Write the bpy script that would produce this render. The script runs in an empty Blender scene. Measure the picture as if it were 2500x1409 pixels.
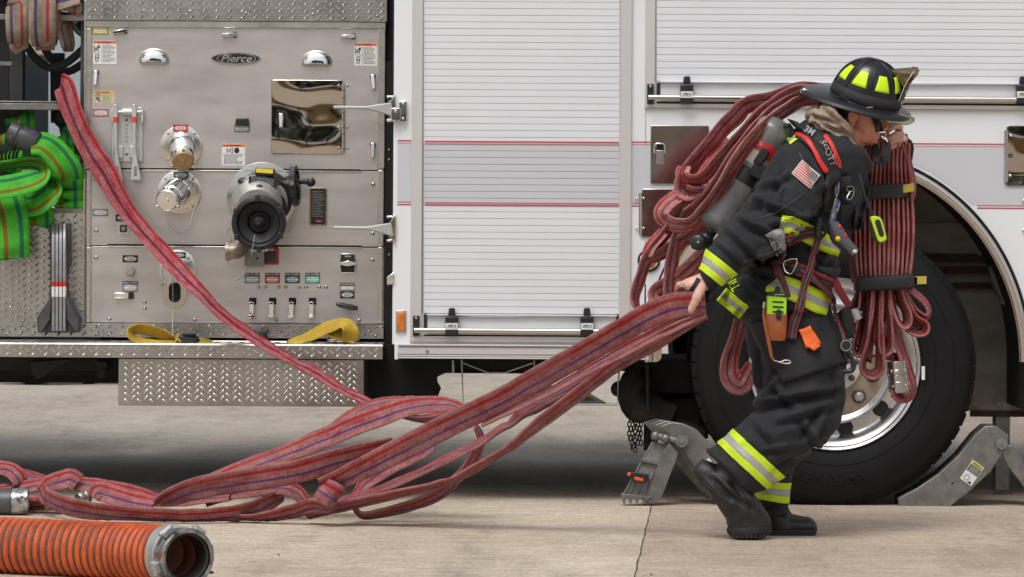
import bpy, bmesh, math, random
from math import sin, cos, pi, radians, sqrt, atan2
from mathutils import Vector, Matrix, noise
from mathutils.bvhtree import BVHTree
random.seed(7)
scene = bpy.context.scene
COL = scene.collection

# ------------------------------------------------------------------ camera, world, sun, exposure
FOC = 9750.0          # focal length in photograph pixels (2500 wide)
CD = 15.0             # camera stands 15 m from the pump panel plane (Y = 0)
EYE = 1.102           # eye height
ROLL = 0.0061
cam_d = bpy.data.cameras.new('camera')
cam = bpy.data.objects.new('camera', cam_d); COL.objects.link(cam)
cam.location = (0, -CD, EYE)
cam.rotation_euler = (Matrix.Rotation(radians(90), 3, 'X') @ Matrix.Rotation(ROLL, 3, 'Z')).to_euler()
cam_d.sensor_width = 36; cam_d.lens = 36*FOC/2500
# principal point at pixel (1250, 500) of 2500 x 1409
cam_d.shift_y = -(704.5-500)/2500.0
cam_d.clip_start = 0.5; cam_d.clip_end = 1200
cam_d.dof.use_dof = True; cam_d.dof.focus_distance = 13.6; cam_d.dof.aperture_fstop = 14
scene.camera = cam

SUN_EL, SUN_AZ = radians(58), radians(200)      # azimuth measured from +Y, clockwise
world = bpy.data.worlds.new('World'); scene.world = world; world.use_nodes = True
wn = world.node_tree; wn.nodes.clear()
wo = wn.nodes.new('ShaderNodeOutputWorld'); wb = wn.nodes.new('ShaderNodeBackground')
sky = wn.nodes.new('ShaderNodeTexSky'); sky.sky_type = 'NISHITA'; sky.sun_disc = False
sky.sun_elevation = SUN_EL; sky.sun_rotation = SUN_AZ; sky.dust_density = 4; sky.air_density = 1.0
hs = wn.nodes.new('ShaderNodeHueSaturation'); hs.inputs['Saturation'].default_value = 0.30
wn.links.new(sky.outputs[0], hs.inputs['Color']); wn.links.new(hs.outputs[0], wb.inputs['Color'])
wb.inputs['Strength'].default_value = 0.13
wn.links.new(wb.outputs[0], wo.inputs['Surface'])
sd = bpy.data.lights.new('sun', 'SUN'); sd.energy = 1.2; sd.angle = radians(22); sd.color = (1.0, 0.965, 0.92)
sun = bpy.data.objects.new('sun', sd); COL.objects.link(sun)
sdir = Vector((sin(SUN_AZ)*cos(SUN_EL), cos(SUN_AZ)*cos(SUN_EL), sin(SUN_EL)))
sun.rotation_euler = sdir.to_track_quat('Z', 'Y').to_euler(); sun.location = sdir*30
vs = scene.view_settings
vs.view_transform = 'Standard'; vs.look = 'None'; vs.gamma = 1; vs.use_curve_mapping = False
vs.exposure = 0.13

# ------------------------------------------------------------------ pixel <-> world
def P(px, py, Y=0.0):
    dx, dy = px-1250.0, py-500.0
    u = dx*cos(ROLL)+dy*sin(ROLL); v = -dx*sin(ROLL)+dy*cos(ROLL)
    k = (Y+CD)/FOC
    return Vector((u*k, Y, EYE-v*k))
def S(n, Y=0.0): return n*(Y+CD)/FOC
def G(px, py):
    dx, dy = px-1250.0, py-500.0
    v = -dx*sin(ROLL)+dy*cos(ROLL)
    return P(px, py, EYE*FOC/v-CD)
CAMP = Vector((0, -CD, EYE))

# ------------------------------------------------------------------ materials
MATS = {}
def mat(name, col=(0.5,0.5,0.5), rough=0.5, metal=0.0, var=0.0, vscale=6.0, bump=0.0, bscale=60.0, stretch=(1,1,1),
        spec=0.5, coat=0.0, trans=0.0, emit=None, rvar=0.0, bdet=5, bdist=0.01,  col2=None, alpha=1.0, sheen=0.0):
    if name in MATS: return MATS[name]
    m = bpy.data.materials.new(name); m.use_nodes = True; MATS[name] = m
    nt = m.node_tree; b = nt.nodes['Principled BSDF']; L = nt.links.new
    b.inputs['Base Color'].default_value = (*col, 1); b.inputs['Roughness'].default_value = rough
    b.inputs['Metallic'].default_value = metal; b.inputs['Specular IOR Level'].default_value = spec
    b.inputs['Coat Weight'].default_value = coat; b.inputs['Transmission Weight'].default_value = trans
    b.inputs['Alpha'].default_value = alpha; b.inputs['Sheen Weight'].default_value = sheen
    if emit: b.inputs['Emission Color'].default_value = (*emit[:3], 1); b.inputs['Emission Strength'].default_value = emit[3]
    if var or bump or rvar:
        tc = nt.nodes.new('ShaderNodeNewGeometry'); mp = nt.nodes.new('ShaderNodeMapping'); mp.inputs['Scale'].default_value = stretch
        L(tc.outputs['Position'], mp.inputs['Vector'])
    if var or rvar:
        n = nt.nodes.new('ShaderNodeTexNoise'); n.inputs['Scale'].default_value = vscale; n.inputs['Detail'].default_value = 8
        n.inputs['Roughness'].default_value = 0.65
        L(mp.outputs[0], n.inputs['Vector'])
        if var:
            r = nt.nodes.new('ShaderNodeValToRGB')
            c2 = col2 or tuple(c*(1-var) for c in col)
            r.color_ramp.elements[0].position = 0.36; r.color_ramp.elements[0].color = (*c2, 1)
            r.color_ramp.elements[1].position = 0.62; r.color_ramp.elements[1].color = (*col, 1)
            L(n.outputs['Fac'], r.inputs['Fac']); L(r.outputs['Color'], b.inputs['Base Color'])
        if rvar:
            q = nt.nodes.new('ShaderNodeMapRange'); q.inputs['From Min'].default_value = 0.3; q.inputs['From Max'].default_value = 0.7
            q.inputs['To Min'].default_value = rough-rvar; q.inputs['To Max'].default_value = rough+rvar
            L(n.outputs['Fac'], q.inputs['Value']); L(q.outputs[0], b.inputs['Roughness'])
    if bump:
        n2 = nt.nodes.new('ShaderNodeTexNoise'); n2.inputs['Scale'].default_value = bscale; n2.inputs['Detail'].default_value = bdet
        L(mp.outputs[0], n2.inputs['Vector'])
        bp = nt.nodes.new('ShaderNodeBump'); bp.inputs['Strength'].default_value = bump; bp.inputs['Distance'].default_value = bdist
        L(n2.outputs['Fac'], bp.inputs['Height']); L(bp.outputs['Normal'], b.inputs['Normal'])
    return m

def ramp(nt, fac, stops, interp='LINEAR'):
    r = nt.nodes.new('ShaderNodeValToRGB'); r.color_ramp.interpolation = interp
    e = r.color_ramp.elements
    while len(e) < len(stops): e.new(0.5)
    for i, (p, c) in enumerate(stops):
        e[i].position = p; e[i].color = (*c, 1) if len(c) == 3 else c
    nt.links.new(fac, r.inputs['Fac']); return r.outputs['Color']
def mixc(nt, fac, a, b, mode='MIX'):
    m = nt.nodes.new('ShaderNodeMix'); m.data_type = 'RGBA'; m.blend_type = mode
    for s, v in ((m.inputs[0], fac), (m.inputs[6], a), (m.inputs[7], b)):
        if isinstance(v, (int, float)): s.default_value = v
        elif isinstance(v, tuple): s.default_value = (*v, 1)
        else: nt.links.new(v, s)
    return m.outputs[2]

def hose_mat(name, base, dust, line_a, line_b, dustamt=0.5, pa=(0.68, 0.82), pb=(0.32, 0.42), weave=0.25, thr=0.85):
    """flat woven hose: UV x = 0..1 across the jacket, UV y = metres along it"""
    m = bpy.data.materials.new(name); m.use_nodes = True; MATS[name] = m
    nt = m.node_tree; b = nt.nodes['Principled BSDF']; L = nt.links.new
    uv = nt.nodes.new('ShaderNodeUVMap'); uv.uv_map = 'UVMap'
    sx = nt.nodes.new('ShaderNodeSeparateXYZ'); L(uv.outputs[0], sx.inputs[0])
    g = nt.nodes.new('ShaderNodeNewGeometry')
    mp = nt.nodes.new('ShaderNodeMapping'); mp.inputs['Scale'].default_value = (2.2, 9, 1); L(uv.outputs[0], mp.inputs['Vector'])
    n1 = nt.nodes.new('ShaderNodeTexNoise'); n1.inputs['Scale'].default_value = 1.3; n1.inputs['Detail'].default_value = 9; n1.inputs['Roughness'].default_value = 0.7
    L(mp.outputs[0], n1.inputs['Vector'])
    n2 = nt.nodes.new('ShaderNodeTexNoise'); n2.inputs['Scale'].default_value = 14; n2.inputs['Detail'].default_value = 6; n2.inputs['Roughness'].default_value = 0.7
    L(g.outputs['Position'], n2.inputs['Vector'])
    d1 = ramp(nt, n1.outputs['Fac'], [(0.5-0.22*dustamt-0.05, (0,0,0)), (0.72-0.3*dustamt, (1,1,1))])
    col = mixc(nt, d1, base, dust)
    def band(lo, hi, c, colr, amt):
        r = ramp(nt, sx.outputs['X'], [(0, (0,0,0)), (lo-0.008, (0,0,0)), (lo+0.008, (1,1,1)), (hi-0.008, (1,1,1)), (hi+0.008, (0,0,0))])
        mm = nt.nodes.new('ShaderNodeMath'); mm.operation = 'MULTIPLY'; L(r, mm.inputs[0]); mm.inputs[1].default_value = amt
        return mixc(nt, mm.outputs[0], c, colr)
    col = band(pa[0], pa[1], col, line_a, 0.85)
    col = band(pb[0], pb[1], col, line_b, 0.85)
    grime = ramp(nt, n2.outputs['Fac'], [(0.38, (0.62,0.6,0.58)), (0.6, (1,1,1))])
    col = mixc(nt, 0.7, col, grime, 'MULTIPLY')
    mq = nt.nodes.new('ShaderNodeMapping'); mq.inputs['Scale'].default_value = (3.0, 150, 1); L(uv.outputs[0], mq.inputs['Vector'])
    n4 = nt.nodes.new('ShaderNodeTexNoise'); n4.inputs['Scale'].default_value = 1.0; n4.inputs['Detail'].default_value = 3; L(mq.outputs[0], n4.inputs['Vector'])
    th_ = ramp(nt, n4.outputs['Fac'], [(0.32, (0.74,0.74,0.76)), (0.66, (1.16,1.14,1.12))])
    col = mixc(nt, thr, col, th_, 'MULTIPLY')
    n5 = nt.nodes.new('ShaderNodeTexNoise'); n5.inputs['Scale'].default_value = 5.5; n5.inputs['Detail'].default_value = 7; n5.inputs['Roughness'].default_value = 0.75; L(g.outputs['Position'], n5.inputs['Vector'])
    dk = ramp(nt, n5.outputs['Fac'], [(0.50, (0,0,0)), (0.68, (1,1,1))])
    m5 = nt.nodes.new('ShaderNodeMath'); m5.operation = 'MULTIPLY'; L(dk, m5.inputs[0]); m5.inputs[1].default_value = 0.75*dustamt
    col = mixc(nt, m5.outputs[0], col, tuple(c*0.62 for c in (dust[0], dust[1]*1.25, dust[2]*1.25)))
    # edges paler: dust, with ridge highlights painted in as well
    ed = ramp(nt, sx.outputs['X'], [(0.0, (1,1,1)), (0.05, (0.2,0.2,0.2)), (0.1, (0,0,0)), (0.9, (0,0,0)), (0.95, (0.2,0.2,0.2)), (1.0, (1,1,1))])
    mm = nt.nodes.new('ShaderNodeMath'); mm.operation = 'MULTIPLY'; L(ed, mm.inputs[0]); mm.inputs[1].default_value = 0.55*dustamt+0.1
    col = mixc(nt, mm.outputs[0], col, dust)
    L(col, b.inputs['Base Color']); b.inputs['Roughness'].default_value = 0.85; b.inputs['Specular IOR Level'].default_value = 0.2
    w = nt.nodes.new('ShaderNodeTexWave'); w.wave_type = 'BANDS'; w.bands_direction = 'Y'; w.inputs['Scale'].default_value = 70; w.inputs['Distortion'].default_value = 1.5
    L(uv.outputs[0], w.inputs['Vector'])
    ad = nt.nodes.new('ShaderNodeMath'); ad.operation = 'ADD'; L(w.outputs['Fac'], ad.inputs[0])
    m3 = nt.nodes.new('ShaderNodeMath'); m3.operation = 'MULTIPLY'; L(n1.outputs['Fac'], m3.inputs[0]); m3.inputs[1].default_value = 3; L(m3.outputs[0], ad.inputs[1])
    bp = nt.nodes.new('ShaderNodeBump'); bp.inputs['Strength'].default_value = weave; bp.inputs['Distance'].default_value = 0.004
    L(ad.outputs[0], bp.inputs['Height']); L(bp.outputs[0], b.inputs['Normal'])
    return m

# ------------------------------------------------------------------ mesh builder
def basis(d):
    d = d.normalized(); u = Vector((0,0,1)) if abs(d.z) < 0.9 else Vector((1,0,0))
    a = d.cross(u).normalized(); b = d.cross(a).normalized()
    return a, b
def catmull(pts, sub, closed=False):
    n = len(pts); out = []
    if n < 3 or sub <= 1: return [tuple(p) for p in pts]
    rng = range(n if closed else n-1)
    for i in rng:
        p0 = pts[(i-1) % n] if (closed or i > 0) else tuple(2*a-b for a, b in zip(pts[0], pts[1]))
        p1 = pts[i]; p2 = pts[(i+1) % n]
        p3 = pts[(i+2) % n] if (closed or i+2 < n) else tuple(2*a-b for a, b in zip(pts[-1], pts[-2]))
        for k in range(sub):
            t = k/sub
            out.append(tuple(0.5*((2*b)+(-a+c)*t+(2*a-5*b+4*c-d)*t*t+(-a+3*b-3*c+d)*t**3) for a, b, c, d in zip(p0, p1, p2, p3)))
    if not closed: out.append(tuple(pts[-1]))
    return out
TXT = {}
def text_geo(body, shear=0.0, bold=0.0, space=1.0):
    key = (body, shear, bold, space)
    if key in TXT: return TXT[key]
    c = bpy.data.curves.new('t', 'FONT'); c.body = body; c.size = 1; c.shear = shear; c.align_x = 'CENTER'; c.align_y = 'CENTER'
    c.offset = bold; c.resolution_u = 2; c.space_character = space
    o = bpy.data.objects.new('t', c); COL.objects.link(o)
    dg = bpy.context.evaluated_depsgraph_get(); me = bpy.data.meshes.new_from_object(o.evaluated_get(dg))
    vs_ = [(v.co.x, v.co.y) for v in me.vertices]; fs = [tuple(p.vertices) for p in me.polygons]
    bpy.data.objects.remove(o); bpy.data.curves.remove(c); bpy.data.meshes.remove(me)
    if vs_:
        x0 = min(v[0] for v in vs_); x1 = max(v[0] for v in vs_); y0 = min(v[1] for v in vs_); y1 = max(v[1] for v in vs_)
        vs_ = [((v[0]-(x0+x1)/2)/(x1-x0), (v[1]-(y0+y1)/2)/(y1-y0)) for v in vs_]
    TXT[key] = (vs_, fs); return TXT[key]

class MB:
    def __init__(s): s.v = []; s.f = []; s.m = []; s.uv = []; s.i = 0; s.hasuv = False
    def mat(s, i): s.i = i; return s
    def add(s, vs_, fs, uvs=None):
        o = len(s.v); s.v += [Vector(v) for v in vs_]
        for k, f in enumerate(fs):
            s.f.append(tuple(o+i for i in f)); s.m.append(s.i)
            if uvs: s.uv.append([uvs[i] for i in f]); s.hasuv = True
            else: s.uv.append(None)
        return s
    def box(s, c, d, R=None):
        hx, hy, hz = d[0]/2, d[1]/2, d[2]/2; c = Vector(c)
        vs_ = [Vector((x*hx, y*hy, z*hz)) for x in (-1,1) for y in (-1,1) for z in (-1,1)]
        if R is not None: vs_ = [R @ v for v in vs_]
        return s.add([c+v for v in vs_], [(0,1,3,2),(4,6,7,5),(0,4,5,1),(2,3,7,6),(0,2,6,4),(1,5,7,3)])
    def rect(s, x0, y0, x1, y1, yf, yb, rot=0.0):
        c = P((x0+x1)/2, (y0+y1)/2, yf); c.y = (yf+yb)/2
        R = Matrix.Rotation(rot, 3, 'Y') if rot else None
        return s.box(c, (S(abs(x1-x0), yf), abs(yb-yf), S(abs(y1-y0), yf)), R)
    def prism(s, poly, vec):
        n = len(poly); poly = [Vector(p) for p in poly]; vec = Vector(vec)
        fs = [tuple(range(n)), tuple(range(2*n-1, n-1, -1))]+[(i, i+n, (i+1) % n+n, (i+1) % n) for i in range(n)]
        return s.add(poly+[p+vec for p in poly], fs)
    def pxprism(s, poly, yf, yb): return s.prism([P(x, y, yf) for x, y in poly], (0, yb-yf, 0))
    def rrect(s, x0, y0, x1, y1, r, yf, yb, k=4):
        pts = []
        for cx, cy, a0 in ((x1-r, y0+r, -90), (x1-r, y1-r, 0), (x0+r, y1-r, 90), (x0+r, y0+r, 180)):
            for j in range(k+1):
                a = radians(a0+90*j/k); pts.append((cx+r*cos(a), cy+r*sin(a)))
        # unroll the photo's tilt so that plates stay square to the truck
        c = P((x0+x1)/2, (y0+y1)/2, yf); mx, my = (x0+x1)/2, (y0+y1)/2
        return s.prism([Vector((c.x+S(x-mx, yf), yf, c.z-S(y-my, yf))) for x, y in pts], (0, yb-yf, 0))
    def cyl(s, p0, p1, r0, r1=None, n=24, caps=True):
        r1 = r0 if r1 is None else r1
        return s.lathe(p0, Vector(p1)-Vector(p0), [(r0, 0), (r1, (Vector(p1)-Vector(p0)).length)], n, caps)
    def lathe(s, o, axis, prof, n=32, caps=True, uv=False):
        o = Vector(o); ax = Vector(axis).normalized(); a, b = basis(ax)
        vs_ = []; fs = []
        for r, t in prof:
            for k in range(n):
                th = 2*pi*k/n; vs_.append(o+ax*t+(a*cos(th)+b*sin(th))*r)
        for j in range(len(prof)-1):
            for k in range(n):
                k2 = (k+1) % n; fs.append((j*n+k, j*n+k2, (j+1)*n+k2, (j+1)*n+k))
        if caps:
            if prof[0][0] > 1e-6: fs.append(tuple(range(n-1, -1, -1)))
            if prof[-1][0] > 1e-6: fs.append(tuple((len(prof)-1)*n+k for k in range(n)))
        return s.add(vs_, fs)
    def tube(s, pts, r, n=8, closed=False, sub=1, caps=True):
        pts = [tuple(p) for p in pts]
        if sub > 1: pts = catmull(pts, sub, closed)
        pts = [Vector(p) for p in pts]; N = len(pts); vs_ = []; fs = []; a = None
        for i, p in enumerate(pts):
            t = (pts[(i+1) % N]-pts[i-1]) if closed else (pts[min(i+1, N-1)]-pts[max(i-1, 0)])
            if t.length < 1e-9: t = Vector((0,0,1))
            t.normalize()
            if a is None: a, b = basis(t)
            else: a = (a-t*a.dot(t)); a.normalize(); b = t.cross(a)
            rr = r[i*(len(r)-1)//max(N-1, 1)] if isinstance(r, (list, tuple)) else r
            for k in range(n): vs_.append(p+(a*cos(2*pi*k/n)+b*sin(2*pi*k/n))*rr)
        for i in range(N if closed else N-1):
            for k in range(n):
                k2 = (k+1) % n; j = (i+1) % N; fs.append((i*n+k, i*n+k2, j*n+k2, j*n+k))
        if not closed and caps: fs += [tuple(range(n-1, -1, -1)), tuple((N-1)*n+k for k in range(n))]
        return s.add(vs_, fs)
    def ball(s, c, r, R=None, n=16, m=10):
        if not isinstance(r, (tuple, list, Vector)): r = (r, r, r)
        c = Vector(c); vs_ = []; fs = []
        def pt(th, ph):
            v = Vector((r[0]*sin(th)*cos(ph), r[1]*sin(th)*sin(ph), r[2]*cos(th)))
            return c+(R @ v if R is not None else v)
        vs_.append(pt(0, 0))
        for j in range(1, m):
            for k in range(n): vs_.append(pt(pi*j/m, 2*pi*k/n))
        vs_.append(pt(pi, 0))
        for k in range(n): fs.append((0, 1+k, 1+(k+1) % n))
        for j in range(m-2):
            for k in range(n): fs.append((1+j*n+k, 1+(j+1)*n+k, 1+(j+1)*n+(k+1) % n, 1+j*n+(k+1) % n))
        e = len(vs_)-1
        for k in range(n): fs.append((e, 1+(m-2)*n+(k+1) % n, 1+(m-2)*n+k))
        return s.add(vs_, fs)
    def torus(s, c, axis, R, r, n=32, m=8):
        c = Vector(c); a, b = basis(Vector(axis))
        return s.tube([c+(a*cos(2*pi*k/n)+b*sin(2*pi*k/n))*R for k in range(n)], r, m, closed=True)
    def limb(s, secs, sub=4, n=24, pw=1.0, cap=0.35):
        """secs: (x1,y1,x2,y2,Y,depth) edge pixel pairs; elliptical rings"""
        q = catmull(secs, sub); rings = []; vs_ = []; fs = []
        for (x1, y1, x2, y2, Y, d) in q:
            A = P(x1, y1, Y); B = P(x2, y2, Y); c = (A+B)/2; a = (B-A)/2
            rings.append((c, a, Vector((0, d, 0))))
        for c, a, b in rings:
            for k in range(n):
                t = 2*pi*k/n; ct, st = cos(t), sin(t)
                ct = math.copysign(abs(ct)**pw, ct); st = math.copysign(abs(st)**pw, st)
                vs_.append(c+a*ct+b*st)
        for j in range(len(rings)-1):
            for k in range(n): k2 = (k+1) % n; fs.append((j*n+k, j*n+k2, (j+1)*n+k2, (j+1)*n+k))
        for j, j2 in ((0, 1), (len(rings)-1, len(rings)-2)):
            c = rings[j][0]; d = (c-rings[j2][0]).normalized() if (c-rings[j2][0]).length > 1e-9 else Vector((0,0,1))
            vs_.append(c+d*cap*min(rings[j][1].length, rings[j][2].length)); e = len(vs_)-1
            for k in range(n):
                k2 = (k+1) % n; fs.append((e, j*n+k2, j*n+k) if j == 0 else (e, j*n+k, j*n+k2))
        return s.add(vs_, fs)
    def ribbon(s, pts, W=0.042, th=0.006, sg=1, sub=6, n=16, flip=False, floor=True, wob=0.0, seed=0.0):
        """flat hose along pixel centre line; pts: (px, py, projected width px, Y). the rest of its real width is tilted in depth"""
        q = catmull(pts, sub); N = len(q); vs_ = []; uvs = []; fs = []; L = 0; prev = None
        C3 = [P(x, y, Y) for x, y, w, Y in q]
        for i, (x, y, w, Y) in enumerate(q):
            c = C3[i]; T = (C3[min(i+1, N-1)]-C3[max(i-1, 0)])
            if T.length < 1e-9: T = Vector((1,0,0))
            T.normalize()
            im = Vector((T.x, 0, T.z)); im = im.normalized() if im.length > 1e-6 else Vector((1,0,0))
            nn = Vector((-im.z, 0, im.x))
            h = max(S(w, Y)/2, 0.002); a = nn*h+Vector((0, sg*sqrt(max(0.0, W*W-h*h)), 0))
            a = a-T*a.dot(T)*0.5
            b = T.cross(a); b = b.normalized()*th
            if prev is not None: L += (c-prev).length
            prev = c
            for k in range(n):
                t = 2*pi*k/n; ct, st = cos(t), sin(t)
                X = math.copysign(abs(ct)**0.75, ct); Z = math.copysign(abs(st)**0.6, st)*(0.72+0.5*abs(X)**4)
                dz = wob*noise.noise(Vector((L*16+seed, X*1.3, seed*3.1))) if wob else 0
                p = c+a*X+b*Z+b.normalized()*dz
                if floor and p.z < 0.003: p.z = 0.003+0.002*(st+1)
                vs_.append(p); u = (X+1)/2
                if flip: u = 1-u
                uvs.append((u, L))
        for j in range(N-1):
            for k in range(n): k2 = (k+1) % n; fs.append((j*n+k, j*n+k2, (j+1)*n+k2, (j+1)*n+k))
        fs += [tuple(range(n-1, -1, -1)), tuple((N-1)*n+k for k in range(n))]
        return s.add(vs_, fs, uvs)
    def text(s, body, c, w, h, shear=0.0, bold=0.0, R=None, th=0.0006, space=1.0):
        """flat lettering facing -Y centred on c (a world point), w x h metres"""
        g, fs = text_geo(body, shear, bold, space); c = Vector(c)
        vs_ = [Vector((x*w, 0, z*h)) for x, z in g]
        if R is not None: vs_ = [R @ v for v in vs_]
        return s.add([c+v for v in vs_], [tuple(reversed(f)) for f in fs])

WO = {}
def build(name, mb, mats, parent=None, label=None, cat=None, group=None, kind=None, smooth=35, bevel=0.0, solid=0.0, origin=None, seg=2):
    if not isinstance(mats, (list, tuple)): mats = [mats]
    me = bpy.data.meshes.new(name)
    vv = mb.v
    lo = Vector((min(v.x for v in vv), min(v.y for v in vv), min(v.z for v in vv))); hi = Vector((max(v.x for v in vv), max(v.y for v in vv), max(v.z for v in vv)))
    c = Vector(origin) if origin is not None else (Vector(((lo.x+hi.x)/2, (lo.y+hi.y)/2, lo.z)) if parent is None else (lo+hi)/2)
    me.from_pydata([v-c for v in vv], [], mb.f)
    for m in mats: me.materials.append(m)
    me.polygons.foreach_set('material_index', mb.m)
    if mb.hasuv:
        ul = me.uv_layers.new(name='UVMap'); i = 0; flat = []
        for f, u in zip(mb.f, mb.uv): flat += [c2 for p in (u or [(0,0)]*len(f)) for c2 in p]
        ul.data.foreach_set('uv', flat)
    if smooth:
        me.polygons.foreach_set('use_smooth', [True]*len(me.polygons)); me.set_sharp_from_angle(angle=radians(smooth))
    me.validate(); me.update()
    return link(name, me, c, parent, label, cat, group, kind, bevel, solid, seg)
def link(name, me, c, parent=None, label=None, cat=None, group=None, kind=None, bevel=0, solid=0, seg=2):
    o = bpy.data.objects.new(name, me); COL.objects.link(o)
    if parent is not None: o.parent = parent; o.location = c-WO[parent.name]
    else: o.location = c
    WO[o.name] = Vector(c)
    props(o, label, cat, group, kind)
    if solid:
        md = o.modifiers.new('solid', 'SOLIDIFY'); md.thickness = solid; md.offset = -1
    if bevel:
        md = o.modifiers.new('bevel', 'BEVEL'); md.width = bevel; md.segments = seg; md.limit_method = 'ANGLE'; md.angle_limit = radians(40)
    return o
def props(o, label=None, cat=None, group=None, kind=None):
    if label: o['label'] = label
    if cat: o['category'] = cat
    if group: o['group'] = group
    if kind: o['kind'] = kind
def thing(name, label, cat, loc, group=None):
    o = bpy.data.objects.new(name, None); COL.objects.link(o); o.location = loc; o.empty_display_size = 0.1
    WO[o.name] = Vector(loc); props(o, label, cat, group); return o
def dup(o, delta, parent=None, rot=None):
    """copy of an object and its children, moved by delta"""
    c = o.copy(); COL.objects.link(c); par = parent if parent is not None else o.parent
    c.parent = par
    WO[c.name] = WO[o.name]+Vector(delta)
    c.location = WO[c.name]-(WO[par.name] if par is not None else Vector())
    if rot is not None: c.rotation_euler = rot
    for ch in o.children:
        d = ch.copy(); COL.objects.link(d); d.parent = c; WO[d.name] = WO[ch.name]+Vector(delta)
    return c
# ------------------------------------------------------------------ palette
steel = mat('brushed_steel', (0.60,0.57,0.545), 0.42, 1.0, var=0.15, vscale=3, stretch=(1,1,4), bump=0.04, bscale=220, rvar=0.05)
steel_trim = mat('trim_steel', (0.62,0.6,0.57), 0.28, 1.0, bump=0.02, bscale=30, rvar=0.06, vscale=8)
tread_m = mat('tread_plate', (0.50,0.48,0.46), 0.30, 1.0, var=0.18, vscale=5, rvar=0.09, bump=0.05, bscale=90)
tread_hi = mat('tread_lug', (0.78,0.76,0.73), 0.20, 1.0, rvar=0.06, vscale=20)
chrome = mat('chrome', (0.80,0.80,0.80), 0.06, 1.0, rvar=0.03, vscale=30)
mirror = mat('polished_door', (0.50,0.46,0.41), 0.05, 1.0, bump=1.0, bscale=4.2, stretch=(1.0,1,1.5), bdet=0.6, bdist=0.016)
mirror2 = mat('polished_hatch', (0.58,0.58,0.57), 0.10, 1.0, bump=0.5, bscale=4, var=0.12, vscale=12, bdet=0.5, bdist=0.01)
white = mat('white_paint', (0.765,0.79,0.82), 0.22, 0, var=0.02, vscale=2, bump=0.015, bscale=4, coat=0.4)
slat_m = mat('white_slat', (0.705,0.73,0.76), 0.30, 0, var=0.03, vscale=3, coat=0.2)
grey_band = mat('grey_stripe_band', (0.55,0.56,0.60), 0.32, 0, var=0.02, vscale=3)
frame_m = mat('door_frame_satin', (0.60,0.58,0.56), 0.38, 0.25, rvar=0.05)
red_line = mat('red_pinstripe', (0.52,0.045,0.085), 0.35)
black = mat('black_paint', (0.008,0.008,0.009), 0.5, var=0.3, vscale=9)
blackgap = mat('dark_recess', (0.004,0.004,0.004), 0.8)
rubber = mat('black_rubber', (0.016,0.016,0.017), 0.62, var=0.35, vscale=14, bump=0.08, bscale=120)
plasticb = mat('black_plastic', (0.014,0.015,0.017), 0.38, rvar=0.08)
castgrey = mat('cast_aluminium', (0.27,0.26,0.245), 0.48, 0.75, var=0.35, vscale=18, bump=0.10, bscale=160)
castpale = mat('pale_cast', (0.62,0.62,0.60), 0.42, 0.7, var=0.12, vscale=25, bump=0.05, bscale=150)
under_m = mat('undercarriage', (0.030,0.026,0.022), 0.8, var=0.5, vscale=12)
under2 = mat('dusty_liner', (0.36,0.32,0.27), 0.75, var=0.35, vscale=5, stretch=(1,1,2))
orange_lens = mat('amber_lens', (0.80,0.20,0.015), 0.18, 0, var=0.5, vscale=40, coat=0.6)
amber_lit = mat('amber_lamp_lit', (0.8,0.25,0.02), 0.2, emit=(1.0,0.28,0.02,1.6))
lblw = mat('label_white', (0.72,0.72,0.70), 0.5); lblr = mat('label_red', (0.62,0.05,0.03), 0.5); lblk = mat('label_black', (0.01,0.01,0.012), 0.45)
lbly = mat('label_yellow', (0.62,0.52,0.05), 0.5); lblo = mat('label_orange', (0.66,0.34,0.03), 0.5); lblc = mat('label_cream', (0.62,0.56,0.36), 0.5)
lblg = mat('label_green', (0.015,0.11,0.06), 0.5); lblt = mat('label_teal', (0.08,0.48,0.38), 0.5); lblgr = mat('label_grey', (0.30,0.30,0.30), 0.5)
lblor = mat('label_orange_red', (0.72,0.13,0.03), 0.5)
brass = mat('dull_brass', (0.60,0.49,0.29), 0.28, 1.0, var=0.2, vscale=30)
redp = mat('red_paint', (0.40,0.025,0.025), 0.45, var=0.3, vscale=30)
bolt_m = mat('bolt_steel', (0.42,0.40,0.37), 0.35, 1.0)

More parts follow.
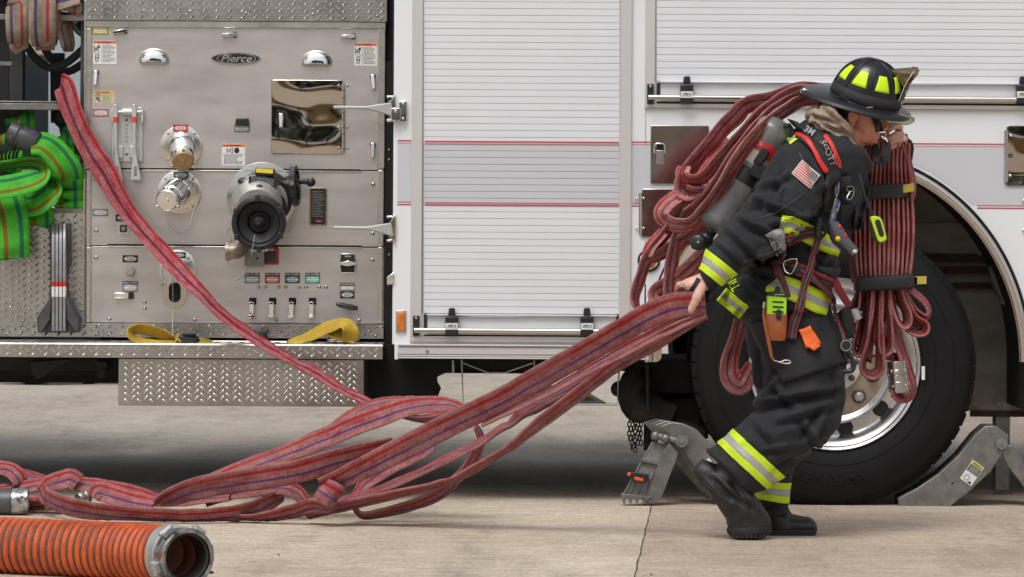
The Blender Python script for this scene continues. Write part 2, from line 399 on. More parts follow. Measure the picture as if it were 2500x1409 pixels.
# ------------------------------------------------------------------ ground
def ground_mat():
    m = bpy.data.materials.new('concrete'); m.use_nodes = True; nt = m.node_tree; b = nt.nodes['Principled BSDF']; L = nt.links.new
    g = nt.nodes.new('ShaderNodeNewGeometry')
    def nz(scale, st, det=8, ro=0.6):
        mp = nt.nodes.new('ShaderNodeMapping'); mp.inputs['Scale'].default_value = st; L(g.outputs['Position'], mp.inputs['Vector'])
        n = nt.nodes.new('ShaderNodeTexNoise'); n.inputs['Scale'].default_value = scale; n.inputs['Detail'].default_value = det; n.inputs['Roughness'].default_value = ro
        L(mp.outputs[0], n.inputs['Vector']); return n.outputs['Fac']
    c = ramp(nt, nz(0.9, (1, 0.8, 1)), [(0.30, (0.33,0.28,0.235)), (0.55, (0.42,0.365,0.31)), (0.75, (0.47,0.415,0.36))])
    st = ramp(nt, nz(2.2, (1, 0.22, 1), 10, 0.75), [(0.36, (0.66,0.65,0.64)), (0.50, (1,1,1))])
    c = mixc(nt, 0.8, c, st, 'MULTIPLY')
    br = ramp(nt, nz(5.0, (1.0, 3.0, 1), 6, 0.7), [(0.36, (0.80,0.79,0.78)), (0.58, (1.05,1.04,1.02))])
    c = mixc(nt, 0.9, c, br, 'MULTIPLY')
    sp = ramp(nt, nz(22, (1, 0.22, 1), 6, 0.6), [(0.27, (0.50,0.47,0.44)), (0.36, (0.94,0.94,0.93)), (0.62, (1,1,1)), (0.74, (1.12,1.12,1.12))])
    c = mixc(nt, 0.8, c, sp, 'MULTIPLY')
    gr = ramp(nt, nz(75, (1, 0.2, 1), 4, 0.6), [(0.32, (0.80,0.80,0.79)), (0.68, (1.12,1.12,1.12))])
    c = mixc(nt, 0.8, c, gr, 'MULTIPLY')
    # separate pours: cream slab in front, browner one to the right, greyer beyond the far joint
    sp2 = nt.nodes.new('ShaderNodeSeparateXYZ'); L(g.outputs['Position'], sp2.inputs[0])
    jx, jy = G(1590, 1238), G(1549, 1409); k = (jy.x-jx.x)/(jy.y-jx.y)
    def mth(op, a, bb):
        q = nt.nodes.new('ShaderNodeMath'); q.operation = op
        for s_, v_ in ((q.inputs[0], a), (q.inputs[1], bb)):
            if isinstance(v_, (int, float)): s_.default_value = v_
            else: L(v_, s_)
        return q.outputs[0]
    xx = mth('SUBTRACT', sp2.outputs['X'], mth('MULTIPLY', sp2.outputs['Y'], k)); right = mth('GREATER_THAN', xx, jx.x-k*jx.y)
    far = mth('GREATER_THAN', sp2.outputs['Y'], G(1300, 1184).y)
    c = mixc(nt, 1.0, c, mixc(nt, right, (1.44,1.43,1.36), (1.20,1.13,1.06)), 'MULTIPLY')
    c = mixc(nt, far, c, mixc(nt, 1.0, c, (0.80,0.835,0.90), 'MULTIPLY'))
    L(c, b.inputs['Base Color']); b.inputs['Roughness'].default_value = 0.88; b.inputs['Specular IOR Level'].default_value = 0.25
    bp = nt.nodes.new('ShaderNodeBump'); bp.inputs['Strength'].default_value = 0.35; bp.inputs['Distance'].default_value = 0.004
    L(nz(90, (1, 1.6, 1), 6, 0.7), bp.inputs['Height']); L(bp.outputs[0], b.inputs['Normal'])
    return m
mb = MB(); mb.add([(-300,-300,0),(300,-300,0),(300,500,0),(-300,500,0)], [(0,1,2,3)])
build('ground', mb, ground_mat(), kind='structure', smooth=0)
joint = mat('joint_seal', (0.03,0.027,0.025), 0.9)
mb = MB()
def joint_strip(A, B, w):
    A, B = Vector(A), Vector(B); d = (B-A).normalized(); q = Vector((-d.y, d.x, 0)); n = max(2, int((B-A).length/0.08)); vs_ = []; fs = []
    for i in range(n+1):
        p = A.lerp(B, i/n); j = noise.noise(Vector((p.x*6, p.y*6, 1)))*0.004; k = w*(0.6+0.5*noise.noise(Vector((p.x*9, p.y*9, 5))))
        vs_ += [p+q*(j-k), p+q*(j+k)]
    for i in range(n): fs.append((2*i, 2*i+2, 2*i+3, 2*i+1))
    mb.add([(v.x, v.y, 0.001) for v in vs_], fs)
A = G(1590, 1238); B = G(1549, 1409); dd = (B-A)
joint_strip(A-dd*0.2, B+dd*0.8, 0.0032)
A2 = G(1300, 1184); B2 = G(2400, 1192); d2 = B2-A2
joint_strip(A2-d2*2, B2+d2*2, 0.006)
build('pavement_joint', mb, joint, kind='structure', smooth=0)

# ------------------------------------------------------------------ fire engine
YP = 0.0; YB = -0.30
TRUCK = thing('fire_engine', 'white and brushed steel fire engine with roller doors and pump panel', 'fire engine', (P(1300, 0, 0).x, 0.9, 0))
def tread(mb, x0, y0, x1, y1, yf, yb, pitch=31.0, row=17.0, off=0.0, li=1, lug=True, seed=1):
    """chequer plate: a sheet with raised lozenges (x, y in photo pixels at depth yf)"""
    i0 = mb.i; mb.rect(x0, y0, x1, y1, yf, yb)
    mb.i = li; c0 = P((x0+x1)/2, (y0+y1)/2, yf); w = S(x1-x0, yf)/2; h = S(y1-y0, yf)/2
    p = S(pitch/2, yf); r = S(row, yf); ln = S(11.5, yf); wd = S(3.1, yf)
    nx = int(w/p)+1; nz = int(h/r)+1
    for j in range(-nz, nz+1):
        for i in range(-nx, nx+1):
            x = i*p+off; z = j*r+(r/2 if i % 2 else 0)
            if abs(x) > w-ln*0.55 or abs(z) > h-ln*0.55: continue
            a = radians(48 if i % 2 else -38)
            d = Vector((cos(a), 0, sin(a))); q = Vector((-sin(a), 0, cos(a))); c = Vector((c0.x+x, yf, c0.z+z))
            e = Vector((0, -0.0032, 0)); o2 = Vector((0, 0.001, 0))
            vs_ = [c+d*ln/1.15+o2, c+q*wd+d*ln*0.35+o2, c+q*wd-d*ln*0.35+o2, c-d*ln/1.15+o2, c-q*wd-d*ln*0.35+o2, c-q*wd+d*ln*0.35+o2, c+d*ln*0.5+e, c-d*ln*0.5+e]
            mb.add(vs_, [(1,0,6), (0,5,6), (2,1,6,7), (3,2,7), (4,3,7), (5,4,7,6)])
    mb.i = i0

# pump panel
mb = MB()
mb.rect(208, 60, 938, 414, 0.0, 0.03); mb.rect(208, 416, 938, 601, 0.0, 0.03); mb.rect(208, 603, 938, 789, 0.0, 0.03)
PANEL = build('pump_panel', mb, steel, TRUCK, bevel=0.002)
mb = MB()
mb.rect(262, 411.5, 880, 415.5, -0.0015, 0.01); mb.rect(262, 597.5, 884, 601, -0.0015, 0.01)
build('panel_seam', mb, blackgap, PANEL, smooth=0)
mb = MB()
mb.rect(262, 416, 884, 419, -0.006, 0.01); mb.rect(262, 602, 886, 604.5, -0.006, 0.01)
build('seam_lip', mb, steel_trim, PANEL, bevel=0.001)
mb = MB()
mb.rect(205, 52, 942, 68, -0.012, 0.02); mb.rect(205, 69, 222, 412, -0.010, 0.02); mb.rect(922, 69, 940, 412, -0.010, 0.02)
mb.rect(210, 416, 222, 600, -0.008, 0.02); mb.rect(210, 604, 222, 786, -0.008, 0.02); mb.rect(922, 416, 937, 600, -0.008, 0.02); mb.rect(922, 604, 935, 786, -0.008, 0.02)
mb.rect(204, 0, 209, 520, -0.02, 0.05)
build('panel_frame', mb, steel_trim, TRUCK, bevel=0.002)
mb = MB(); mb.rect(204, -260, 946, 51, -0.016, 0.03); mb2 = MB(); tread(mb2, 205, -255, 945, 51, -0.018, 0.0, off=0.004)
build('tread_plate', mb2, [tread_m, tread_hi], TRUCK)
mb = MB(); tread(mb, -120, 789.5, 936, 824, -0.02, 0.03); build('tread_plate', mb, [tread_m, tread_hi], TRUCK)
mb = MB(); tread(mb, -120, 520, 207, 789, -0.012, 0.03); build('tread_plate', mb, [tread_m, tread_hi], TRUCK)
# running board: top sheet and turned-down face
YR = -0.34
mb = MB(); tread(mb, -120, 841, 934, 874, YR, YR+0.02, row=15)
zt = P(400, 841, YR).z; xl = P(-120, 841, YR).x; xr = P(934, 841, YR).x
mb.i = 0; mb.box(((xl+xr)/2, YR/2+0.012, zt-0.004), (xr-xl, -YR-0.004, 0.014))
mb.i = 1
for i in range(int((xr-xl)/0.045)):
    for j in range(5):
        c = Vector((xl+0.02+i*0.045, YR+0.05+j*0.055, zt+0.003)); a = radians(45 if (i+j) % 2 else -45)
        mb.box(c, (0.022, 0.006, 0.004), Matrix.Rotation(a, 3, 'Z'))
mb.i = 0; mb.tube([(xl, YR+0.006, zt-0.002), (xr, YR+0.006, zt-0.002)], 0.0075, 8)
build('running_board', mb, [tread_m, tread_hi], TRUCK)
mb = MB(); tread(mb, 289, 876, 888, 992, YR+0.03, YR+0.45, row=15.5, pitch=31); build('tread_box', mb, [tread_m, tread_hi], TRUCK, bevel=0.003)
# shelf / bay behind left
mb = MB()
mb.rect(-120, 252, 150, 268, -0.01, 0.03); mb.box(P(20, 253, 0.3)+Vector((0, 0, 0)), (S(330), 0.6, 0.006))
build('bay_shelf', mb, castgrey, TRUCK, bevel=0.002)
for a_ in ((-120, 34, 24, 48), (140, 36, 205, 51), (-120, 150, 30, 160)):
    mb = MB(); mb.rect(*a_, -0.005, 0.025); build('bay_rail', mb, castgrey, TRUCK, bevel=0.002)
mb = MB(); mb.rect(-120, 262, 30, 268, 0.04, 0.06)
build('bay_shelf', mb, castgrey, TRUCK, bevel=0.002)
mb = MB()
mb.rect(22, -40, 56, 300, 0.12, 0.20); mb.rect(-120, -260, 22, 520, 0.25, 0.30); mb.rect(196, -100, 205, 520, 0.02, 0.9)
mb.rect(-120, -260, 205, -20, 0.1, 0.9); 
build('bay_frame', mb, mat('bay_dark', (0.055,0.055,0.06), 0.6, var=0.3), TRUCK, bevel=0.002)
mb = MB(); mb.rect(-120, 508, 205, 520, 0.0, 0.9); build('bay_floor', mb, castgrey, TRUCK)
pipe_m = mat('pale_grey_pipe', (0.40,0.45,0.47), 0.5, var=0.15)
mb = MB()
mb.tube([P(x, y, Y) for x, y, Y in [(55, 95, 0.7), (85, 140, 0.7), (120, 165, 0.7), (160, 155, 0.7), (215, 110, 0.7)]], 0.016, 12, sub=6)
mb.tube([P(x, y, Y) for x, y, Y in [(95, 95, 0.85), (130, 150, 0.85), (165, 175, 0.85), (225, 140, 0.85)]], 0.016, 12, sub=6)
mb.tube([P(x, y, Y) for x, y, Y in [(140, 130, 0.9), (142, 300, 0.9)]], 0.03, 12)
build('pipe_run', mb, pipe_m, TRUCK)
mb = MB(); mb.tube([P(x, y, Y) for x, y, Y in [(185, 45, 0.3), (188, 65, 0.3), (205, 80, 0.3), (240, 85, 0.3)]], 0.02, 10, sub=4); build('pipe_elbow', mb, castgrey, TRUCK)
mb = MB(); mb.ball(P(150, 280, 0.12), (0.035, 0.03, 0.05)); build('hose_chute', mb, rubber, TRUCK)

# pump house behind the panel, white body, inner volumes
mb = MB()
mb.rect(205, -600, 960, 826, 0.031, 2.3)
build('pump_house', mb, blackgap, TRUCK)
# white body side with wheel arch
ACX, ACY, AA, AB = 2045, 882, 468, 508
def arch(a, b, n=40, bot=1010, y0=0):
    pts = [(ACX+a, bot)]
    for k in range(n+1):
        t = pi*k/n; pts.append((ACX+a*cos(t), ACY-b*sin(t)))
    pts.append((ACX-a, bot)); return pts
mb = MB()
ar = [p for p in arch(AA, AB)[1:-1]]
poly = [(962, -600), (962, 842), (ACX-AA, 842)]+list(reversed(ar))[0:]+[(ACX+AA, 842), (3100, 842), (3100, -600)]
poly = [(962, -600), (962, 842)]+[(ACX-AA-1, 842)]+[p for p in reversed(ar) if p[1] < 841]+[(ACX+AA+1, 842), (3100, 842), (3100, -600)]
# split into ngon-safe strips: fan of quads from arch to top
def strip_panel(mb, pts, ytop, yf, yb):
    for (x0, y0), (x1, y1) in zip(pts[:-1], pts[1:]):
        if abs(x1-x0) < 0.01: continue
        mb.pxprism([(x0, ytop), (x0, y0), (x1, y1), (x1, ytop)], yf, yb)
mb.rect(962, -600, ACX-AA, 842, YB, YB+0.02)
vs_ = []; fs = []
top = [(x, -600) for x, y in reversed(ar)]
for (x, y), (tx, ty) in zip(reversed(ar), top):
    vs_ += [P(x, min(y, 882), YB), P(tx, ty, YB), P(x, min(y, 882), YB+0.02)]
for i in range(len(ar)-1):
    a = 3*i; fs += [(a, a+3, a+4, a+1), (a, a+2, a+5, a+3)]
mb.add(vs_, fs)
mb.rect(ACX+AA, -600, 3100, 1000, YB, YB+0.02)
BODY = build('body_panel', mb, white, TRUCK, smooth=20)
mb = MB()   # closed sides, roof and rear of the body
mb.box(((P(964,0,0).x+P(3100,0,0).x)/2, 1.0, P(0,-600,YB).z+0.01), (P(3100,0,0).x-P(964,0,0).x, 2.56, 0.02))
mb.box((P(964,0,YB).x, 1.0, 1.75), (0.02, 2.5, 2.25))
mb.rect(964, -600, 1560, 842, YB+0.04, 2.24)
mb.rect(1560, -600, 3100, 330, YB+0.04, 2.24)
build('body_shell', mb, black, TRUCK)
# arch trim and inner liner
def sweep_arch(a0, b0, a1, b1, yf, yb, bot=884):
    mb = MB(); n = 64; vs_ = []; fs = []
    A = arch(a0, b0, n, bot); B = arch(a1, b1, n, bot)
    for (x, y), (X, Y) in zip(A, B):
        m = ((x*0.55+X*0.45), (y*0.55+Y*0.45))
        vs_ += [P(x, y, yb), P(x, y, yf), P(*m, yf-0.010), P(X, Y, yf), P(X, Y, yb)]
    for i in range(len(A)-1):
        for k in range(4): a = 5*i+k; fs.append((a, a+1, a+6, a+5))
    mb.add(vs_, fs); return mb
archm = mat('polished_trim', (0.66,0.62,0.57), 0.20, 1.0, bump=0.05, bscale=12, rvar=0.06, vscale=10)
build('arch_trim', sweep_arch(AA+2, AB+2, AA-24, AB-24, YB-0.02, YB+0.10), archm, TRUCK, smooth=60)
build('arch_seal', sweep_arch(AA+7, AB+7, AA+2, AB+2, YB-0.012, YB+0.01), rubber, TRUCK, smooth=60)
mb = MB(); n = 48; vs_ = []; fs = []
for (x, y) in arch(AA-6, AB-6, n, 1004): vs_ += [P(x, y, YB+0.02), P(x, y, YB+0.02)+Vector((0, 0.75, 0))]
for i in range(len(vs_)//2-1): fs.append((2*i, 2*i+1, 2*i+3, 2*i+2))
mb.add(vs_, fs); build('wheel_well', mb, under_m, TRUCK)
mb = MB(); mb.rect(2120, 545, 2560, 1003, 0.32, 0.36); mb.rect(1560, 330, 2560, 560, 0.36, 0.4)
mb.i = 1; mb.rect(2180, 650, 2540, 668, 0.29, 0.32); mb.rect(2200, 690, 2500, 705, 0.29, 0.32); mb.rect(2180, 620, 2560, 640, 0.30, 0.32)
mb.rect(2370, 1003, 2560, 1018, 0.31, 0.34)
mb.i = 0
for x, y in ((2390, 618), (2452, 735), (2300, 900), (2440, 985), (2380, 985)): mb.cyl(P(x, y, 0.33), P(x, y, 0.30), 0.012, n=12)
build('inner_liner', mb, [under2, mat('rusty_rail', (0.07,0.035,0.02), 0.8, var=0.5, vscale=30)], TRUCK)
mb = MB(); mb.pxprism([(2415, 600), (2470, 590), (2500, 640), (2492, 720), (2470, 742), (2440, 725), (2420, 680)], 0.20, 0.30)
mb.cyl(P(2452, 735, 0.2), P(2452, 735, 0.18), 0.016, n=12); mb.cyl(P(2440, 640, 0.2), P(2440, 640, 0.185), 0.014, n=6)
build('spring_bracket', mb, under2, TRUCK, bevel=0.004)
mb = MB(); mb.rect(2428, 1003, 2466, 1200, 0.32, 0.40); build('jack_leg', mb, castgrey, TRUCK, bevel=0.006)

# fender end cap at the left foot of the arch
mb = MB(); mb.rrect(1582, 700, 1616, 884, 14, YB-0.006, YB+0.12); build('fender_end', mb, archm, TRUCK, smooth=40, bevel=0.003)

# pinstripes and grey band
def stripes(x0, x1, ytop, yf, up=True):
    # one thick + one thin line, flipped for the lower pair
    mb = MB()
    if up: mb.rect(x0, ytop-2.0, x1, ytop+1.0, yf, yf+0.002); mb.rect(x0, ytop+4.6, x1, ytop+5.8, yf, yf+0.002)
    else: mb.rect(x0, ytop-5.8, x1, ytop-4.6, yf, yf+0.002); mb.rect(x0, ytop-1.0, x1, ytop+2.0, yf, yf+0.002)
    build('pinstripe', mb, red_line, BODY, smooth=0)
YL = YB-0.0015
def yt(x): return 345.5+(x-1250)*ROLL
def yb_(x): return 500.5+(x-1250)*ROLL
stripes(970, 1004, yt(987), YL); stripes(1543, 2452, yt(1997), YL)
stripes(970, 1004, yb_(987), YL, False); stripes(1543, 1640, yb_(1590), YL, False); stripes(2386, 2700, yb_(2543), YL, False)
mb = MB(); mb.rect(970, yt(987)+7, 1004, yb_(987)-7, YL+0.0004, YL+0.002); build('grey_band', mb, grey_band, BODY, smooth=0)
mb = MB(); mb.rect(1543, yt(1600)+7, 1690, yb_(1640)-7, YL+0.0004, YL+0.002); build('grey_band', mb, grey_band, BODY, smooth=0)
mb = MB(); mb.pxprism([(2120, yt(2120)+7), (2700, yt(2700)+7), (2700, yb_(2700)-7), (2372, yb_(2372)-7), (2330, 462), (2270, 420), (2200, 388)], YL+0.0004, YL+0.002)
build('grey_band', mb, grey_band, BODY, smooth=0)

# roller doors
def roller(x0, x1, ytop, ybot, pitch, yf, band=True):
    mb = MB(); y = ybot; k = 0
    while y > ytop:
        mb.i = 1 if (band and yt(1275) + 4 < y-pitch/2 < yb_(1275)-4) else 0
        c = P((x0+x1)/2, y-pitch/2, yf); w = S(x1-x0, yf)/2; h = S(pitch*0.5-0.32, yf)
        # slat with rolled edges
        pr = [(-h, 0.0012), (-h*0.97, 0.0), (-h*0.7, -0.0001), (h*0.8, -0.0001), (h*0.97, 0.0), (h, 0.0012)]
        vs_ = []; 
        for X in (-w, w):
            for z, d in pr: vs_.append(Vector((c.x+X, yf+d, c.z+z)))
        n = len(pr); mb.add(vs_, [(i, i+1, n+i+1, n+i) for i in range(n-1)])
        y -= pitch; k += 1
    mb.i = 2; mb.rect(x0, ytop, x1, ybot, yf+0.005, yf+0.01)
    return mb
doorgap = mat('slat_gap', (0.32,0.32,0.33), 0.7)
D1 = build('roller_door', roller(1034, 1513, -590, 766, 16.55, YB-0.006), [slat_m, grey_band, doorgap], TRUCK, smooth=50)
D2 = build('roller_door', roller(1603, 3000, -590, 203, 16.4, YB-0.006, False), [slat_m, grey_band, doorgap], TRUCK, smooth=50)
mb = MB()
def door_stripe(y, up):
    global mb
    if up: mb.rect(1037, y-2.0, 1511, y+1.0, YB-0.0085, YB-0.005); mb.rect(1037, y+4.6, 1511, y+5.8, YB-0.0085, YB-0.005)
    else: mb.rect(1037, y-5.8, 1511, y-4.6, YB-0.0085, YB-0.005); mb.rect(1037, y-1.0, 1511, y+2.0, YB-0.0085, YB-0.005)
door_stripe(347, True); door_stripe(501, False); build('pinstripe', mb, red_line, D1, smooth=0)
mb = MB(); mb.rect(1006, -595, 1032, 822, YB-0.016, YB+0.01); mb.rect(1515, -595, 1542, 822, YB-0.016, YB+0.01); mb.rect(1000, 822, 1548, 835, YB-0.016, YB+0.01)
mb.rect(1000, 829, 1548, 830, YB-0.017, YB)
build('door_frame', mb, frame_m, D1, bevel=0.002)
mb = MB(); mb.rect(1577, -595, 1601, 252, YB-0.014, YB+0.01); mb.rect(1574, 257, 3000, 267, YB-0.014, YB+0.01); mb.rect(1574, 268, 3000, 269.5, YB-0.012, YB)
build('door_frame', mb, frame_m, D2, bevel=0.002)
def door_bottom(D, x0, x1, y, straps, frx):
    o = y
    mb = MB(); mb.rect(x0, o+3, x1, o+38, YB-0.004, YB+0.01); build('bottom_rail', mb, slat_m, D, bevel=0.001)
    mb = MB(); mb.rect(x0+8, o, x1-6, o+3.5, YB-0.020, YB)
    w = (x1-x0)
    mb.pxprism([(x0+0.20*w, o+3.4), (x0+0.25*w, o+6), (x0+0.50*w, o+6), (x0+0.56*w, o+3.4)], YB-0.018, YB-0.004)
    build('finger_lip', mb, slat_m, D, bevel=0.001)
    mb = MB(); mb.rect(x0, o, x0+9, o+34, YB-0.008, YB); mb.rect(x1-9, o, x1, o+34, YB-0.008, YB); mb.rect(x0, o+50, x1, o+55, YB-0.004, YB)
    build('rubber_seal', mb, rubber, D, smooth=0)
    mb = MB(); a = P(frx+3, o+40, YB-0.03); b = P(x1+8, o+40, YB-0.03); b.z = a.z = (a.z+b.z)/2
    mb.cyl(a, b, S(6.4, YB), n=20); build('lift_bar', mb, archm, D)
    mb = MB(); mb.rect(x0+8, o+46, x1-4, o+50, YB-0.018, YB); build('sill_lip', mb, frame_m, D)
    mb = MB(); mb.rect(frx, o+3, frx+16, o+52, YB-0.026, YB-0.012)
    mb.i = 1; mb.cyl(P(frx+8, o+8.5, YB-0.026), P(frx+8, o+8.5, YB-0.029), S(3), n=14)
    build('bar_bracket', mb, [plasticb, steel_trim], D, bevel=0.002)
    for sx in straps:
        mb = MB(); mb.pxprism([(sx-9, o+2), (sx-7, o-14), (sx-5, o-16), (sx+5, o-16), (sx+7.5, o-14), (sx+9, o+2)], YB-0.034, YB-0.010)
        mb.rect(sx-16, o+5, sx+16, o+51, YB-0.042, YB-0.012)
        s = build('latch_strap', mb, plasticb, D, bevel=0.003)
        mb = MB(); mb.rect(sx-15, o+21, sx+15, o+37, YB-0.044, YB-0.04)
        mb.i = 1; c = P(sx, o+27.5, YB-0.0446); mb.text('AMD-R', c, S(22, YB), S(6.5, YB), shear=0.35, bold=0.01); mb.rect(sx-12, o+32, sx+12, o+32.8, YB-0.0446, YB-0.044)
        build('strap_label', mb, [lblw, lblk], D, smooth=0)
door_bottom(D1, 1034, 1513, 768, (1103, 1433), 1008)
door_bottom(D2, 1603, 3000, 202, (1677, 2498), 1580)
# rub rail under the left compartment
mb = MB(); x0, x1 = 972, 1584
for a, b, d in ((842, 846, -0.030), (846, 850, -0.018), (850, 866, -0.024), (866, 869, -0.016), (869, 871.5, -0.030), (871.5, 873, -0.02), (873, 877, -0.030)):
    mb.rect(x0, a, x1, b, YB+d, YB+0.02)
mb.i = 1
mb.cyl(P(1043, 858, YB-0.024), P(1043, 858, YB-0.027), S(4.5), n=14); mb.cyl(P(1500, 861, YB-0.024), P(1500, 861, YB-0.027), S(4.5), n=14)
build('rub_rail', mb, [frame_m, bolt_m], TRUCK, bevel=0.0015)
mb = MB(); mb.rect(963, 838, 972, 878, YB-0.010, YB+0.02); build('corner_strip', mb, white, TRUCK, bevel=0.002)
# amber side marker + round lamp
mb = MB(); mb.rect(966, 758, 992, 812, YB-0.006, YB); m1 = build('side_marker', mb, steel_trim, TRUCK, bevel=0.002)
mb = MB(); mb.rect(970, 762, 988, 808, YB-0.014, YB-0.004); build('lens', mb, orange_lens, m1, bevel=0.003)
c = P(1584, 636, YB)
mb = MB(); mb.lathe(c+Vector((0, 0.0, 0)), (0, -1, 0), [(S(27), 0), (S(27), 0.008), (S(22), 0.014), (S(20), 0.010)], 32); lm = build('turn_lamp', mb, rubber, TRUCK)
mb = MB(); mb.lathe(c+Vector((0, -0.008, 0)), (0, -1, 0), [(S(22), 0), (S(22), 0.006), (S(18), 0.009), (S(17.5), 0.005)], 32); build('bezel', mb, chrome, lm)
mb = MB(); mb.lathe(c+Vector((0, -0.010, 0)), (0, -1, 0), [(S(18), 0), (S(16), 0.008), (S(8), 0.013), (0, 0.014)], 32); build('lens', mb, orange_lens, lm)
mb = MB(); mb.ball(c+Vector((0, -0.026, -0.008)), S(5)); mb.ball(c+Vector((-0.012, -0.024, 0.0)), S(2.5)); build('bulb', mb, amber_lit, lm)

# stainless hatches on the white body
def latch_cup(x, y, par):
    mb = MB(); mb.rrect(x-9, y-6, x+9, y+28, 2, YB-0.014, YB-0.006); mb.i = 1; mb.rrect(x-7, y-22, x+9, y+4, 3, YB-0.011, YB-0.006)
    mb.i = 2; mb.tube([P(px, py, YB-0.018) for px, py in [(x-13, y+2), (x-13, y-18), (x-8, y-22), (x+8, y-22), (x+12, y-18), (x+12, y+2)]], 0.0028, 6)
    build('hatch_latch', mb, [steel_trim, blackgap, chrome], par, bevel=0.001)
mb = MB(); mb.rrect(1588, 306, 1731, 450, 5, YB-0.008, YB-0.001); h1 = build('fuel_hatch', mb, mirror2, TRUCK, bevel=0.002); latch_cup(1611, 373, h1)
mb = MB(); mb.rrect(1566, 461, 1665, 580, 5, YB-0.008, YB-0.001); h2 = build('fuel_hatch', mb, mirror2, TRUCK, bevel=0.002)
mb = MB(); mb.rect(1560, 471, 1566, 570, YB-0.014, YB-0.001); mb.tube([P(1565, 471, YB-0.012), P(1565, 570, YB-0.012)], 0.0035, 8); build('hinge', mb, steel_trim, h2)
for x, y in ((1554, 485), (1554, 557), (1571, 484), (1571, 557)):
    mb = MB(); mb.ball(P(x, y, YB-0.008), (0.005, 0.004, 0.005), n=10, m=6); build('screw', mb, chrome, h2)
mb = MB(); mb.rrect(2457, 307, 2640, 455, 6, YB-0.008, YB-0.001); h3 = build('side_hatch', mb, mirror, TRUCK, bevel=0.002)
mb = MB(); mb.rect(2452, 318, 2459, 445, YB-0.014, YB-0.001); mb.tube([P(2459, 318, YB-0.012), P(2459, 445, YB-0.012)], 0.0035, 8); build('hinge', mb, steel_trim, h3)
for x, y in ((2468, 331), (2466, 429), (2499, 490), (2499, 562)):
    mb = MB(); mb.ball(P(x, y, YB-0.008), (0.006, 0.005, 0.006), n=10, m=6); build('screw', mb, chrome, h3)
mb = MB(); mb.torus(P(2467, 380, YB-0.012), (0, 1, 0), 0.006, 0.003, 16, 6); build('lock_ring', mb, rubber, h3)

# holder arms hinged on the body corner
def hold_arm(y, brk):
    mb = MB(); Y0 = YB-0.02
    pts = [(813, y-4), (895, y-3), (925, y-8), (955, y-12), (962, y+22), (950, y+20), (925, y+12), (895, y+5), (813, y+4)]
    mb.pxprism(pts, Y0, Y0+0.022)
    a = build('hold_open_arm', mb, mat('grey_coat', (0.42,0.43,0.42), 0.45, 0.3), TRUCK, bevel=0.004)
    mb = MB(); mb.pxprism([(948, y-8), (966, y-34), (966, y+36), (950, y+24)], Y0+0.004, Y0+0.018)
    if brk:
        mb.rrect(955, y+2, 978, y+32, 4, Y0-0.012, Y0+0.01); mb.rrect(974, y-15, 993, y+35, 3, Y0-0.002, YB)
        mb.cyl(P(984, y-9, Y0), P(984, y-9, Y0-0.006), 0.005, n=10); mb.cyl(P(984, y+28, Y0), P(984, y+28, Y0-0.006), 0.005, n=10); mb.cyl(P(966, y+10, Y0-0.012), P(966, y+10, Y0-0.016), 0.006, n=10)
    mb.cyl(P(944, y-26, Y0+0.03), P(962, y-26, Y0+0.03), 0.006, n=10); mb.cyl(P(944, y+32, Y0+0.03), P(962, y+32, Y0+0.03), 0.006, n=10)
    build('arm_bracket', mb, [chrome], a, bevel=0.002)
hold_arm(262, True); hold_arm(556, False)
mb = MB(); mb.pxprism([(944, 676), (962, 664), (962, 694), (945, 696)], YB-0.01, YB+0.03); build('corner_clip', mb, chrome, TRUCK, bevel=0.003)

# wheel
YW = YB+0.02
WC = P(2038, 888, YW); RT = S(347.5, YW); WC.z = RT-0.004
tyre_m = mat('tyre_rubber', (0.0075,0.0075,0.008), 0.75, spec=0.25, var=0.35, vscale=7, bump=0.05, bscale=60)
rim_m = mat('rim_aluminium', (0.62,0.62,0.63), 0.26, 1.0, bump=0.02, bscale=15, rvar=0.06, vscale=10)
def wheel_parts(c, r, y0, parent, full=True):
    """tyre axis along Y, outer face toward -Y at y0"""
    k = r/347.5; o = Vector((c.x, y0, c.z)); ax = (0, 1, 0)
    mb = MB()
    mb.lathe(o, ax, [(212*k, 0.030), (215*k, 0.012), (232*k, -0.004), (262*k, -0.014), (300*k, -0.012), (322*k, 0.002), (326*k, 0.004), (338*k, 0.022), (344*k, 0.04), (345*k, 0.27), (322*k, 0.30), (262*k, 0.31), (212*k, 0.28)], 96, caps=False)
    for rr in (246, 292, 330):
        mb.tube([Vector((c.x+rr*k*cos(2*pi*i/96), y0-(0.0100 if rr == 246 else 0.0135 if rr == 292 else -0.010), c.z+rr*k*sin(2*pi*i/96))) for i in range(96)], 0.0016, 6, closed=True)
    # tread blocks round the edge
    nb = 56
    for i in range(nb):
        a0 = 2*pi*i/nb; a1 = a0+2*pi/nb*0.86
        for (ya, yb2) in ((0.026, 0.085), (0.092, 0.15), (0.157, 0.215), (0.222, 0.285)):
            vs_ = []
            for a in (a0, (a0+a1)/2, a1):
                for rr, yy in ((336*k, ya-0.004), (347.5*k, ya+0.008), (347.5*k, yb2), (336*k, yb2)): vs_.append(Vector((c.x+rr*cos(a), y0+yy, c.z+rr*sin(a))))
            fs = [(0,1,2,3), (8,11,10,9)]
            for q in (0, 4):
                for j in range(3): fs.append((q+j, q+j+4, q+j+5, q+j+1))
            mb.add(vs_, fs)
    tyre = mb
    mb = MB()
    mb.lathe(o, ax, [(212*k, 0.026), (213*k, 0.010), (209*k, 0.004), (203*k, 0.008), (200*k, 0.022), (190*k, 0.030), (184*k, 0.045), (182*k, 0.07), (176*k, 0.085), (150*k, 0.082), (136*k, 0.068), (132*k, 0.055), (128*k, 0.05)], 96, caps=False)
    rim = mb
    return tyre, rim, o, k
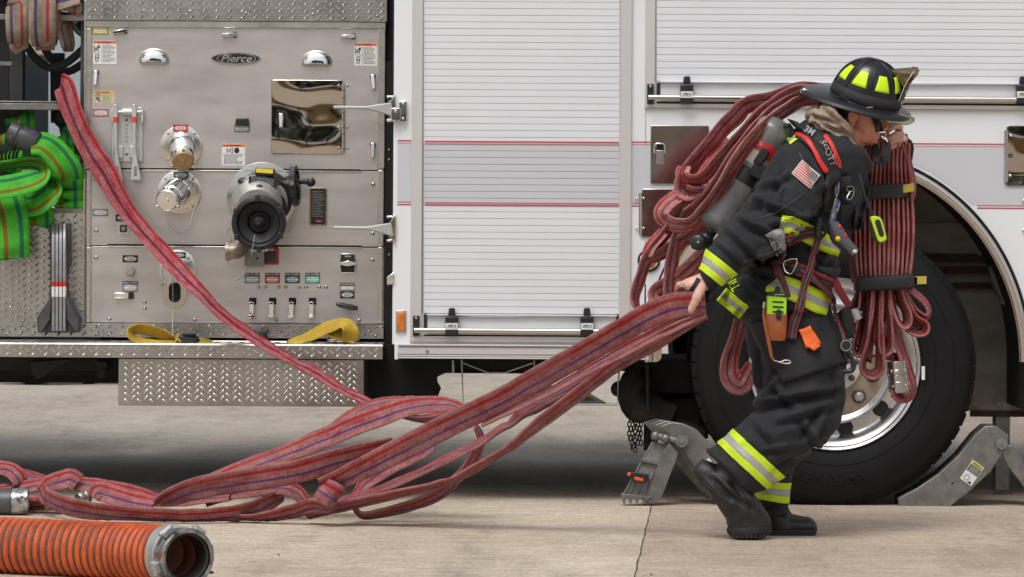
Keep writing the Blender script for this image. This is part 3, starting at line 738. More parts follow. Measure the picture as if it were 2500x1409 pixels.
t, r_, o, k = wheel_parts(WC, RT, YW, TRUCK)
WH = build('wheel', r_, rim_m, TRUCK)
build('tyre', t, tyre_m, WH, smooth=30)
mb = MB()
mb.lathe(o, (0, 1, 0), [(129*k, 0.05), (126*k, 0.047), (60*k, 0.045), (60*k, 0.06)], 64, caps=False)
build('disc', mb, mat('dusty_disc', (0.42,0.35,0.27), 0.5, 0.5, var=0.3, vscale=20), WH)
mb = MB(); mb.lathe(o, (0, 1, 0), [(66*k, 0.046), (66*k, 0.028), (60*k, 0.024), (44*k, 0.022), (40*k, -0.01), (34*k, -0.03), (0, -0.034)], 48, caps=False)
build('hub_cover', mb, mat('pale_hub', (0.62,0.62,0.60), 0.35, 0.3), WH)
for i in range(10):
    a = 2*pi*i/10+radians(-52); p = Vector((o.x+100*k*cos(a), o.y+0.047, o.z+100*k*sin(a)))
    mb = MB(); mb.lathe(p, (0, -1, 0), [(18*k, 0), (18*k, 0.004), (14*k, 0.006), (14*k, 0.010)], 6 if 0 else 20); mb.mat(1).lathe(p+Vector((0, -0.010, 0)), (0, -1, 0), [(12.5*k, 0), (12.5*k, 0.022), (9*k, 0.024)], 6); mb.mat(2).cyl(p+Vector((0, -0.03, 0)), p+Vector((0, -0.045, 0)), 8*k, n=16)
    build('lug_nut', mb, [mat('dark_nut', (0.10,0.085,0.07), 0.5, 0.6), bolt_m, steel_trim], WH, bevel=0.0012)
for i in range(8):
    a = 2*pi*i/8+radians(-38); p = Vector((o.x+54*k*cos(a), o.y+0.024, o.z+54*k*sin(a)))
    mb = MB(); mb.lathe(p, (0, -1, 0), [(8*k, 0), (8*k, 0.004), (6*k, 0.010), (2*k, 0.012)], 10); build('hub_stud', mb, mat('dark_nut'), WH)
for i in range(10):
    a = 2*pi*i/10+radians(-79); rr = 160*k; p = Vector((o.x+rr*cos(a), o.y+0.082, o.z+rr*sin(a)))
    mb = MB(); mb.lathe(p, (0, -1, 0), [(20*k, -0.05), (20*k, 0.0015)], 28); build('hand_hole', mb, blackgap, WH)
mb = MB(); c0 = P(2254, 911, YW-0.014); mb.box(c0, (0.012, 0.003, 0.050)); build('chalk_mark', mb, lblw, WH)
mb = MB()
for i, ch in enumerate('275/80R22.5'):
    a = radians(-128+i*5.2); rr = 278*k; c = Vector((o.x+rr*cos(a), o.y-0.0135, o.z+rr*sin(a)))
    mb.text(ch, c, 0.022, 0.030, R=Matrix.Rotation(-(a+pi/2), 3, 'Y'), th=0.001, bold=0.005)
build('sidewall_lettering', mb, tyre_m, WH, solid=0.0012)
# inner dual wheels and the far side ones, simpler
for yy in (YW+0.36, 1.55, 1.9):
    mb = MB(); mb.lathe(Vector((WC.x, yy, WC.z)), (0, 1, 0), [(0.1, 0.05), (0.31, 0.05), (0.33, 0.0), (0.45, -0.01), (0.51, 0.02), (0.522, 0.05), (0.522, 0.24), (0.5, 0.28), (0.31, 0.28)], 48); build('rear_tyre', mb, tyre_m, TRUCK)

# undercarriage
mb = MB()
mb.rect(-120, 876, 900, 905, 0.10, 0.9); mb.rect(-120, 876, 300, 934, 0.75, 0.95); mb.rect(60, 930, 100, 940, 0.8, 0.9); mb.rect(200, 925, 230, 938, 0.8, 0.9)
mb.rect(1040, 872, 1600, 905, 0.35, 0.9); mb.rect(1090, 905, 1360, 912, 0.5, 0.9); mb.rect(962, 700, 1600, 876, 0.0, 0.6)
build('chassis_rail', mb, under_m, TRUCK, bevel=0.004)
mb = MB(); xa, xb, xc = P(-2600, 0, 0).x, P(1040, 0, 0).x, P(1560, 0, 0).x
mb.box(((xa+xb)/2, 1.3, 0.50), (xb-xa, 1.7, 0.14)); mb.box(((xb+xc)/2+0.002, 1.45, 0.53), (xc-xb, 1.4, 0.12)); mb.box((P(2800,0,0).x, 1.3, 0.50), (1.2, 1.7, 0.2))
build('underbody_shade_slab', mb, under_m, TRUCK, bevel=0.004)  # wide slab added to deepen the shade under the truck
mb = MB(); xd = P(-130, 0, 0).x; mb.box(((xa+xd)/2, 1.0, 1.70), (xd-xa, 2.6, 2.30)); CAB = build('unseen_cab', mb, white, TRUCK, bevel=0.05, seg=3)  # unseen cab volume, added to stop light leaking in from the left
for q_ in (0.25, 0.72):
    mb = MB(); mb.box((xa+(xd-xa)*q_, -0.30, 2.1), ((xd-xa)*0.3, 0.02, 0.75)); build('side_window', mb, mat('cab_glass', (0.02,0.02,0.025), 0.05), CAB, bevel=0.01)
for yy in (-0.25, 1.9):
    mb = MB(); mb.lathe(Vector((xa+(xd-xa)*0.5, yy, WC.z)), (0, 1, 0), [(0.1, 0.05), (0.31, 0.05), (0.33, 0.0), (0.45, -0.01), (0.51, 0.02), (0.522, 0.05), (0.522, 0.24), (0.5, 0.28), (0.31, 0.28)], 48); build('front_tyre', mb, tyre_m, TRUCK)
mb = MB(); mb.pxprism([(75, 885), (170, 880), (90, 925), (80, 915)], 0.05, 0.15); build('mounting_bracket', mb, black, TRUCK)
mb = MB(); mb.rect(232, 883, 262, 900, 0.02, 0.2); mb.rect(238, 900, 256, 924, 0.03, 0.2); build('mounting_bracket', mb, under_m, TRUCK, bevel=0.003)
mb = MB(); pts = [(885, 840), (885, 985), (1060, 985), (1068, 972), (1058, 955), (1058, 935), (1068, 920), (1085, 912), (1104, 908), (1104, 840)]
mb.pxprism(pts, -0.02, 0.8); build('tank', mb, blackgap, TRUCK, bevel=0.004)
mb = MB(); mb.rect(936, 150, 962, 985, 0.0, 0.9); build('dark_gap_block', mb, blackgap, TRUCK, bevel=0.003)  # near-black block standing in for the shaded gap beside the body
for y in (248, 298, 366, 390, 622): 
    mb = MB(); mb.ball(P(950, y, 0.0), 0.005, n=8, m=6); build('rivet', mb, bolt_m, TRUCK)
rod = mat('wire_rod', (0.45,0.45,0.44), 0.35, 0.9)
mb = MB(); Z = YB+0.12
mb.tube([P(*p, Z) for p in [(1127, 878), (1131, 985), (1507, 988), (1511, 905)]], 0.004, 8)
mb.tube([P(*p, Z) for p in [(1131, 886), (1192, 910), (1232, 910), (1300, 886)]], 0.0035, 8); mb.tube([P(*p, Z) for p in [(1106, 880), (1107, 910)]], 0.005, 8)
mb.tube([P(*p, Z) for p in [(1304, 880), (1309, 988)]], 0.003, 8)
build('folding_step_frame', mb, rod, TRUCK)
mb = MB()   # axle, chain unit and brake chamber
mb.ball(P(1562, 960, 0.15), (0.085, 0.10, 0.115)); mb.cyl(P(1552, 985, 0.0), P(1645, 1022, -0.02), 0.060, 0.052, 24); mb.ball(P(1510, 950, 0.15), 0.03)
mb.rect(1560, 878, 1720, 960, 0.1, 0.7); mb.cyl(P(1600, 990, 0.4), P(2040, 990, 0.4), 0.075, n=20); mb.cyl(P(1640, 1035, 0.0), P(1720, 1062, 0.0), 0.028, n=12)
mb.box(P(1665, 1000, 0.3), (0.12, 0.3, 0.10)); mb.pxprism([(1630, 1000), (1720, 985), (1730, 1070), (1700, 1080), (1640, 1040)], 0.3, 0.4)
build('axle_assembly', mb, under_m, TRUCK, bevel=0.003)
def chain(mb, x, y0, y1, Y, ln=0.022):
    p = P(x, y0, Y); z1 = P(x, y1, Y).z; i = 0
    while p.z > z1:
        pts = []; 
        for kk in range(10):
            a = 2*pi*kk/10; u = 0.0065*cos(a); w = (ln*0.5)*sin(a)
            pts.append(p+(Vector((u, 0, w)) if i % 2 else Vector((u*0.25, u, w))))
        mb.tube(pts, 0.0026, 5, closed=True); p = p+Vector((random.uniform(-.0012, .0012), 0, -ln*0.78)); i += 1
for xs, y0, y1 in ((1537, 1025, 1070), (1545, 1025, 1095), (1551, 1020, 1108), (1558, 1025, 1090), (1565, 1025, 1085), (1585, 1030, 1100), (1592, 1030, 1095), (1540, 885, 915), (1548, 885, 920), (1560, 885, 915)):
    mb = MB(); chain(mb, xs, y0, y1, 0.02); build('hanging_chain', mb, mat('chain_steel', (0.035,0.033,0.03), 0.5, 0.6), TRUCK)
mb = MB(); mb.rect(1572, 1025, 1606, 1100, 0.06, 0.09); build('mud_flap', mb, rubber, TRUCK)

# ------------------------------------------------------------------ pump panel fittings
def wide(mb, c, w, h, yf, yb): mb.box((c.x, (yf+yb)/2, c.z), (w, yb-yf, h))
def lever(x, y, L, rot, par=None, w=11):
    """small chrome pull latch, rot degrees from vertical"""
    R = Matrix.Rotation(radians(rot), 3, 'Y'); c = P(x, y, -0.012); mb = MB(); l = S(L)
    vs_ = [(-S(w)/2, 0.006, l/2), (S(w)/2, 0.006, l/2), (S(w)*0.36, 0.006, -l/2), (-S(w)*0.36, 0.006, -l/2)]
    front = [(-S(w)*0.42, -0.006, l/2*0.94), (S(w)*0.42, -0.006, l/2*0.94), (S(w)*0.30, -0.010, -l/2*0.9), (-S(w)*0.30, -0.010, -l/2*0.9)]
    mb.add([c+R @ Vector(v) for v in vs_+front], [(4,5,6,7), (0,1,5,4), (1,2,6,5), (2,3,7,6), (3,0,4,7)])
    mb.i = 1; mb.box(c+R @ Vector((0, 0.008, l*0.36)), (S(w+3), 0.008, l*0.26), R)
    return build('pull_latch', mb, [chrome, plasticb], par or PANEL, bevel=0.0012)
lever(293, 77, 36, 80); lever(560, 85, 36, 88); lever(850, 89, 36, 88); lever(233, 190, 38, 2); lever(911, 200, 38, -6); lever(910, 367, 38, 0)
def handle(x, y):
    mb = MB(); pts = []
    for i in range(17):
        t = pi*i/16; pts.append((x+38*cos(t)*(1 if i not in (0, 16) else 1), y-2-17*sin(t)))
    pts = [(x+37, y+15)]+[(px, py) for px, py in pts]+[(x-37, y+15)]
    c = P(x, y+15, 0); vs_ = []; fs = []; nr, na = 8, 24
    for j in range(nr+1):
        rr = j/nr
        for i in range(na+1):
            t = pi*i/na; vs_.append(Vector((c.x+S(38)*rr*cos(t), -0.026*sqrt(max(0, 1-rr**3.0)), c.z+S(34)*rr*max(0.0, sin(t))**0.8)))
    for j in range(nr):
        for i in range(na): a = j*(na+1)+i; fs.append((a, a+1, a+na+2, a+na+1))
    mb.add(vs_, fs); d = build('grab_handle', mb, chrome, PANEL, smooth=80)
    mb = MB(); mb.rrect(x-30, y+13, x+30, y+19, 2, -0.016, -0.001); build('handle_grip', mb, archm, PANEL, bevel=0.001)
    for sx in (-22, 22):
        mb = MB(); mb.lathe(P(x+sx, y+2, -0.0205), (0, -1, 0), [(S(5), 0), (S(5), 0.001), (S(3.2), 0.0012), (S(3.2), 0.0002)], 14); build('screw', mb, mat('dark_nut'), PANEL)
handle(376, 137); handle(773, 142)
def oval(mb, x, y, a, b, yf, yb, n=40):
    c = P(x, y, yf); mb.prism([Vector((c.x+S(a)*cos(2*pi*i/n), yf, c.z-S(b)*sin(2*pi*i/n))) for i in range(n)], (0, yb-yf, 0))
mb = MB(); oval(mb, 575, 143, 61, 15.5, -0.006, 0); mb.i = 1; 
c = P(575, 143, -0.0062)
def eye(mb, a, b, yf, yb, n=40):
    pts = []
    for i in range(n):
        t = 2*pi*i/n; X = cos(t); pts.append(Vector((c.x+S(a)*X, yf, c.z+S(b)*math.copysign(abs(sin(t))**1.15, sin(t)))))
    mb.prism(pts, (0, yb-yf, 0))
eye(mb, 58, 13, -0.0075, -0.002); mb.i = 2; oval(mb, 577, 143, 48, 13.5, -0.0082, -0.003); mb.i = 1; oval(mb, 577, 143, 46, 12.2, -0.0088, -0.003)
mb.i = 2; mb.text('Pierce', P(577, 142.5, -0.0094), S(76), S(19), shear=0.35, bold=0.012)
build('maker_badge', mb, [chrome, lblk, steel_trim], PANEL, bevel=0)
# polished inspection door
mb = MB(); mb.rrect(662, 195, 836, 376, 4, -0.008, -0.001); IDOOR = build('inspection_door', mb, mirror, PANEL, bevel=0.002)
mb = MB(); mb.tube([P(837.5, 203, -0.012), P(837.5, 372, -0.012)], 0.0045, 10); mb.i = 1
for i in range(9): mb.rect(833.5, 220+i*18, 842, 221+i*18, -0.018, -0.004)
build('hinge', mb, [steel_trim, blackgap], PANEL)
lever(686, 294, 36, 0, PANEL, 12)
def screw(x, y, r=5.2, Y=0.0, par=None, m=bolt_m):
    mb = MB(); mb.ball(P(x, y, Y), (S(r), S(r)*0.6, S(r)), n=12, m=8); mb.box(P(x, y, Y)+Vector((0, -S(r)*0.6, 0)), (S(r*1.1), 0.0008, 0.0007)); return build('screw', mb, m, par or PANEL)
for x, y in ((235, 440), (235, 563), (235, 629), (911, 450), (910, 570), (909, 635), (267, 779), (475, 781), (675, 780), (876, 783), (353, 737), (353, 753)): screw(x, y)
for x in (632, 648, 680, 697, 730, 747, 779, 795): screw(x, 701, 5)
for x, y in ((827, 209), (827, 311), (827, 361)): screw(x, y, 3.6, -0.008)
for x, y in ((848, 209), (848, 311), (848, 362)): screw(x, y, 3.6)
for x, y in ((233, 26), (352, 27), (463, 28), (600, 32), (764, 35), (921, 39)): screw(x, y, 4, -0.018)
for x, y in ((241, 795), (376, 796), (511, 797), (645, 797), (931, 799), (185, 541), (182, 764)): screw(x, y, 4, -0.02)

def lines(mb, x0, x1, y0, y1, n, yf, m, h=1.2):
    mb.i = m
    for i in range(n):
        y = y0+(y1-y0)*(i+0.5)/n; e = x1-(x1-x0)*random.choice((0, 0.05, 0.12, 0.3))
        x = x0
        while x < e-2:
            wl = random.uniform(3, 8); mb.rect(x, y-h/2, min(x+wl, e), y+h/2, yf-0.0003, yf); x += wl+1.4
def warn(x, y, w, h, kind, Y=0.0, par=None):
    """safety label; kind picks header colour and drawing"""
    mb = MB(); x0, y0, x1, y1 = x-w/2, y-h/2, x+w/2, y+h/2; f = Y-0.0012
    body = 4 if kind == 'yellow' else 0
    mb.mat(body).rrect(x0, y0, x1, y1, 1.2, f, Y)
    hd = 3 if kind == 'yellow' else 1
    hh = 7 if h > 40 else 6
    mb.mat(hd).rect(x0+0.8, y0+0.8, x1-0.8, y0+hh, f-0.0004, f); c = P(x+2, y0+hh/2+0.4, f-0.0007); mb.mat(2).text('WARNING', c, S(w*0.42), S(4.0), bold=0.02)
    t = P(x-w*0.27, y0+hh/2+0.4, f-0.0008); mb.add([t+Vector((-S(2.5), 0, -S(2))), t+Vector((S(2.5), 0, -S(2))), t+Vector((0, 0, S(2)))], [(0,1,2)])
    if kind == 'tall':
        xs = x0+w*0.36; mb.mat(2).rect(xs, y0+9, xs+0.7, y1-2, f-0.0004, f); mb.rect(x0+1, y0+29, xs, y0+29.7, f-0.0004, f)
        for seg in (((3, 12), (3, 26)), ((5, 24), (11, 20)), ((11, 20), (16, 11)), ((10, 20), (13, 26)), ((8, 15), (17, 17)), ((5, 20), (9, 17))):
            mb.tube([P(x0+a, y0+b, f-0.0006) for a, b in seg], S(0.9), 5)
        mb.ball(P(x0+13, y0+13, f), (S(2), 0.0006, S(2)), n=10, m=6)
        for seg in (((6, 34), (14, 33), (13, 42), (11, 50), (6, 50), (6, 34)), ((7, 42), (12, 40))): mb.tube([P(x0+a, y0+b, f-0.0006) for a, b in seg], S(0.9), 5)
        lines(mb, xs+3, x1-3, y0+9, y1-4, 14, f, 2)
    elif kind == 'yellow':
        xs = x0+w*0.42; mb.mat(2).rect(xs, y0+7, xs+0.6, y1-1, f-0.0004, f)
        for seg in (((3, 12), (6, 9), (12, 8), (18, 11)), ((5, 14), (10, 20), (18, 25)), ((9, 12), (12, 19), (16, 14)), ((4, 20), (11, 18), (14, 25))): mb.tube([P(x0+a, y0+b, f-0.0006) for a, b in seg], S(0.9), 5)
        lines(mb, xs+2, x1-2, y0+8, y1-1, 7, f, 2, 0.9)
    else:
        mb.mat(2).rect(x0+1, y0+25, x1-1, y0+25.7, f-0.0004, f)
        mb.ball(P(x+8, y0+16, f), (S(6.5), 0.0008, S(7.5)), n=16, m=6)
        for seg in (((-16, 10), (-16, 22)), ((-14, 13), (-9, 16), (-14, 20)), ((-7, 12), (-2, 9), (-2, 23), (-7, 20), (-7, 12))): mb.tube([P(x+a, y0+b, f-0.0006) for a, b in seg], S(0.8), 5)
        lines(mb, x0+5, x1-5, y0+27, y1-3, 8, f, 2)
    return build('warning_label', mb, [lblw, lblor, lblk, lblo, lblc], par or PANEL, smooth=0)
warn(256, 128, 57, 57, 'tall'); warn(893, 133, 56, 56, 'tall'); warn(254, 237, 51, 29, 'yellow'); warn(570, 378, 57, 53, 'wide')
def plate(x, y, w, h, col, oval_col=None, pull=False, txt=True, Y=0.0, par=None, head=None):
    mb = MB(); f = Y-0.0015; hh = 7 if pull else 0
    mb.mat(1).rect(x-w/2-0.8, y-h/2-0.8, x+w/2+0.8, y+h/2+0.8, f, Y)
    mb.mat(0).rect(x-w/2+0.6, y-h/2+hh+0.6, x+w/2-0.6, y+h/2-0.6, f-0.0004, f)
    cy = y+hh/2
    if pull: mb.mat(2).text(head or 'PULL TO OPEN', P(x, y-h/2+3.2, f-0.0005), S(w*0.92), S(4.4), bold=0.015)
    mb.mat(2); oval(mb, x, cy, w*0.42, (h-hh)*0.36, f-0.0007, f-0.0003, 24)
    mb.mat(0); oval(mb, x, cy, w*0.385, (h-hh)*0.29, f-0.0010, f-0.0006, 24)
    mb.mat(2); oval(mb, x, cy, w*0.36, (h-hh)*0.24, f-0.0013, f-0.0009, 24)
    mb.i = 0
    for q in ((-0.11, 0.11) if (h-hh) > 13 else (0,)):
        a = w*0.24; mb.rect(x-a, cy+q*(h-hh)-0.7, x+a, cy+q*(h-hh)+0.7, f-0.0016, f-0.0012)
    return build('name_plate', mb, [col, lblk, lblw], par or PANEL, smooth=0)
plate(244, 74, 38, 18, lbly); plate(246, 276, 37, 16, mat('label_rose', (0.55,0.25,0.25), 0.5)); plate(591, 314, 36, 16, lblgr)
plate(245, 519, 36, 16, lblgr); plate(300, 532, 34, 15, lblk); plate(318, 632, 36, 16, lblk); plate(318, 699, 36, 24, lblgr, pull=True)
for x, m_ in ((616, lblgr), (665, lblr), (714, lblg), (763, lblt)): plate(x, 679, 35, 24, m_, pull=True)
plate(848, 700, 35, 17, lblc, pull=True, head='CAUTION'); plate(848, 720, 34, 16, lblk)
# control levers under their plates
for x in (617, 665.5, 714, 763):
    mb = MB(); mb.rrect(x-9, 727, x+9, 744, 2, -0.003, 0.0); build('lever_slot', mb, blackgap, PANEL)
    mb = MB(); mb.pxprism([(x-9, 738), (x+3, 738), (x+2.5, 772), (x-8.5, 772)], -0.030, -0.012); mb.rect(x-11, 769, x+3, 776, -0.034, -0.012); mb.rect(x-8, 737, x+2, 744, -0.03, 0.0)
    build('control_lever', mb, chrome, PANEL, bevel=0.0015)
mb = MB(); mb.rrect(312, 713, 326, 730, 2, -0.012, 0.0); a = build('lever_slot', mb, plasticb, PANEL, bevel=0.001)
mb = MB(); mb.rect(277, 715, 314, 728, -0.030, -0.014); build('control_lever', mb, chrome, PANEL, bevel=0.002)
mb = MB(); mb.cyl(P(318, 663, 0), P(318, 663, -0.03), S(11), S(10), 24); build('push_knob', mb, mat('tan_plastic', (0.34,0.29,0.24), 0.5), PANEL, bevel=0.003)
mb = MB(); mb.rrect(288, 545, 314, 571, 2, -0.006, 0.0); mb.i = 1; mb.rrect(292, 549, 310, 567, 3, -0.010, -0.004); mb.i = 2; mb.cyl(P(301, 558, -0.008), P(301, 558, -0.014), S(6), n=16); build('push_switch', mb, [lblw, plasticb, bolt_m], PANEL, bevel=0.001)
mb = MB(); mb.pxprism([(576, 289), (606, 289), (608, 306), (574, 306)], -0.022, 0.0); build('toggle_cover', mb, plasticb, PANEL, bevel=0.003)
# black dial with chrome bar and T handle
mb = MB(); mb.pxprism([(831, 619), (867, 619), (870, 643), (867, 667), (831, 667), (828, 643)], -0.006, 0.0); mb.i = 1; mb.pxprism([(833, 621), (865, 621), (868, 643), (865, 665), (833, 665), (830, 643)], -0.009, 0.0)
mb.i = 0; mb.pxprism([(827, 641), (845, 638), (850, 635), (855, 638), (871, 641), (871, 646), (850, 650), (827, 646)], -0.028, -0.008); mb.i = 2
mb.text('OPEN', P(849, 626, -0.0095), S(15), S(4)); build('rotary_control', mb, [chrome, lblk, lblw], PANEL, bevel=0.0012)
mb = MB(); a = P(821, 743, -0.06); b = P(873, 753, -0.06); mb.limb([(821, 738, 821, 747, -0.06, 0.008), (835, 739, 834, 752, -0.06, 0.012), (860, 744, 858, 758, -0.06, 0.012), (873, 748, 872, 758, -0.06, 0.008)]); mb.i = 1; mb.cyl(P(848, 748, 0.0), P(848, 748, -0.055), 0.008, n=12)
build('tee_handle', mb, [plasticb, bolt_m], PANEL)
# instruction plate
mb = MB(); mb.rrect(755, 459, 798, 551, 5, -0.010, 0.0); mb.i = 1; mb.rrect(759, 461, 795, 548, 4, -0.0125, -0.004); lines(mb, 763, 792, 466, 530, 17, -0.0126, 2, 0.9); mb.i = 3; oval(mb, 778, 540, 8, 2.6, -0.0135, -0.010, 16)
build('instruction_plate', mb, [chrome, lblk, lblgr, lblr], PANEL, bevel=0.002)

def cap_chain(pts, par, Y=-0.03, r=0.0022):
    mb = MB(); q = catmull(pts, 10); last = None
    for x, y in q:
        p = P(x, y, Y)
        if last is None or (p-last).length > 0.0062: mb.ball(p, r+0.0006, n=6, m=4); last = p
    return build('ball_chain', mb, steel_trim, par)
# discharge outlets
def outlet(x, y, r, tip, rt, rb, brassy, lab, labxy):
    mb = MB(); mb.lathe(P(x, y, 0), (0, -1, 0), [(S(r), 0), (S(r), 0.004), (S(r-3), 0.006), (S(rb), 0.006)], 48, caps=True)
    d = build('discharge_flange', mb, archm, TRUCK)
    a = P(x, y-8, -0.005); e = P(tip[0], tip[1], -0.14); ax = e-a; L = ax.length
    mb = MB(); mb.lathe(a, ax, [(S(rb+3), 0), (S(rb+3), L*0.18), (S(rb), L*0.22), (S(rb-1), L*0.45), (S(rt+3), L*0.55), (S(rt+3), L*0.72), (S(rt), L*0.76), (S(rt), L*0.96), (S(rt-2), L)], 36)
    build('discharge_elbow', mb, chrome, d)
    mb = MB(); axn = ax.normalized(); mb.lathe(e-axn*0.004, ax, [(S(rt+1), 0), (S(rt+1), 0.010), (S(rt-2), 0.014), (S(6), 0.014), (S(5), 0.022), (0, 0.022)], 36)
    u, v = basis(axn)
    for i in range(3):
        an = 2*pi*i/3+0.5; mb.cyl(e+(u*cos(an)+v*sin(an))*S(rt), e+(u*cos(an)+v*sin(an))*S(rt+7)+axn*0.004, 0.006, n=10)
    build('outlet_cap', mb, brass if brassy else chrome, d)
    for i in range(4):
        an = pi/4+pi/2*i; screw(x+(r-7)*cos(an), y+(r-7)*sin(an), 3.5, -0.006, d)
    if lab: plate(labxy[0], labxy[1], 35, 15, lab, par=d, Y=-0.006)
    return d
o1 = outlet(443, 358, 52, (446, 392), 25, 29, True, lblr, (441, 313))
cap_chain([(476, 375), (477, 400), (474, 440), (474, 470)], o1, -0.06)
o2 = outlet(438, 470, 54, (409, 488), 26, 30, False, lblg, (442, 428))
cap_chain([(402, 505), (404, 535), (425, 562), (445, 566), (462, 550), (475, 505)], o2, -0.03)
mb = MB(); mb.lathe(P(435, 656, 0), (0, -1, 0), [(S(46), 0), (S(46), 0.004), (S(43), 0.006), (0, 0.006)], 48); mb.rrect(396, 640, 456, 752, 28, -0.0055, 0); d = build('discharge_flange', mb, archm, TRUCK)
mb = MB(); mb.rrect(412, 690, 441, 738, 13, -0.008, -0.002); build('slot_opening', mb, blackgap, d)
mb = MB(); mb.lathe(P(424, 664, -0.005), (0, -1, 0), [(S(27), 0), (S(27), 0.05), (S(24), 0.055), (0, 0.056)], 32); build('outlet_cap', mb, castpale, d)
plate(437, 623, 32, 13, lblk, par=d, Y=-0.006)
cap_chain([(421, 672), (422, 720), (421, 790), (422, 822)], d, -0.07)
for x, y in ((395, 695), (459, 630), (463, 640)): screw(x, y, 4, -0.006, d)

# twin swing levers on a cast bracket
mb = MB(); mb.pxprism([(272, 262), (284, 262), (284, 270), (336, 270), (336, 262), (348, 262), (348, 395), (272, 395)], -0.012, 0.0)
for x in (274, 346): mb.rect(x-3, 268, x+4, 300, -0.03, 0)
for x, y in ((290, 378), (328, 378)): mb.rrect(x-12, y-22, x+10, y+8, 2, -0.026, -0.002)
mb.cyl(P(276, 274, -0.03), P(346, 274, -0.03), S(4), n=12); mb.cyl(P(298, 274, -0.03), P(324, 274, -0.03), S(9), n=16)
mb.i = 1; mb.text('A\nK\nR\nO\nN', P(309, 325, -0.0125), S(8), S(46), bold=0.02)
br = build('lever_bracket', mb, [castpale, mat('dark_marking', (0.2,0.2,0.19), 0.6)], TRUCK, bevel=0.002)  # dark grey for the lettering and the lever insets
for x, xe in ((281, 286), (327, 331)):
    mb = MB(); f = -0.05
    mb.pxprism([(x-6, 262), (x-3, 254), (x+3, 254), (x+6, 262), (x+6, 284), (x+5, 300), (xe, 370), (xe+14, 440), (xe-15, 440), (xe-6, 370), (x-5, 300), (x-6, 284)], f, f+0.02)
    mb.i = 1; mb.rect(x-5.5, 284, x+5.5, 299, f-0.002, f+0.022); mb.i = 2; mb.rrect(xe-5, 405, xe+4, 430, 2, f-0.001, f+0.01)
    build('swing_lever', mb, [castpale, mat('lever_red', (0.65,0.05,0.03), 0.45), mat('dark_marking')], br, bevel=0.003)
    for yy in (293, 376): screw(309, yy, 3.5, -0.012, br)

# big intake valve with handwheel
def vt(mb, *a, **k): return mb
vc = P(633, 470, 0)
mb = MB(); mb.lathe(P(640, 482, 0), (0, -1, 0), [(S(86), 0), (S(86), 0.004), (S(83), 0.006), (0, 0.006)], 64); VF = build('intake_valve', mb, mat('dim_mirror', (0.42,0.41,0.385), 0.14, 1.0, bump=0.1, bscale=6, bdet=1), TRUCK, label='cast alloy intake valve with black cap and handwheel')
mb = MB(); ax = P(628, 548, -0.34)-P(648, 478, 0.0); a0 = P(648, 478, 0.0); L = ax.length
mb.lathe(a0, ax, [(S(66), 0), (S(68), 0.04), (S(60), 0.06), (S(60), L*0.5)], 40); build('valve_collar', mb, rubber, VF)
mb = MB(); a1 = a0+ax*0.30+Vector((-0.010, 0, 0.02)); ax1 = ax
mb.lathe(a1, ax1, [(S(64), 0), (S(66), 0.02), (S(64), 0.05), (S(56), 0.09), (S(50), 0.13)], 40); mb.lathe(a1, ax1, [(S(68), 0.03), (S(68), 0.045)], 40)
mb.rect(594, 450, 675, 500, -0.16, -0.04)
build('valve_body', mb, castpale, VF)
YV = -0.30
cc = P(631, 545, YV); sV = lambda n: S(n, YV)
axd = (ax.normalized()*0.35+Vector((0, -1, 0))).normalized()
mb = MB(); mb.lathe(cc-axd*0.0, axd, [(sV(62), -0.07), (sV(66), -0.06), (sV(66), 0.0), (sV(62), 0.006), (sV(53), 0.006), (sV(51), -0.004), (sV(49), -0.02), (sV(28), -0.035), (sV(25), -0.055), (0, -0.06)], 56)
u, v = basis(axd)
for i in range(6):
    an = 2*pi*i/6+radians(32); d_ = u*cos(an)+v*sin(an); mb.box(cc+d_*sV(62)+axd*0.0, (0.016, 0.05, 0.022), Matrix((u, axd, v)).transposed() @ Matrix.Rotation(0, 3, 'Y'))
mb.torus(cc+axd*0.004, axd, sV(57), sV(3), 48, 8)
build('intake_cap', mb, plasticb, VF, bevel=0.002)
mb = MB(); mb.ball(cc+axd*(-0.02), (sV(16), sV(16), sV(16)), n=20, m=14); mb.lathe(cc+axd*(-0.02), axd, [(sV(14), 0), (sV(8), 0.03), (sV(4), 0.045), (0, 0.046)], 16); build('centre_plug', mb, rubber, VF)
mb = MB()
mb.pxprism([(608, 430), (676, 437), (674, 457), (606, 451)], -0.20, -0.17); mb.i = 1
for i, ln in enumerate(('SEE OWNERS MANUAL FOR', 'MAX OPERATING PRESSURE', 'CHECK BEFORE OPENING')):
    mb.text(ln, P(641, 436.5+i*5.6, -0.2005), S(54, -0.2), S(4, -0.2), bold=0.015, R=Matrix.Rotation(radians(5.5), 3, 'Y'))
build('data_plate', mb, [lblk, lblgr], VF, smooth=0)
mb = MB()
mb.pxprism([(624, 409), (669, 412), (668, 430), (622, 427)], -0.20, -0.12)
mb.pxprism([(602, 437), (618, 426), (664, 430), (692, 445), (676, 458), (606, 452)], -0.169, -0.12)
mb.ball(P(592, 445, -0.15), (0.018, 0.02, 0.018)); mb.pxprism([(582, 440), (596, 432), (606, 438), (604, 458), (590, 462)], -0.16, -0.12)
mb.ball(P(633, 462, -0.22), S(11.5, -0.2), n=20, m=14)
build('actuator_box', mb, plasticb, VF, bevel=0.003)
mb = MB(); mb.pxprism([(626, 411), (667, 413.5), (666, 424), (624, 421)], -0.203, -0.198); build('indicator_window', mb, mat('indicator_yellow', (0.72,0.60,0.03), 0.4), VF)
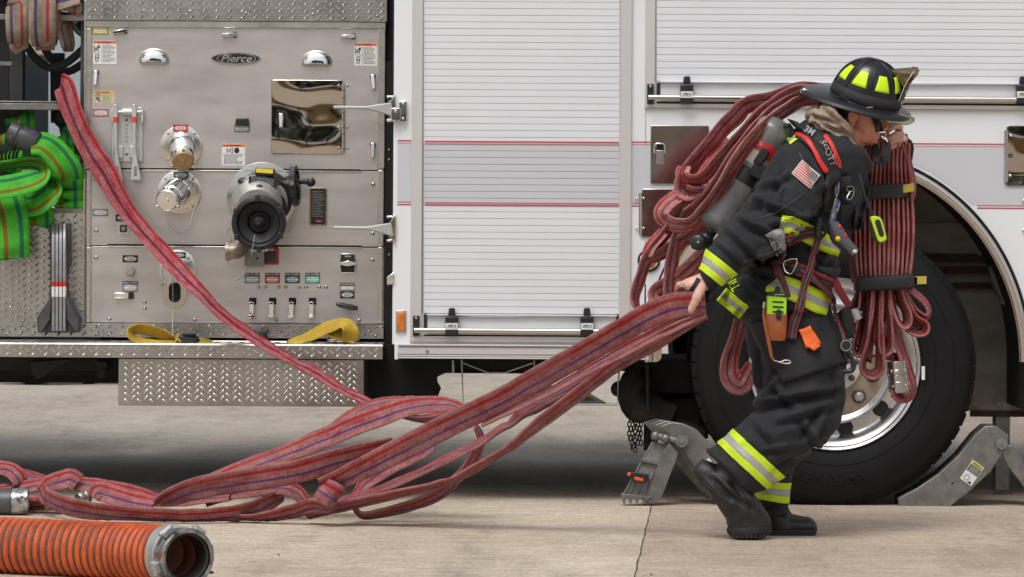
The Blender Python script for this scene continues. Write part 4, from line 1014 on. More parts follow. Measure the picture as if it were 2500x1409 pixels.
mb = MB(); mb.cyl(P(674, 447, -0.15), P(712, 451, -0.15), S(8, -0.15), n=18); mb.cyl(P(700, 451, -0.15), P(706, 451, -0.15), S(12, -0.15), n=18); mb.cyl(P(730, 442, -0.15), P(756, 444, -0.15), S(7.5, -0.15), n=18); mb.ball(P(759, 445, -0.15), S(11.5, -0.15), n=18, m=12)
build('valve_stem', mb, plasticb, VF)
mb = MB(); hc = P(720, 453, -0.15); n = 48; vs_ = []; fs = []
hr = S(49, -0.15); ax_ = Vector((1, -0.10, 0.06)).normalized(); u, v = basis(ax_)
for j, t in enumerate((-0.011, 0.011)):
    for kk in range(n):
        an = 2*pi*kk/n; rr = hr*(1+0.035*cos(an*12)); 
        for q in (rr, rr*0.78): vs_.append(hc+ax_*t+(u*cos(an)+v*sin(an))*q)
for kk in range(n):
    k2 = (kk+1) % n; A0, A1, B0, B1 = 2*kk, 2*kk+1, 2*k2, 2*k2+1; o_ = 2*n
    fs += [(A0, B0, B1, A1), (A0+o_, A1+o_, B1+o_, B0+o_), (A0, A0+o_, B0+o_, B0), (A1, B1, B1+o_, A1+o_)]
mb.add(vs_, fs)
for kk in range(4):
    an = pi/4+pi/2*kk; mb.cyl(hc, hc+(u*cos(an)+v*sin(an))*hr*0.85, 0.008, n=8)
mb.cyl(hc-ax_*0.016, hc+ax_*0.016, 0.02, n=16)
build('handwheel', mb, plasticb, VF, bevel=0.003)
mb = MB(); mb.text('SHUT', P(655, 486, -0.235), S(16, -0.2), S(6, -0.2), bold=0.02, R=Matrix.Rotation(radians(20), 3, 'Y')); mb.pxprism([(660, 488), (668, 490), (676, 505), (668, 505)], -0.225, -0.222); build('valve_marking', mb, mat('marking_red', (0.75,0.10,0.10), 0.5), VF, smooth=0)
mb = MB(); mb.rrect(597, 603, 680, 646, 4, -0.012, 0.0); mb.i = 1; mb.rrect(645, 612, 673, 641, 2, -0.0135, -0.004); mb.i = 2; mb.rect(651, 608, 668, 612, -0.0135, -0.004)
build('valve_placard', mb, [redp, mat('placard_dark', (0.06,0.045,0.04), 0.6), lblw], VF, bevel=0.001)
mb = MB(); mb.rrect(597, 613, 645, 650, 3, -0.05, -0.02); mb.i = 1; mb.rect(597, 600, 655, 614, -0.06, -0.02); mb.i = 2; mb.cyl(P(628, 631, -0.05), P(628, 631, -0.053), S(3), n=10)
build('drain_block', mb, [mat('grey_block', (0.25,0.24,0.23), 0.5), castpale, blackgap], VF, bevel=0.002)
mb = MB(); mb.tube([P(*p) for p in [(600, 580, -0.05), (592, 600, -0.08), (578, 612, -0.12), (556, 614, -0.12)]], S(20), 16, sub=4); mb.cyl(P(560, 614, -0.12), P(551, 614, -0.12), S(23), n=24); build('drain_elbow', mb, mat('aged_bronze', (0.33,0.28,0.22), 0.45, 0.8, var=0.2), VF)
mb = MB(); mb.tube([P(*p) for p in [(622, 573, -0.36), (618, 600, -0.36), (612, 630, -0.34), (600, 665, -0.2), (584, 682, -0.1), (574, 684, -0.06)]], 0.0018, 6, sub=5)
mb.tube([P(*p) for p in [(570, 560, -0.25), (556, 562, -0.2), (558, 575, -0.1), (566, 580, -0.1), (556, 620, -0.05), (558, 650, -0.03)]], 0.0014, 6, sub=5)
mb.tube([P(*p) for p in [(719, 540, -0.04), (708, 560, -0.06), (700, 570, -0.1), (690, 565, -0.2)]], 0.0012, 6, sub=4)
build('safety_cable', mb, steel_trim, VF)

# ------------------------------------------------------------------ wheel chocks
def chock(name, label, x0, flip, group):
    t = thing(name, label, 'wheel chock', G(x0, 1234), group); return t
chk_m = castgrey
# right-hand chock: curved cheek against the tyre, hinged strut
CH = thing('wheel_chock', 'grey folding chock with yellow sticker in front of the tyre, right of it', 'wheel chock', P(2300, 1236, YB+0.0), 'wheel chocks')
WO['wheel_chock'].z = 0; CH.location.z = 0
pts = [(2193, 1216), (2240, 1192), (2290, 1158), (2340, 1112), (2380, 1062), (2406, 1040), (2432, 1040), (2462, 1062), (2460, 1082), (2448, 1106), (2420, 1150), (2360, 1206), (2340, 1220), (2320, 1237), (2195, 1237)]
mb = MB()
for d0, d1 in ((0.0, 0.022), (0.06, 0.07), (0.11, 0.12), (0.16, 0.18)): mb.pxprism(pts, YB+0.02+d0, YB+0.02+d1)
face = pts[:7]
for (xa, ya), (xb, yb2) in zip(face[:-1], face[1:]): mb.prism([P(xa, ya, YB+0.03), P(xb, yb2, YB+0.03), P(xb, yb2+9, YB+0.03), P(xa, ya+9, YB+0.03)], (0, 0.16, 0))
mb.prism([P(2195, 1226, YB+0.03), P(2335, 1222, YB+0.03), P(2320, 1237, YB+0.03), P(2195, 1237, YB+0.03)], (0, 0.16, 0))
for i in range(9): mb.rect(2200+i*13, 1234, 2207+i*13, 1239, YB+0.019, YB+0.03)
build('cheek', mb, chk_m, CH, bevel=0.003)
mb = MB(); mb.cyl(P(2446, 1083, YB+0.0), P(2446, 1083, YB+0.22), S(14), n=20); mb.cyl(P(2446, 1083, YB-0.004), P(2446, 1083, YB), S(6), n=12); build('hinge_pin', mb, chk_m, CH)
mb = MB()
for d0 in (0.006, 0.07, 0.15): mb.pxprism([(2440, 1090), (2470, 1085), (2484, 1120), (2530, 1200), (2530, 1236), (2500, 1190), (2455, 1130)], YB+0.02+d0, YB+0.035+d0)
mb.pxprism([(2470, 1085), (2530, 1185), (2530, 1200), (2468, 1096)], YB+0.03, YB+0.18); build('strut', mb, chk_m, CH, bevel=0.003)
mb = MB(); c = P(2373, 1155, YB+0.0185); R = Matrix.Rotation(radians(35), 3, 'Y')
mb.box(c, (S(33), 0.002, S(54)), R); mb.i = 1; mb.box(c+R @ Vector((0, -0.0012, S(22))), (S(30), 0.001, S(8)), R); mb.i = 2; mb.box(c+R @ Vector((S(0), -0.0012, S(8))), (S(30), 0.001, S(18)), R)
mb.torus(c+R @ Vector((-S(4), -0.0012, -S(16))), (0, 1, 0), S(8), 0.0006, 24, 4); mb.torus(c+R @ Vector((-S(4), -0.0012, -S(16))), (0, 1, 0), S(5), 0.0006, 20, 4)
q = c+R @ Vector((S(9), -0.0014, -S(18))); mb.add([q, q+R @ Vector((S(5), 0, -S(7))), q+R @ Vector((-S(7), 0, -S(7)))], [(0,2,1)]); mb.i = 3; mb.text('WARNING', c+R @ Vector((0, -0.002, S(22))), S(26), S(5), bold=0.02, R=R)
mb.i = 0
for i in range(5): mb.box(c+R @ Vector((0, -0.0018, S(14-i*3.2))), (S(25), 0.0006, S(0.9)), R)
build('safety_sticker', mb, [lblw, lbly, lblk, lblk], CH, smooth=0)
mb = MB(); mb.cyl(P(2325, 1180, YB+0.019), P(2325, 1180, YB+0.0185), S(3), n=10); build('drain_hole', mb, blackgap, CH)
# left-hand chock, seen from its ribbed outer side
CL = thing('wheel_chock', 'grey folding chock with orange catch behind the firefighter, left of the tyre', 'wheel chock', (P(1600, 1230, YB).x, YB+0.1, 0), 'wheel chocks')
mb = MB()
up = [(1610, 1040), (1640, 1030), (1668, 1034), (1700, 1048), (1735, 1085), (1760, 1130), (1790, 1190), (1770, 1232), (1700, 1150), (1660, 1090), (1640, 1070)]
for d0 in (0.0, 0.045, 0.09, 0.135):
    o_ = Vector((-S(22)*d0/0.045*0.55, d0, S(1)*d0/0.045)); mb.prism([P(x, y, YB+0.0)+o_ for x, y in up], (0, 0.028, 0))
build('cheek', mb, chk_m, CL, bevel=0.004)
mb = MB()
st = [(1634, 1082), (1656, 1105), (1650, 1125), (1612, 1222), (1590, 1232), (1575, 1228), (1614, 1110)]
mb.pxprism(st, YB-0.04, YB-0.015)
bl, br_, tl, tr = (1518, 1212), (1586, 1218), (1592, 1078), (1634, 1088)
for i in range(5):
    f = i/4; a = (bl[0]*(1-f)+br_[0]*f, bl[1]*(1-f)+br_[1]*f); b = (tl[0]*(1-f)+tr[0]*f, tl[1]*(1-f)+tr[1]*f)
    mb.prism([P(a[0], a[1], YB-0.05), P(a[0]+3, a[1], YB-0.05), P(b[0]+3, b[1], YB-0.0), P(b[0], b[1], YB-0.0)], (0, 0.03, 0)) if i in (0, 4) else mb.prism([P(a[0], a[1], YB-0.04), P(a[0]+2, a[1], YB-0.04), P((a[0]+b[0])/2+2, (a[1]+b[1])/2, YB-0.02), P((a[0]+b[0])/2, (a[1]+b[1])/2, YB-0.02)], (0, 0.02, 0))
mb.prism([P(*bl, YB-0.03), P(*br_, YB-0.03), P(*tr, YB+0.0), P(*tl, YB+0.0)], (0.006, 0.016, 0))
mb.prism([P(1517, 1205, YB-0.055), P(1590, 1212, YB-0.055), P(1590, 1222, YB-0.055), P(1517, 1216, YB-0.055)], (0, 0.05, 0))
for i in range(5): mb.prism([P(1518+i*16, 1215, YB-0.055), P(1528+i*16, 1217, YB-0.055), P(1526+i*16, 1230, YB-0.055), P(1521+i*16, 1229, YB-0.055)], (0, 0.04, 0))
mb.prism([P(1568, 1118, YB-0.03), P(1618, 1130, YB-0.03), P(1616, 1138, YB-0.03), P(1564, 1126, YB-0.03)], (0, 0.03, 0))
build('strut', mb, chk_m, CL, bevel=0.002)
mb = MB()
mb.cyl(P(1664, 1077, YB-0.055), P(1664, 1077, YB+0.02), S(15), n=20); mb.i = 1; mb.cyl(P(1664, 1077, YB-0.059), P(1664, 1077, YB-0.05), S(6), n=12); mb.i = 0
mb.cyl(P(1595, 1062, YB-0.02), P(1664, 1080, YB-0.02), S(9), n=16); mb.ball(P(1600, 1064, YB-0.02), S(12)); mb.ball(P(1625, 1070, YB-0.03), S(11))
build('hinge_pin', mb, [chk_m, bolt_m], CL)
mb = MB(); mb.prism([P(1538, 1152, YB-0.06), P(1585, 1160, YB-0.06), P(1584, 1174, YB-0.06), P(1536, 1166, YB-0.06)], (0, 0.03, 0)); mb.i = 1
mb.ball(P(1536, 1158, YB-0.062), S(5)); mb.prism([P(1549, 1164, YB-0.066), P(1571, 1168, YB-0.066), P(1571, 1176, YB-0.066), P(1549, 1172, YB-0.066)], (0, 0.012, 0))
build('catch', mb, [plasticb, mat('catch_orange', (0.75,0.10,0.02), 0.5)], CL, bevel=0.002)
mb = MB(); R = Matrix.Rotation(radians(-32), 3, 'Y'); mb.box(P(1722, 1131, YB-0.002), (S(30), 0.002, S(12)), R); build('safety_sticker', mb, lblw, CL, smooth=0)

# stowed ribbed clamp on the tread plate
CP = thing('folded_clamp', 'tall grey ribbed clamp with red and white bands, stowed upright on the tread plate', 'clamp', P(142, 815, -0.12))
mb = MB(); mb.pxprism([(120, 548), (171, 545), (172, 640), (163, 680), (170, 735), (196, 775), (194, 812), (92, 812), (90, 775), (118, 735), (122, 690)], -0.05, -0.012)
for sx in (-1, 1): mb.pxprism([(143+sx*18, 720), (143+sx*28, 740), (143+sx*50, 776), (143+sx*50, 810), (143+sx*40, 810), (143+sx*20, 780)], -0.10, -0.05)
build('backing_frame', mb, mat('dark_alloy', (0.10,0.10,0.105), 0.5, 0.6, var=0.3, vscale=14), CP, bevel=0.004)
for i in range(4):
    x = 126+i*9; pr = []
    for y, d in ((546, -0.055), (580, -0.085), (640, -0.10), (700, -0.10), (760, -0.09), (808, -0.075)): pr.append((y, d))
    mb = MB(); q = catmull(pr, 5)
    for (ya, da), (yb2, db) in zip(q[:-1], q[1:]):
        mb.i = 1 if 690 < (ya+yb2)/2 < 706 else 2 if 706 <= (ya+yb2)/2 < 722 else 0
        sx = (146-x)*0.06
        a = P(x+(3 if ya < 620 else 0)*0, ya, da); b = P(x, yb2, db); w = S(7.2)
        mb.add([a, a+Vector((w, 0, 0)), b+Vector((w, 0, 0)), b, a+Vector((0.001, 0.05, 0)), a+Vector((w-0.001, 0.05, 0)), b+Vector((w-0.001, 0.05, 0)), b+Vector((0.001, 0.05, 0))], [(0,1,2,3), (0,3,7,4), (1,5,6,2)])
    build('rib', mb, [mat('worn_alloy', (0.36,0.365,0.37), 0.42, 0.7, var=0.25, vscale=20), mat('band_red', (0.55,0.03,0.02), 0.5), lblw], CP, smooth=60, bevel=0.001)
# ------------------------------------------------------------------ hoses
hose_pink = hose_mat('dusty_red_hose', (0.27,0.028,0.036), (0.36,0.165,0.158), (0.36,0.008,0.015), (0.055,0.032,0.16), 0.56)
hose_red = hose_mat('dark_red_hose', (0.24,0.017,0.027), (0.43,0.19,0.18), (0.34,0.010,0.018), (0.09,0.02,0.05), 0.40, weave=0.2)
hose_sh = hose_mat('dusty_maroon_hose', (0.33,0.026,0.040), (0.50,0.25,0.235), (0.40,0.012,0.020), (0.12,0.02,0.05), 0.50, weave=0.2)
hose_lay = hose_mat('bright_red_hose', (0.36,0.024,0.035), (0.40,0.17,0.18), (0.30,0.008,0.016), (0.07,0.012,0.035), 0.34, pa=(0.80,0.93), pb=(0.34,0.48))
hose_green = hose_mat('green_hose', (0.070,0.46,0.028), (0.085,0.36,0.055), (0.25,0.065,0.015), (0.008,0.13,0.09), 0.1, pa=(0.17,0.31), pb=(0.66,0.80), weave=0.12, thr=0.25)
hose_tan = hose_mat('tan_hose', (0.23,0.175,0.13), (0.36,0.29,0.23), (0.36,0.02,0.03), (0.035,0.035,0.12), 0.4, pa=(0.62,0.74), pb=(0.18,0.30), thr=0.45)
steel_c = mat('coupling_steel', (0.40,0.385,0.36), 0.30, 1.0, rvar=0.06, vscale=30)

# line laid from the crosslay tray down to the pile
mb = MB()
mb.ribbon([(150,206,54,0.06), (156,212,54,-0.03), (172,262,52,-0.06), (194,315,50,-0.07), (226,375,56,-0.08), (256,420,58,-0.09), (290,482,50,-0.10), (333,545,40,-0.13), (398,617,42,-0.20), (440,663,40,-0.27), (492,716,28,-0.36), (548,772,24,-0.42), (616,822,24,-0.46), (691,868,19,-0.55), (716,883,15,-0.60), (772,911,22,-0.68), (825,946,17,-0.78), (903,983,14,-0.92), (940,992,14,-0.98)], W=0.036, th=0.0055, sg=1, flip=False, wob=0.006, seed=2)
build('attack_hose', mb, hose_lay, None, 'red hose pulled from the hose bay diagonally down across the steel pump panel', 'fire hose', smooth=60)

# the two runs the right hand drags, with the folded flap
mb = MB()
M1 = [(1722,742,54,-2.02), (1690,741,60,-2.00), (1640,748,64,-1.95), (1580,772,62,-1.92), (1520,806,60,-1.88), (1399,876,60,-1.80), (1300,932,60,-1.72), (1220,978,59,-1.66), (1100,1036,60,-1.56), (966,1103,60,-1.46), (880,1146,56,-1.42), (830,1170,52,-1.41), (800,1182,46,-1.40), (782,1188,44,-1.40)]
mb.ribbon(M1, W=0.043, th=0.006, flip=True, wob=0.004, seed=5)
mb.ribbon([(1722,757,30,-1.98), (1660,785,34,-1.93), (1600,815,30,-1.90), (1520,858,24,-1.86), (1399,925,16,-1.78), (1300,978,10,-1.70), (1180,1035,6,-1.60)], W=0.043, th=0.007, flip=True, wob=0.004, seed=8, sg=-1)
mb.ribbon([(1721,770,22,-1.96), (1660,800,34,-1.92), (1600,835,40,-1.88), (1500,893,38,-1.84), (1416,958,36,-1.78), (1332,1022,34,-1.70), (1287,1058,26,-1.66), (1240,1096,20,-1.60), (1122,1164,19,-1.50), (1072,1183,20,-1.46), (935,1214,24,-1.38), (819,1241,26,-1.32), (747,1259,22,-1.26)], W=0.043, th=0.0065, flip=True, wob=0.004, seed=11)
mb.ribbon([(1640,812,14,-1.86), (1560,850,22,-1.82), (1475,896,30,-1.76), (1420,930,34,-1.72), (1360,962,34,-1.66), (1310,990,30,-1.62), (1270,1011,24,-1.58), (1245,1034,14,-1.54), (1220,1048,12,-1.52), (1172,1080,14,-1.46), (1100,1117,15,-1.42), (1028,1152,15,-1.38), (930,1194,14,-1.34), (828,1226,13,-1.30)], W=0.040, th=0.006, flip=True, wob=0.004, seed=14, sg=-1)
# flap that folds over the end of the upper run
mb.ribbon([(780,1190,56,-1.405), (788,1195,60,-1.425), (804,1204,64,-1.435), (816,1211,64,-1.43), (826,1217,60,-1.40)], W=0.043, th=0.005)
mb.ribbon([(814,1222,32,-1.39), (800,1238,30,-1.38), (760,1236,38,-1.33), (716,1248,36,-1.29), (654,1262,28,-1.26), (607,1268,26,-1.23), (560,1262,28,-1.20)], W=0.043, th=0.006, flip=True, wob=0.003, seed=17)
build('dragged_hose', mb, hose_pink, None, 'long dusty red hose runs dragged along by the right hand of the firefighter', 'fire hose', smooth=60)

# high loop lying behind
mb = MB()
mb.ribbon([(940,990,14,-0.98), (997,979,20,-1.0), (1035,982,14,-1.02)], W=0.036, th=0.006)
mb.ribbon([(480,1196,40,-0.98), (520,1178,44,-1.0), (560,1160,44,-1.02), (620,1136,42,-1.04), (685,1112,40,-1.06), (750,1086,46,-1.08), (810,1062,50,-1.10), (870,1036,52,-1.12), (935,1013,52,-1.14), (985,996,46,-1.16), (1028,988,40,-1.16), (1091,987,32,-1.16), (1131,1000,22,-1.14), (1150,1010,14,-1.12)], W=0.043, th=0.006, wob=0.004, seed=20)
mb.ribbon([(760,1076,12,-1.0), (810,1046,20,-1.02), (857,1014,22,-1.04), (905,990,22,-1.05), (960,979,18,-1.06), (1010,980,10,-1.06)], W=0.040, th=0.006, seed=21, wob=0.003)
mb.ribbon([(1150,1002,18,-1.06), (1103,1006,26,-1.08), (1060,1020,22,-1.08), (1020,1022,12,-1.08), (985,1016,6,-1.08)], W=0.040, th=0.006, flip=True, sg=-1)
mb.ribbon([(1160,1038,8,-1.30), (1172,1062,14,-1.28), (1174,1084,16,-1.26), (1158,1116,28,-1.24), (1137,1146,26,-1.24), (1112,1172,24,-1.25), (1097,1188,28,-1.26), (1060,1213,30,-1.28), (997,1236,28,-1.29), (935,1252,24,-1.30), (890,1258,20,-1.30), (872,1250,16,-1.28), (862,1240,10,-1.26)], W=0.040, th=0.006, flip=True, wob=0.003, seed=24)
mb.ribbon([(862,1236,8,-1.24), (872,1205,22,-1.22), (903,1170,34,-1.22), (950,1140,36,-1.24), (997,1118,34,-1.26), (1040,1100,26,-1.27), (1062,1092,10,-1.28)], W=0.042, th=0.006, wob=0.003, seed=26)
build('looped_hose', mb, hose_pink, None, 'pale red hose standing in high loops behind the dragged runs', 'fire hose', smooth=60)

# coil on the concrete
mb = MB()
mb.ribbon([(960,1086,40,-1.14), (905,1102,52,-1.16), (860,1114,56,-1.17), (803,1128,56,-1.18), (760,1142,58,-1.19), (716,1153,58,-1.20), (640,1166,60,-1.21), (560,1178,56,-1.21), (500,1188,58,-1.22), (440,1205,52,-1.22), (405,1220,42,-1.22), (386,1230,22,-1.21)], W=0.043, th=0.006, flip=True, wob=0.004, seed=30)
mb.ribbon([(690,1210,30,-1.02), (665,1222,44,-1.10), (638,1236,46,-1.18), (590,1250,44,-1.24), (525,1260,44,-1.27), (460,1263,44,-1.28), (413,1262,44,-1.28), (340,1258,44,-1.27), (263,1252,46,-1.25), (210,1245,48,-1.22), (169,1236,50,-1.18), (135,1225,48,-1.12), (112,1212,44,-1.04), (103,1196,34,-0.98)], W=0.046, th=0.006, flip=True, wob=0.004, seed=33)
mb.ribbon([(103,1197,28,-0.98), (112,1186,34,-0.94), (128,1178,40,-0.92), (150,1172,44,-0.90), (172,1167,44,-0.90), (190,1178,42,-0.90)], W=0.043, th=0.006, wob=0.003, seed=35)
mb.ribbon([(185,1180,26,-0.86), (215,1183,26,-0.86), (240,1186,30,-0.88), (300,1198,34,-0.92), (350,1212,34,-0.96), (395,1224,22,-1.02), (470,1222,16,-1.06), (560,1212,16,-1.08)], W=0.043, th=0.006, wob=0.003, seed=37)
mb.ribbon([(228,1215,30,-0.99), (238,1200,42,-0.98), (262,1204,46,-1.0), (320,1222,44,-1.04), (375,1232,34,-1.08)], W=0.043, th=0.006, wob=0.002)
mb.ribbon([(500,1225,22,-1.04), (560,1205,30,-1.02), (610,1195,32,-1.04), (669,1190,30,-1.06), (705,1192,30,-1.08), (728,1204,30,-1.09), (742,1222,28,-1.10)], W=0.040, th=0.006, wob=0.003, seed=41)
mb.ribbon([(100,1228,20,-0.9), (60,1234,26,-0.85), (20,1240,24,-0.8)], W=0.04, th=0.006)
build('coiled_hose', mb, hose_pink, None, 'dusty red hose coiled flat on the concrete behind the orange suction hose', 'fire hose', smooth=60)
mb = MB(); 
mb.ribbon([(-60,1140,34,-0.62), (0,1142,32,-0.66), (26,1148,34,-0.70), (44,1164,34,-0.72), (50,1184,26,-0.72), (36,1194,14,-0.7)], W=0.040, th=0.006, wob=0.003)
mb.ribbon([(40,1150,12,-0.62), (75,1162,18,-0.64), (110,1172,16,-0.66), (150,1178,12,-0.68)], W=0.040, th=0.006)
mb.ribbon([(-60,1192,26,-0.70), (0,1198,28,-0.72), (60,1190,30,-0.74), (110,1180,28,-0.78)], W=0.040, th=0.006, wob=0.003)
mb.ribbon([(60,1232,36,-0.80), (110,1228,30,-0.84), (160,1236,24,-0.9)], W=0.040, th=0.006, wob=0.003)
build('coiled_hose', mb, hose_pink, None, 'short bends of red hose at the left edge, behind the chipped grey coupling', 'fire hose', smooth=60)
cpl = mat('grey_coupling', (0.10,0.105,0.11), 0.45, 0.4, var=0.3, vscale=25)
chip = mat('chipped_ring', (0.62,0.62,0.62), 0.35, 0.8, var=0.95, vscale=38, col2=(0.015,0.015,0.015))
T = thing('hose_coupling', 'grey hose coupling with chipped silver ring lying at the left edge', 'coupling', (P(30, 1260, -0.92).x, -0.95, 0))
mb = MB(); r = S(33, -0.95); zc = r; a = P(-60, 1232, -0.95); b = P(30, 1232, -0.95); a.z = b.z = zc
mb.lathe(a, b-a, [(r*0.9, 0), (r*0.95, 0.05), (r*0.98, (b-a).length)], 32); build('sleeve', mb, cpl, T)
mb = MB(); mb.lathe(b, Vector((1, 0.05, 0)), [(r, 0), (r, S(36)), (r*0.8, S(36)), (r*0.78, 0.02)], 32); build('threaded_ring', mb, chip, T)
T = thing('hose_coupling', 'small steel coupling lying inside the red hose coil', 'coupling', (P(205, 1225, -0.96).x, -0.96, 0))
mb = MB(); a = P(190, 1218, -0.97); b = P(222, 1208, -0.93); mb.lathe(a, b-a, [(S(12), 0), (S(15), 0.008), (S(15), 0.022), (S(13), 0.024), (S(16), 0.03), (S(16), 0.045), (S(12), 0.05)], 24)
for kk in range(4):
    u, v = basis(b-a); an = kk*pi/2+0.4; mb.ball(a+(b-a)*0.35+(u*cos(an)+v*sin(an))*S(16), 0.004, n=8, m=6)
build('swivel', mb, mat('dull_steel', (0.30,0.29,0.28), 0.4, 0.9), T)

# orange suction hose
SH = thing('suction_hose', 'ribbed orange suction hose with open metal coupling end, lying in front', 'suction hose', (P(200, 1400, -3.2).x, -3.2, 0))
org = mat('orange_rib', (0.68,0.105,0.020), 0.5, var=0.45, vscale=14, spec=0.4)
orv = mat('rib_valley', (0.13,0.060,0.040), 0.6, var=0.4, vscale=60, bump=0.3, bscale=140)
def grd(px, Y, r): 
    p = P(px, 1300, Y); p.z = r; return p
rs = 0.081
path = [grd(-140, -3.02, rs), grd(-60, -3.10, rs), grd(60, -3.17, rs), grd(180, -3.235, rs), grd(280, -3.30, rs), grd(330, -3.34, rs+0.001)]
ce_ = P(455, 1342, -3.52); ce_.z = rs+0.002; ax_s = Vector((0.50, -0.86, 0.0)).normalized(); path += [ce_-ax_s*0.115, ce_-ax_s*0.078]
q = [Vector(p) for p in catmull([tuple(p) for p in path], 40)]
# resample evenly
res = [q[0]]; step_ = 0.0248/10; acc = 0
for a, b in zip(q[:-1], q[1:]):
    d = (b-a).length
    while acc+d >= step_:
        t = (step_-acc)/d; a = a+(b-a)*t; d = (b-a).length; acc = 0; res.append(a.copy())
    acc += d
mbr = MB(); mbv = MB(); n = 56
def ringpts(i, rr):
    t = (res[min(i+1, len(res)-1)]-res[max(i-1, 0)]).normalized(); u = Vector((0,0,1)); v = t.cross(u).normalized(); u = v.cross(t)
    return [res[i]+(u*cos(2*pi*k/n)+v*sin(2*pi*k/n))*rr for k in range(n)]
vs_ = []; ids = []
for i in range(len(res)):
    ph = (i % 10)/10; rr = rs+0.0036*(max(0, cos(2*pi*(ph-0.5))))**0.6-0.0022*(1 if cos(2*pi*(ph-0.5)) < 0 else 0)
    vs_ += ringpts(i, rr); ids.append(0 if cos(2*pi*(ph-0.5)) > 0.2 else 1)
fs0 = []; 
mb = MB(); mb.v = vs_
for i in range(len(res)-1):
    for k in range(n):
        k2 = (k+1) % n; mb.f.append((i*n+k, i*n+k2, (i+1)*n+k2, (i+1)*n+k)); mb.m.append(ids[i]); mb.uv.append(None)
build('ribbed_tube', mb, [org, orv], SH, smooth=70)
e0 = res[-1]; ce = P(455, 1342, -3.52); ax = Vector((0.50, -0.86, 0.0)).normalized(); ce.z = rs+0.002
s0 = ce-ax*0.085
mb = MB(); t0 = (res[-1]-res[-8]).normalized()
mbp = [(rs+0.004, -0.012), (rs+0.006, 0.0), (rs+0.006, 0.035), (rs+0.001, 0.038), (rs-0.002, 0.050), (rs+0.001, 0.078), (rs+0.003, 0.082), (rs+0.003, 0.094), (rs-0.002, 0.098), (rs-0.010, 0.096), (rs-0.012, 0.088), (rs-0.018, 0.085), (rs-0.020, 0.03), (rs-0.02, -0.10)]
ringm = mat('worn_coupling', (0.50,0.50,0.50), 0.22, 1.0, var=0.95, vscale=11, col2=(0.02,0.02,0.02), rvar=0.1)
cpale = mat('pale_worn_coupling', (0.42,0.43,0.42), 0.5, 0.5, var=0.2, vscale=20)
mb.lathe(s0, ax, mbp[:4], 48, caps=False); mb.i = 1; mb.lathe(s0, ax, mbp[3:11], 48, caps=False); mb.i = 2; mb.lathe(s0, ax, mbp[10:], 48, caps=False)
build('coupling', mb, [cpale, ringm, mat('inner_dark', (0.012,0.01,0.009), 0.6, var=0.3)], SH, smooth=40)
mb = MB(); u, v = basis(ax)
mb.tube([s0-ax*0.028+Vector((-0.018, 0.0, 0)), s0-ax*0.012+Vector((-0.006, 0, 0)), s0+ax*0.005], [rs+0.002, rs+0.005, rs+0.0055], 40, caps=False); build('hose_clamp', mb, cpale, SH)
for an in (185, 235, 305, 20, 130):
    d_ = u*cos(radians(an))+v*sin(radians(an)); mb = MB(); c = s0+ax*0.055+d_*(rs+0.004); mb.box(c, (0.034, 0.026, 0.022), Matrix((d_.cross(ax), ax, d_)).transposed()); mb.cyl(c-d_.cross(ax)*0.022+d_*0.006, c+d_.cross(ax)*0.022+d_*0.006, 0.010, n=12)
    build('coupling_lug', mb, cpale, SH, bevel=0.003)
mb = MB(); mb.lathe(s0, ax, [(rs-0.0205, 0.02), (rs-0.0205, -0.06), (0, -0.10)], 40, caps=False); build('inner_wall', mb, mat('inner_orange', (0.22,0.07,0.035), 0.6, var=0.3, vscale=60, bump=0.4, bscale=90), SH)

# green supply hose in the bay
GH = thing('supply_hose', 'bright green hose with brown and teal stripes, stuffed into the bay and hanging out', 'fire hose', P(90, 520, -0.05))
mb = MB()
mb.ribbon([(15,476,86,-0.02), (28,520,82,-0.09), (32,560,78,-0.12), (34,600,74,-0.13), (34,628,74,-0.12)], W=0.062, th=0.012)
mb.ribbon([(34,628,74,-0.09), (34,600,74,-0.06), (30,520,78,-0.02)], W=0.062, th=0.010)
mb.ribbon([(-60,462,60,-0.14), (0,458,56,-0.17), (45,450,56,-0.18), (85,438,54,-0.16), (104,424,44,-0.11), (100,404,36,-0.05), (70,398,28,0.0), (20,404,20,0.02), (-40,410,20,0.03)], W=0.058, th=0.008, flip=False)
mb.ribbon([(58,500,58,-0.04), (84,497,62,-0.10), (104,486,60,-0.12), (122,470,56,-0.11), (131,462,46,-0.06), (128,450,40,0.0)], W=0.058, th=0.008, flip=False)
mb.ribbon([(78,352,50,-0.12), (105,352,56,-0.12), (132,370,62,-0.11), (155,398,64,-0.10), (168,420,66,-0.08), (172,436,66,-0.04)], W=0.058, th=0.012)
build('hanging_loop', mb, hose_green, GH, smooth=60)
def fold(cx, cy, w, h, Y, name='folded_layer'):
    mb = MB(); mb.ribbon([(cx, cy-h*0.42, w, Y+0.10), (cx, cy-h*0.46, w, Y+0.02), (cx, cy-h*0.36, w, Y-0.008), (cx, cy, w, Y-0.022), (cx, cy+h*0.36, w, Y-0.008), (cx, cy+h*0.46, w, Y+0.02), (cx, cy+h*0.42, w, Y+0.10)], W=S(w)/2+0.0001, th=0.004)
    build(name, mb, hose_green, GH, smooth=60)
for cx, cy, w, h, Y in ((166, 448, 72, 27, 0.02), (168, 476, 72, 27, 0.02), (168, 503, 72, 26, 0.02), (100, 538, 62, 36, -0.01), (150, 350, 66, 40, 0.10), (190, 360, 60, 44, 0.12), (150, 392, 66, 36, 0.08), (170, 420, 66, 34, 0.06), (55, 300, 60, 46, 0.10), (20, 345, 70, 46, 0.06), (110, 430, 60, 30, 0.05), (20, 390, 70, 40, 0.05)): fold(cx, cy, w, h, Y)
HC = None
mb = MB(); a = P(22, 322, -0.09); b = P(92, 352, -0.10); ax = b-a; L = ax.length
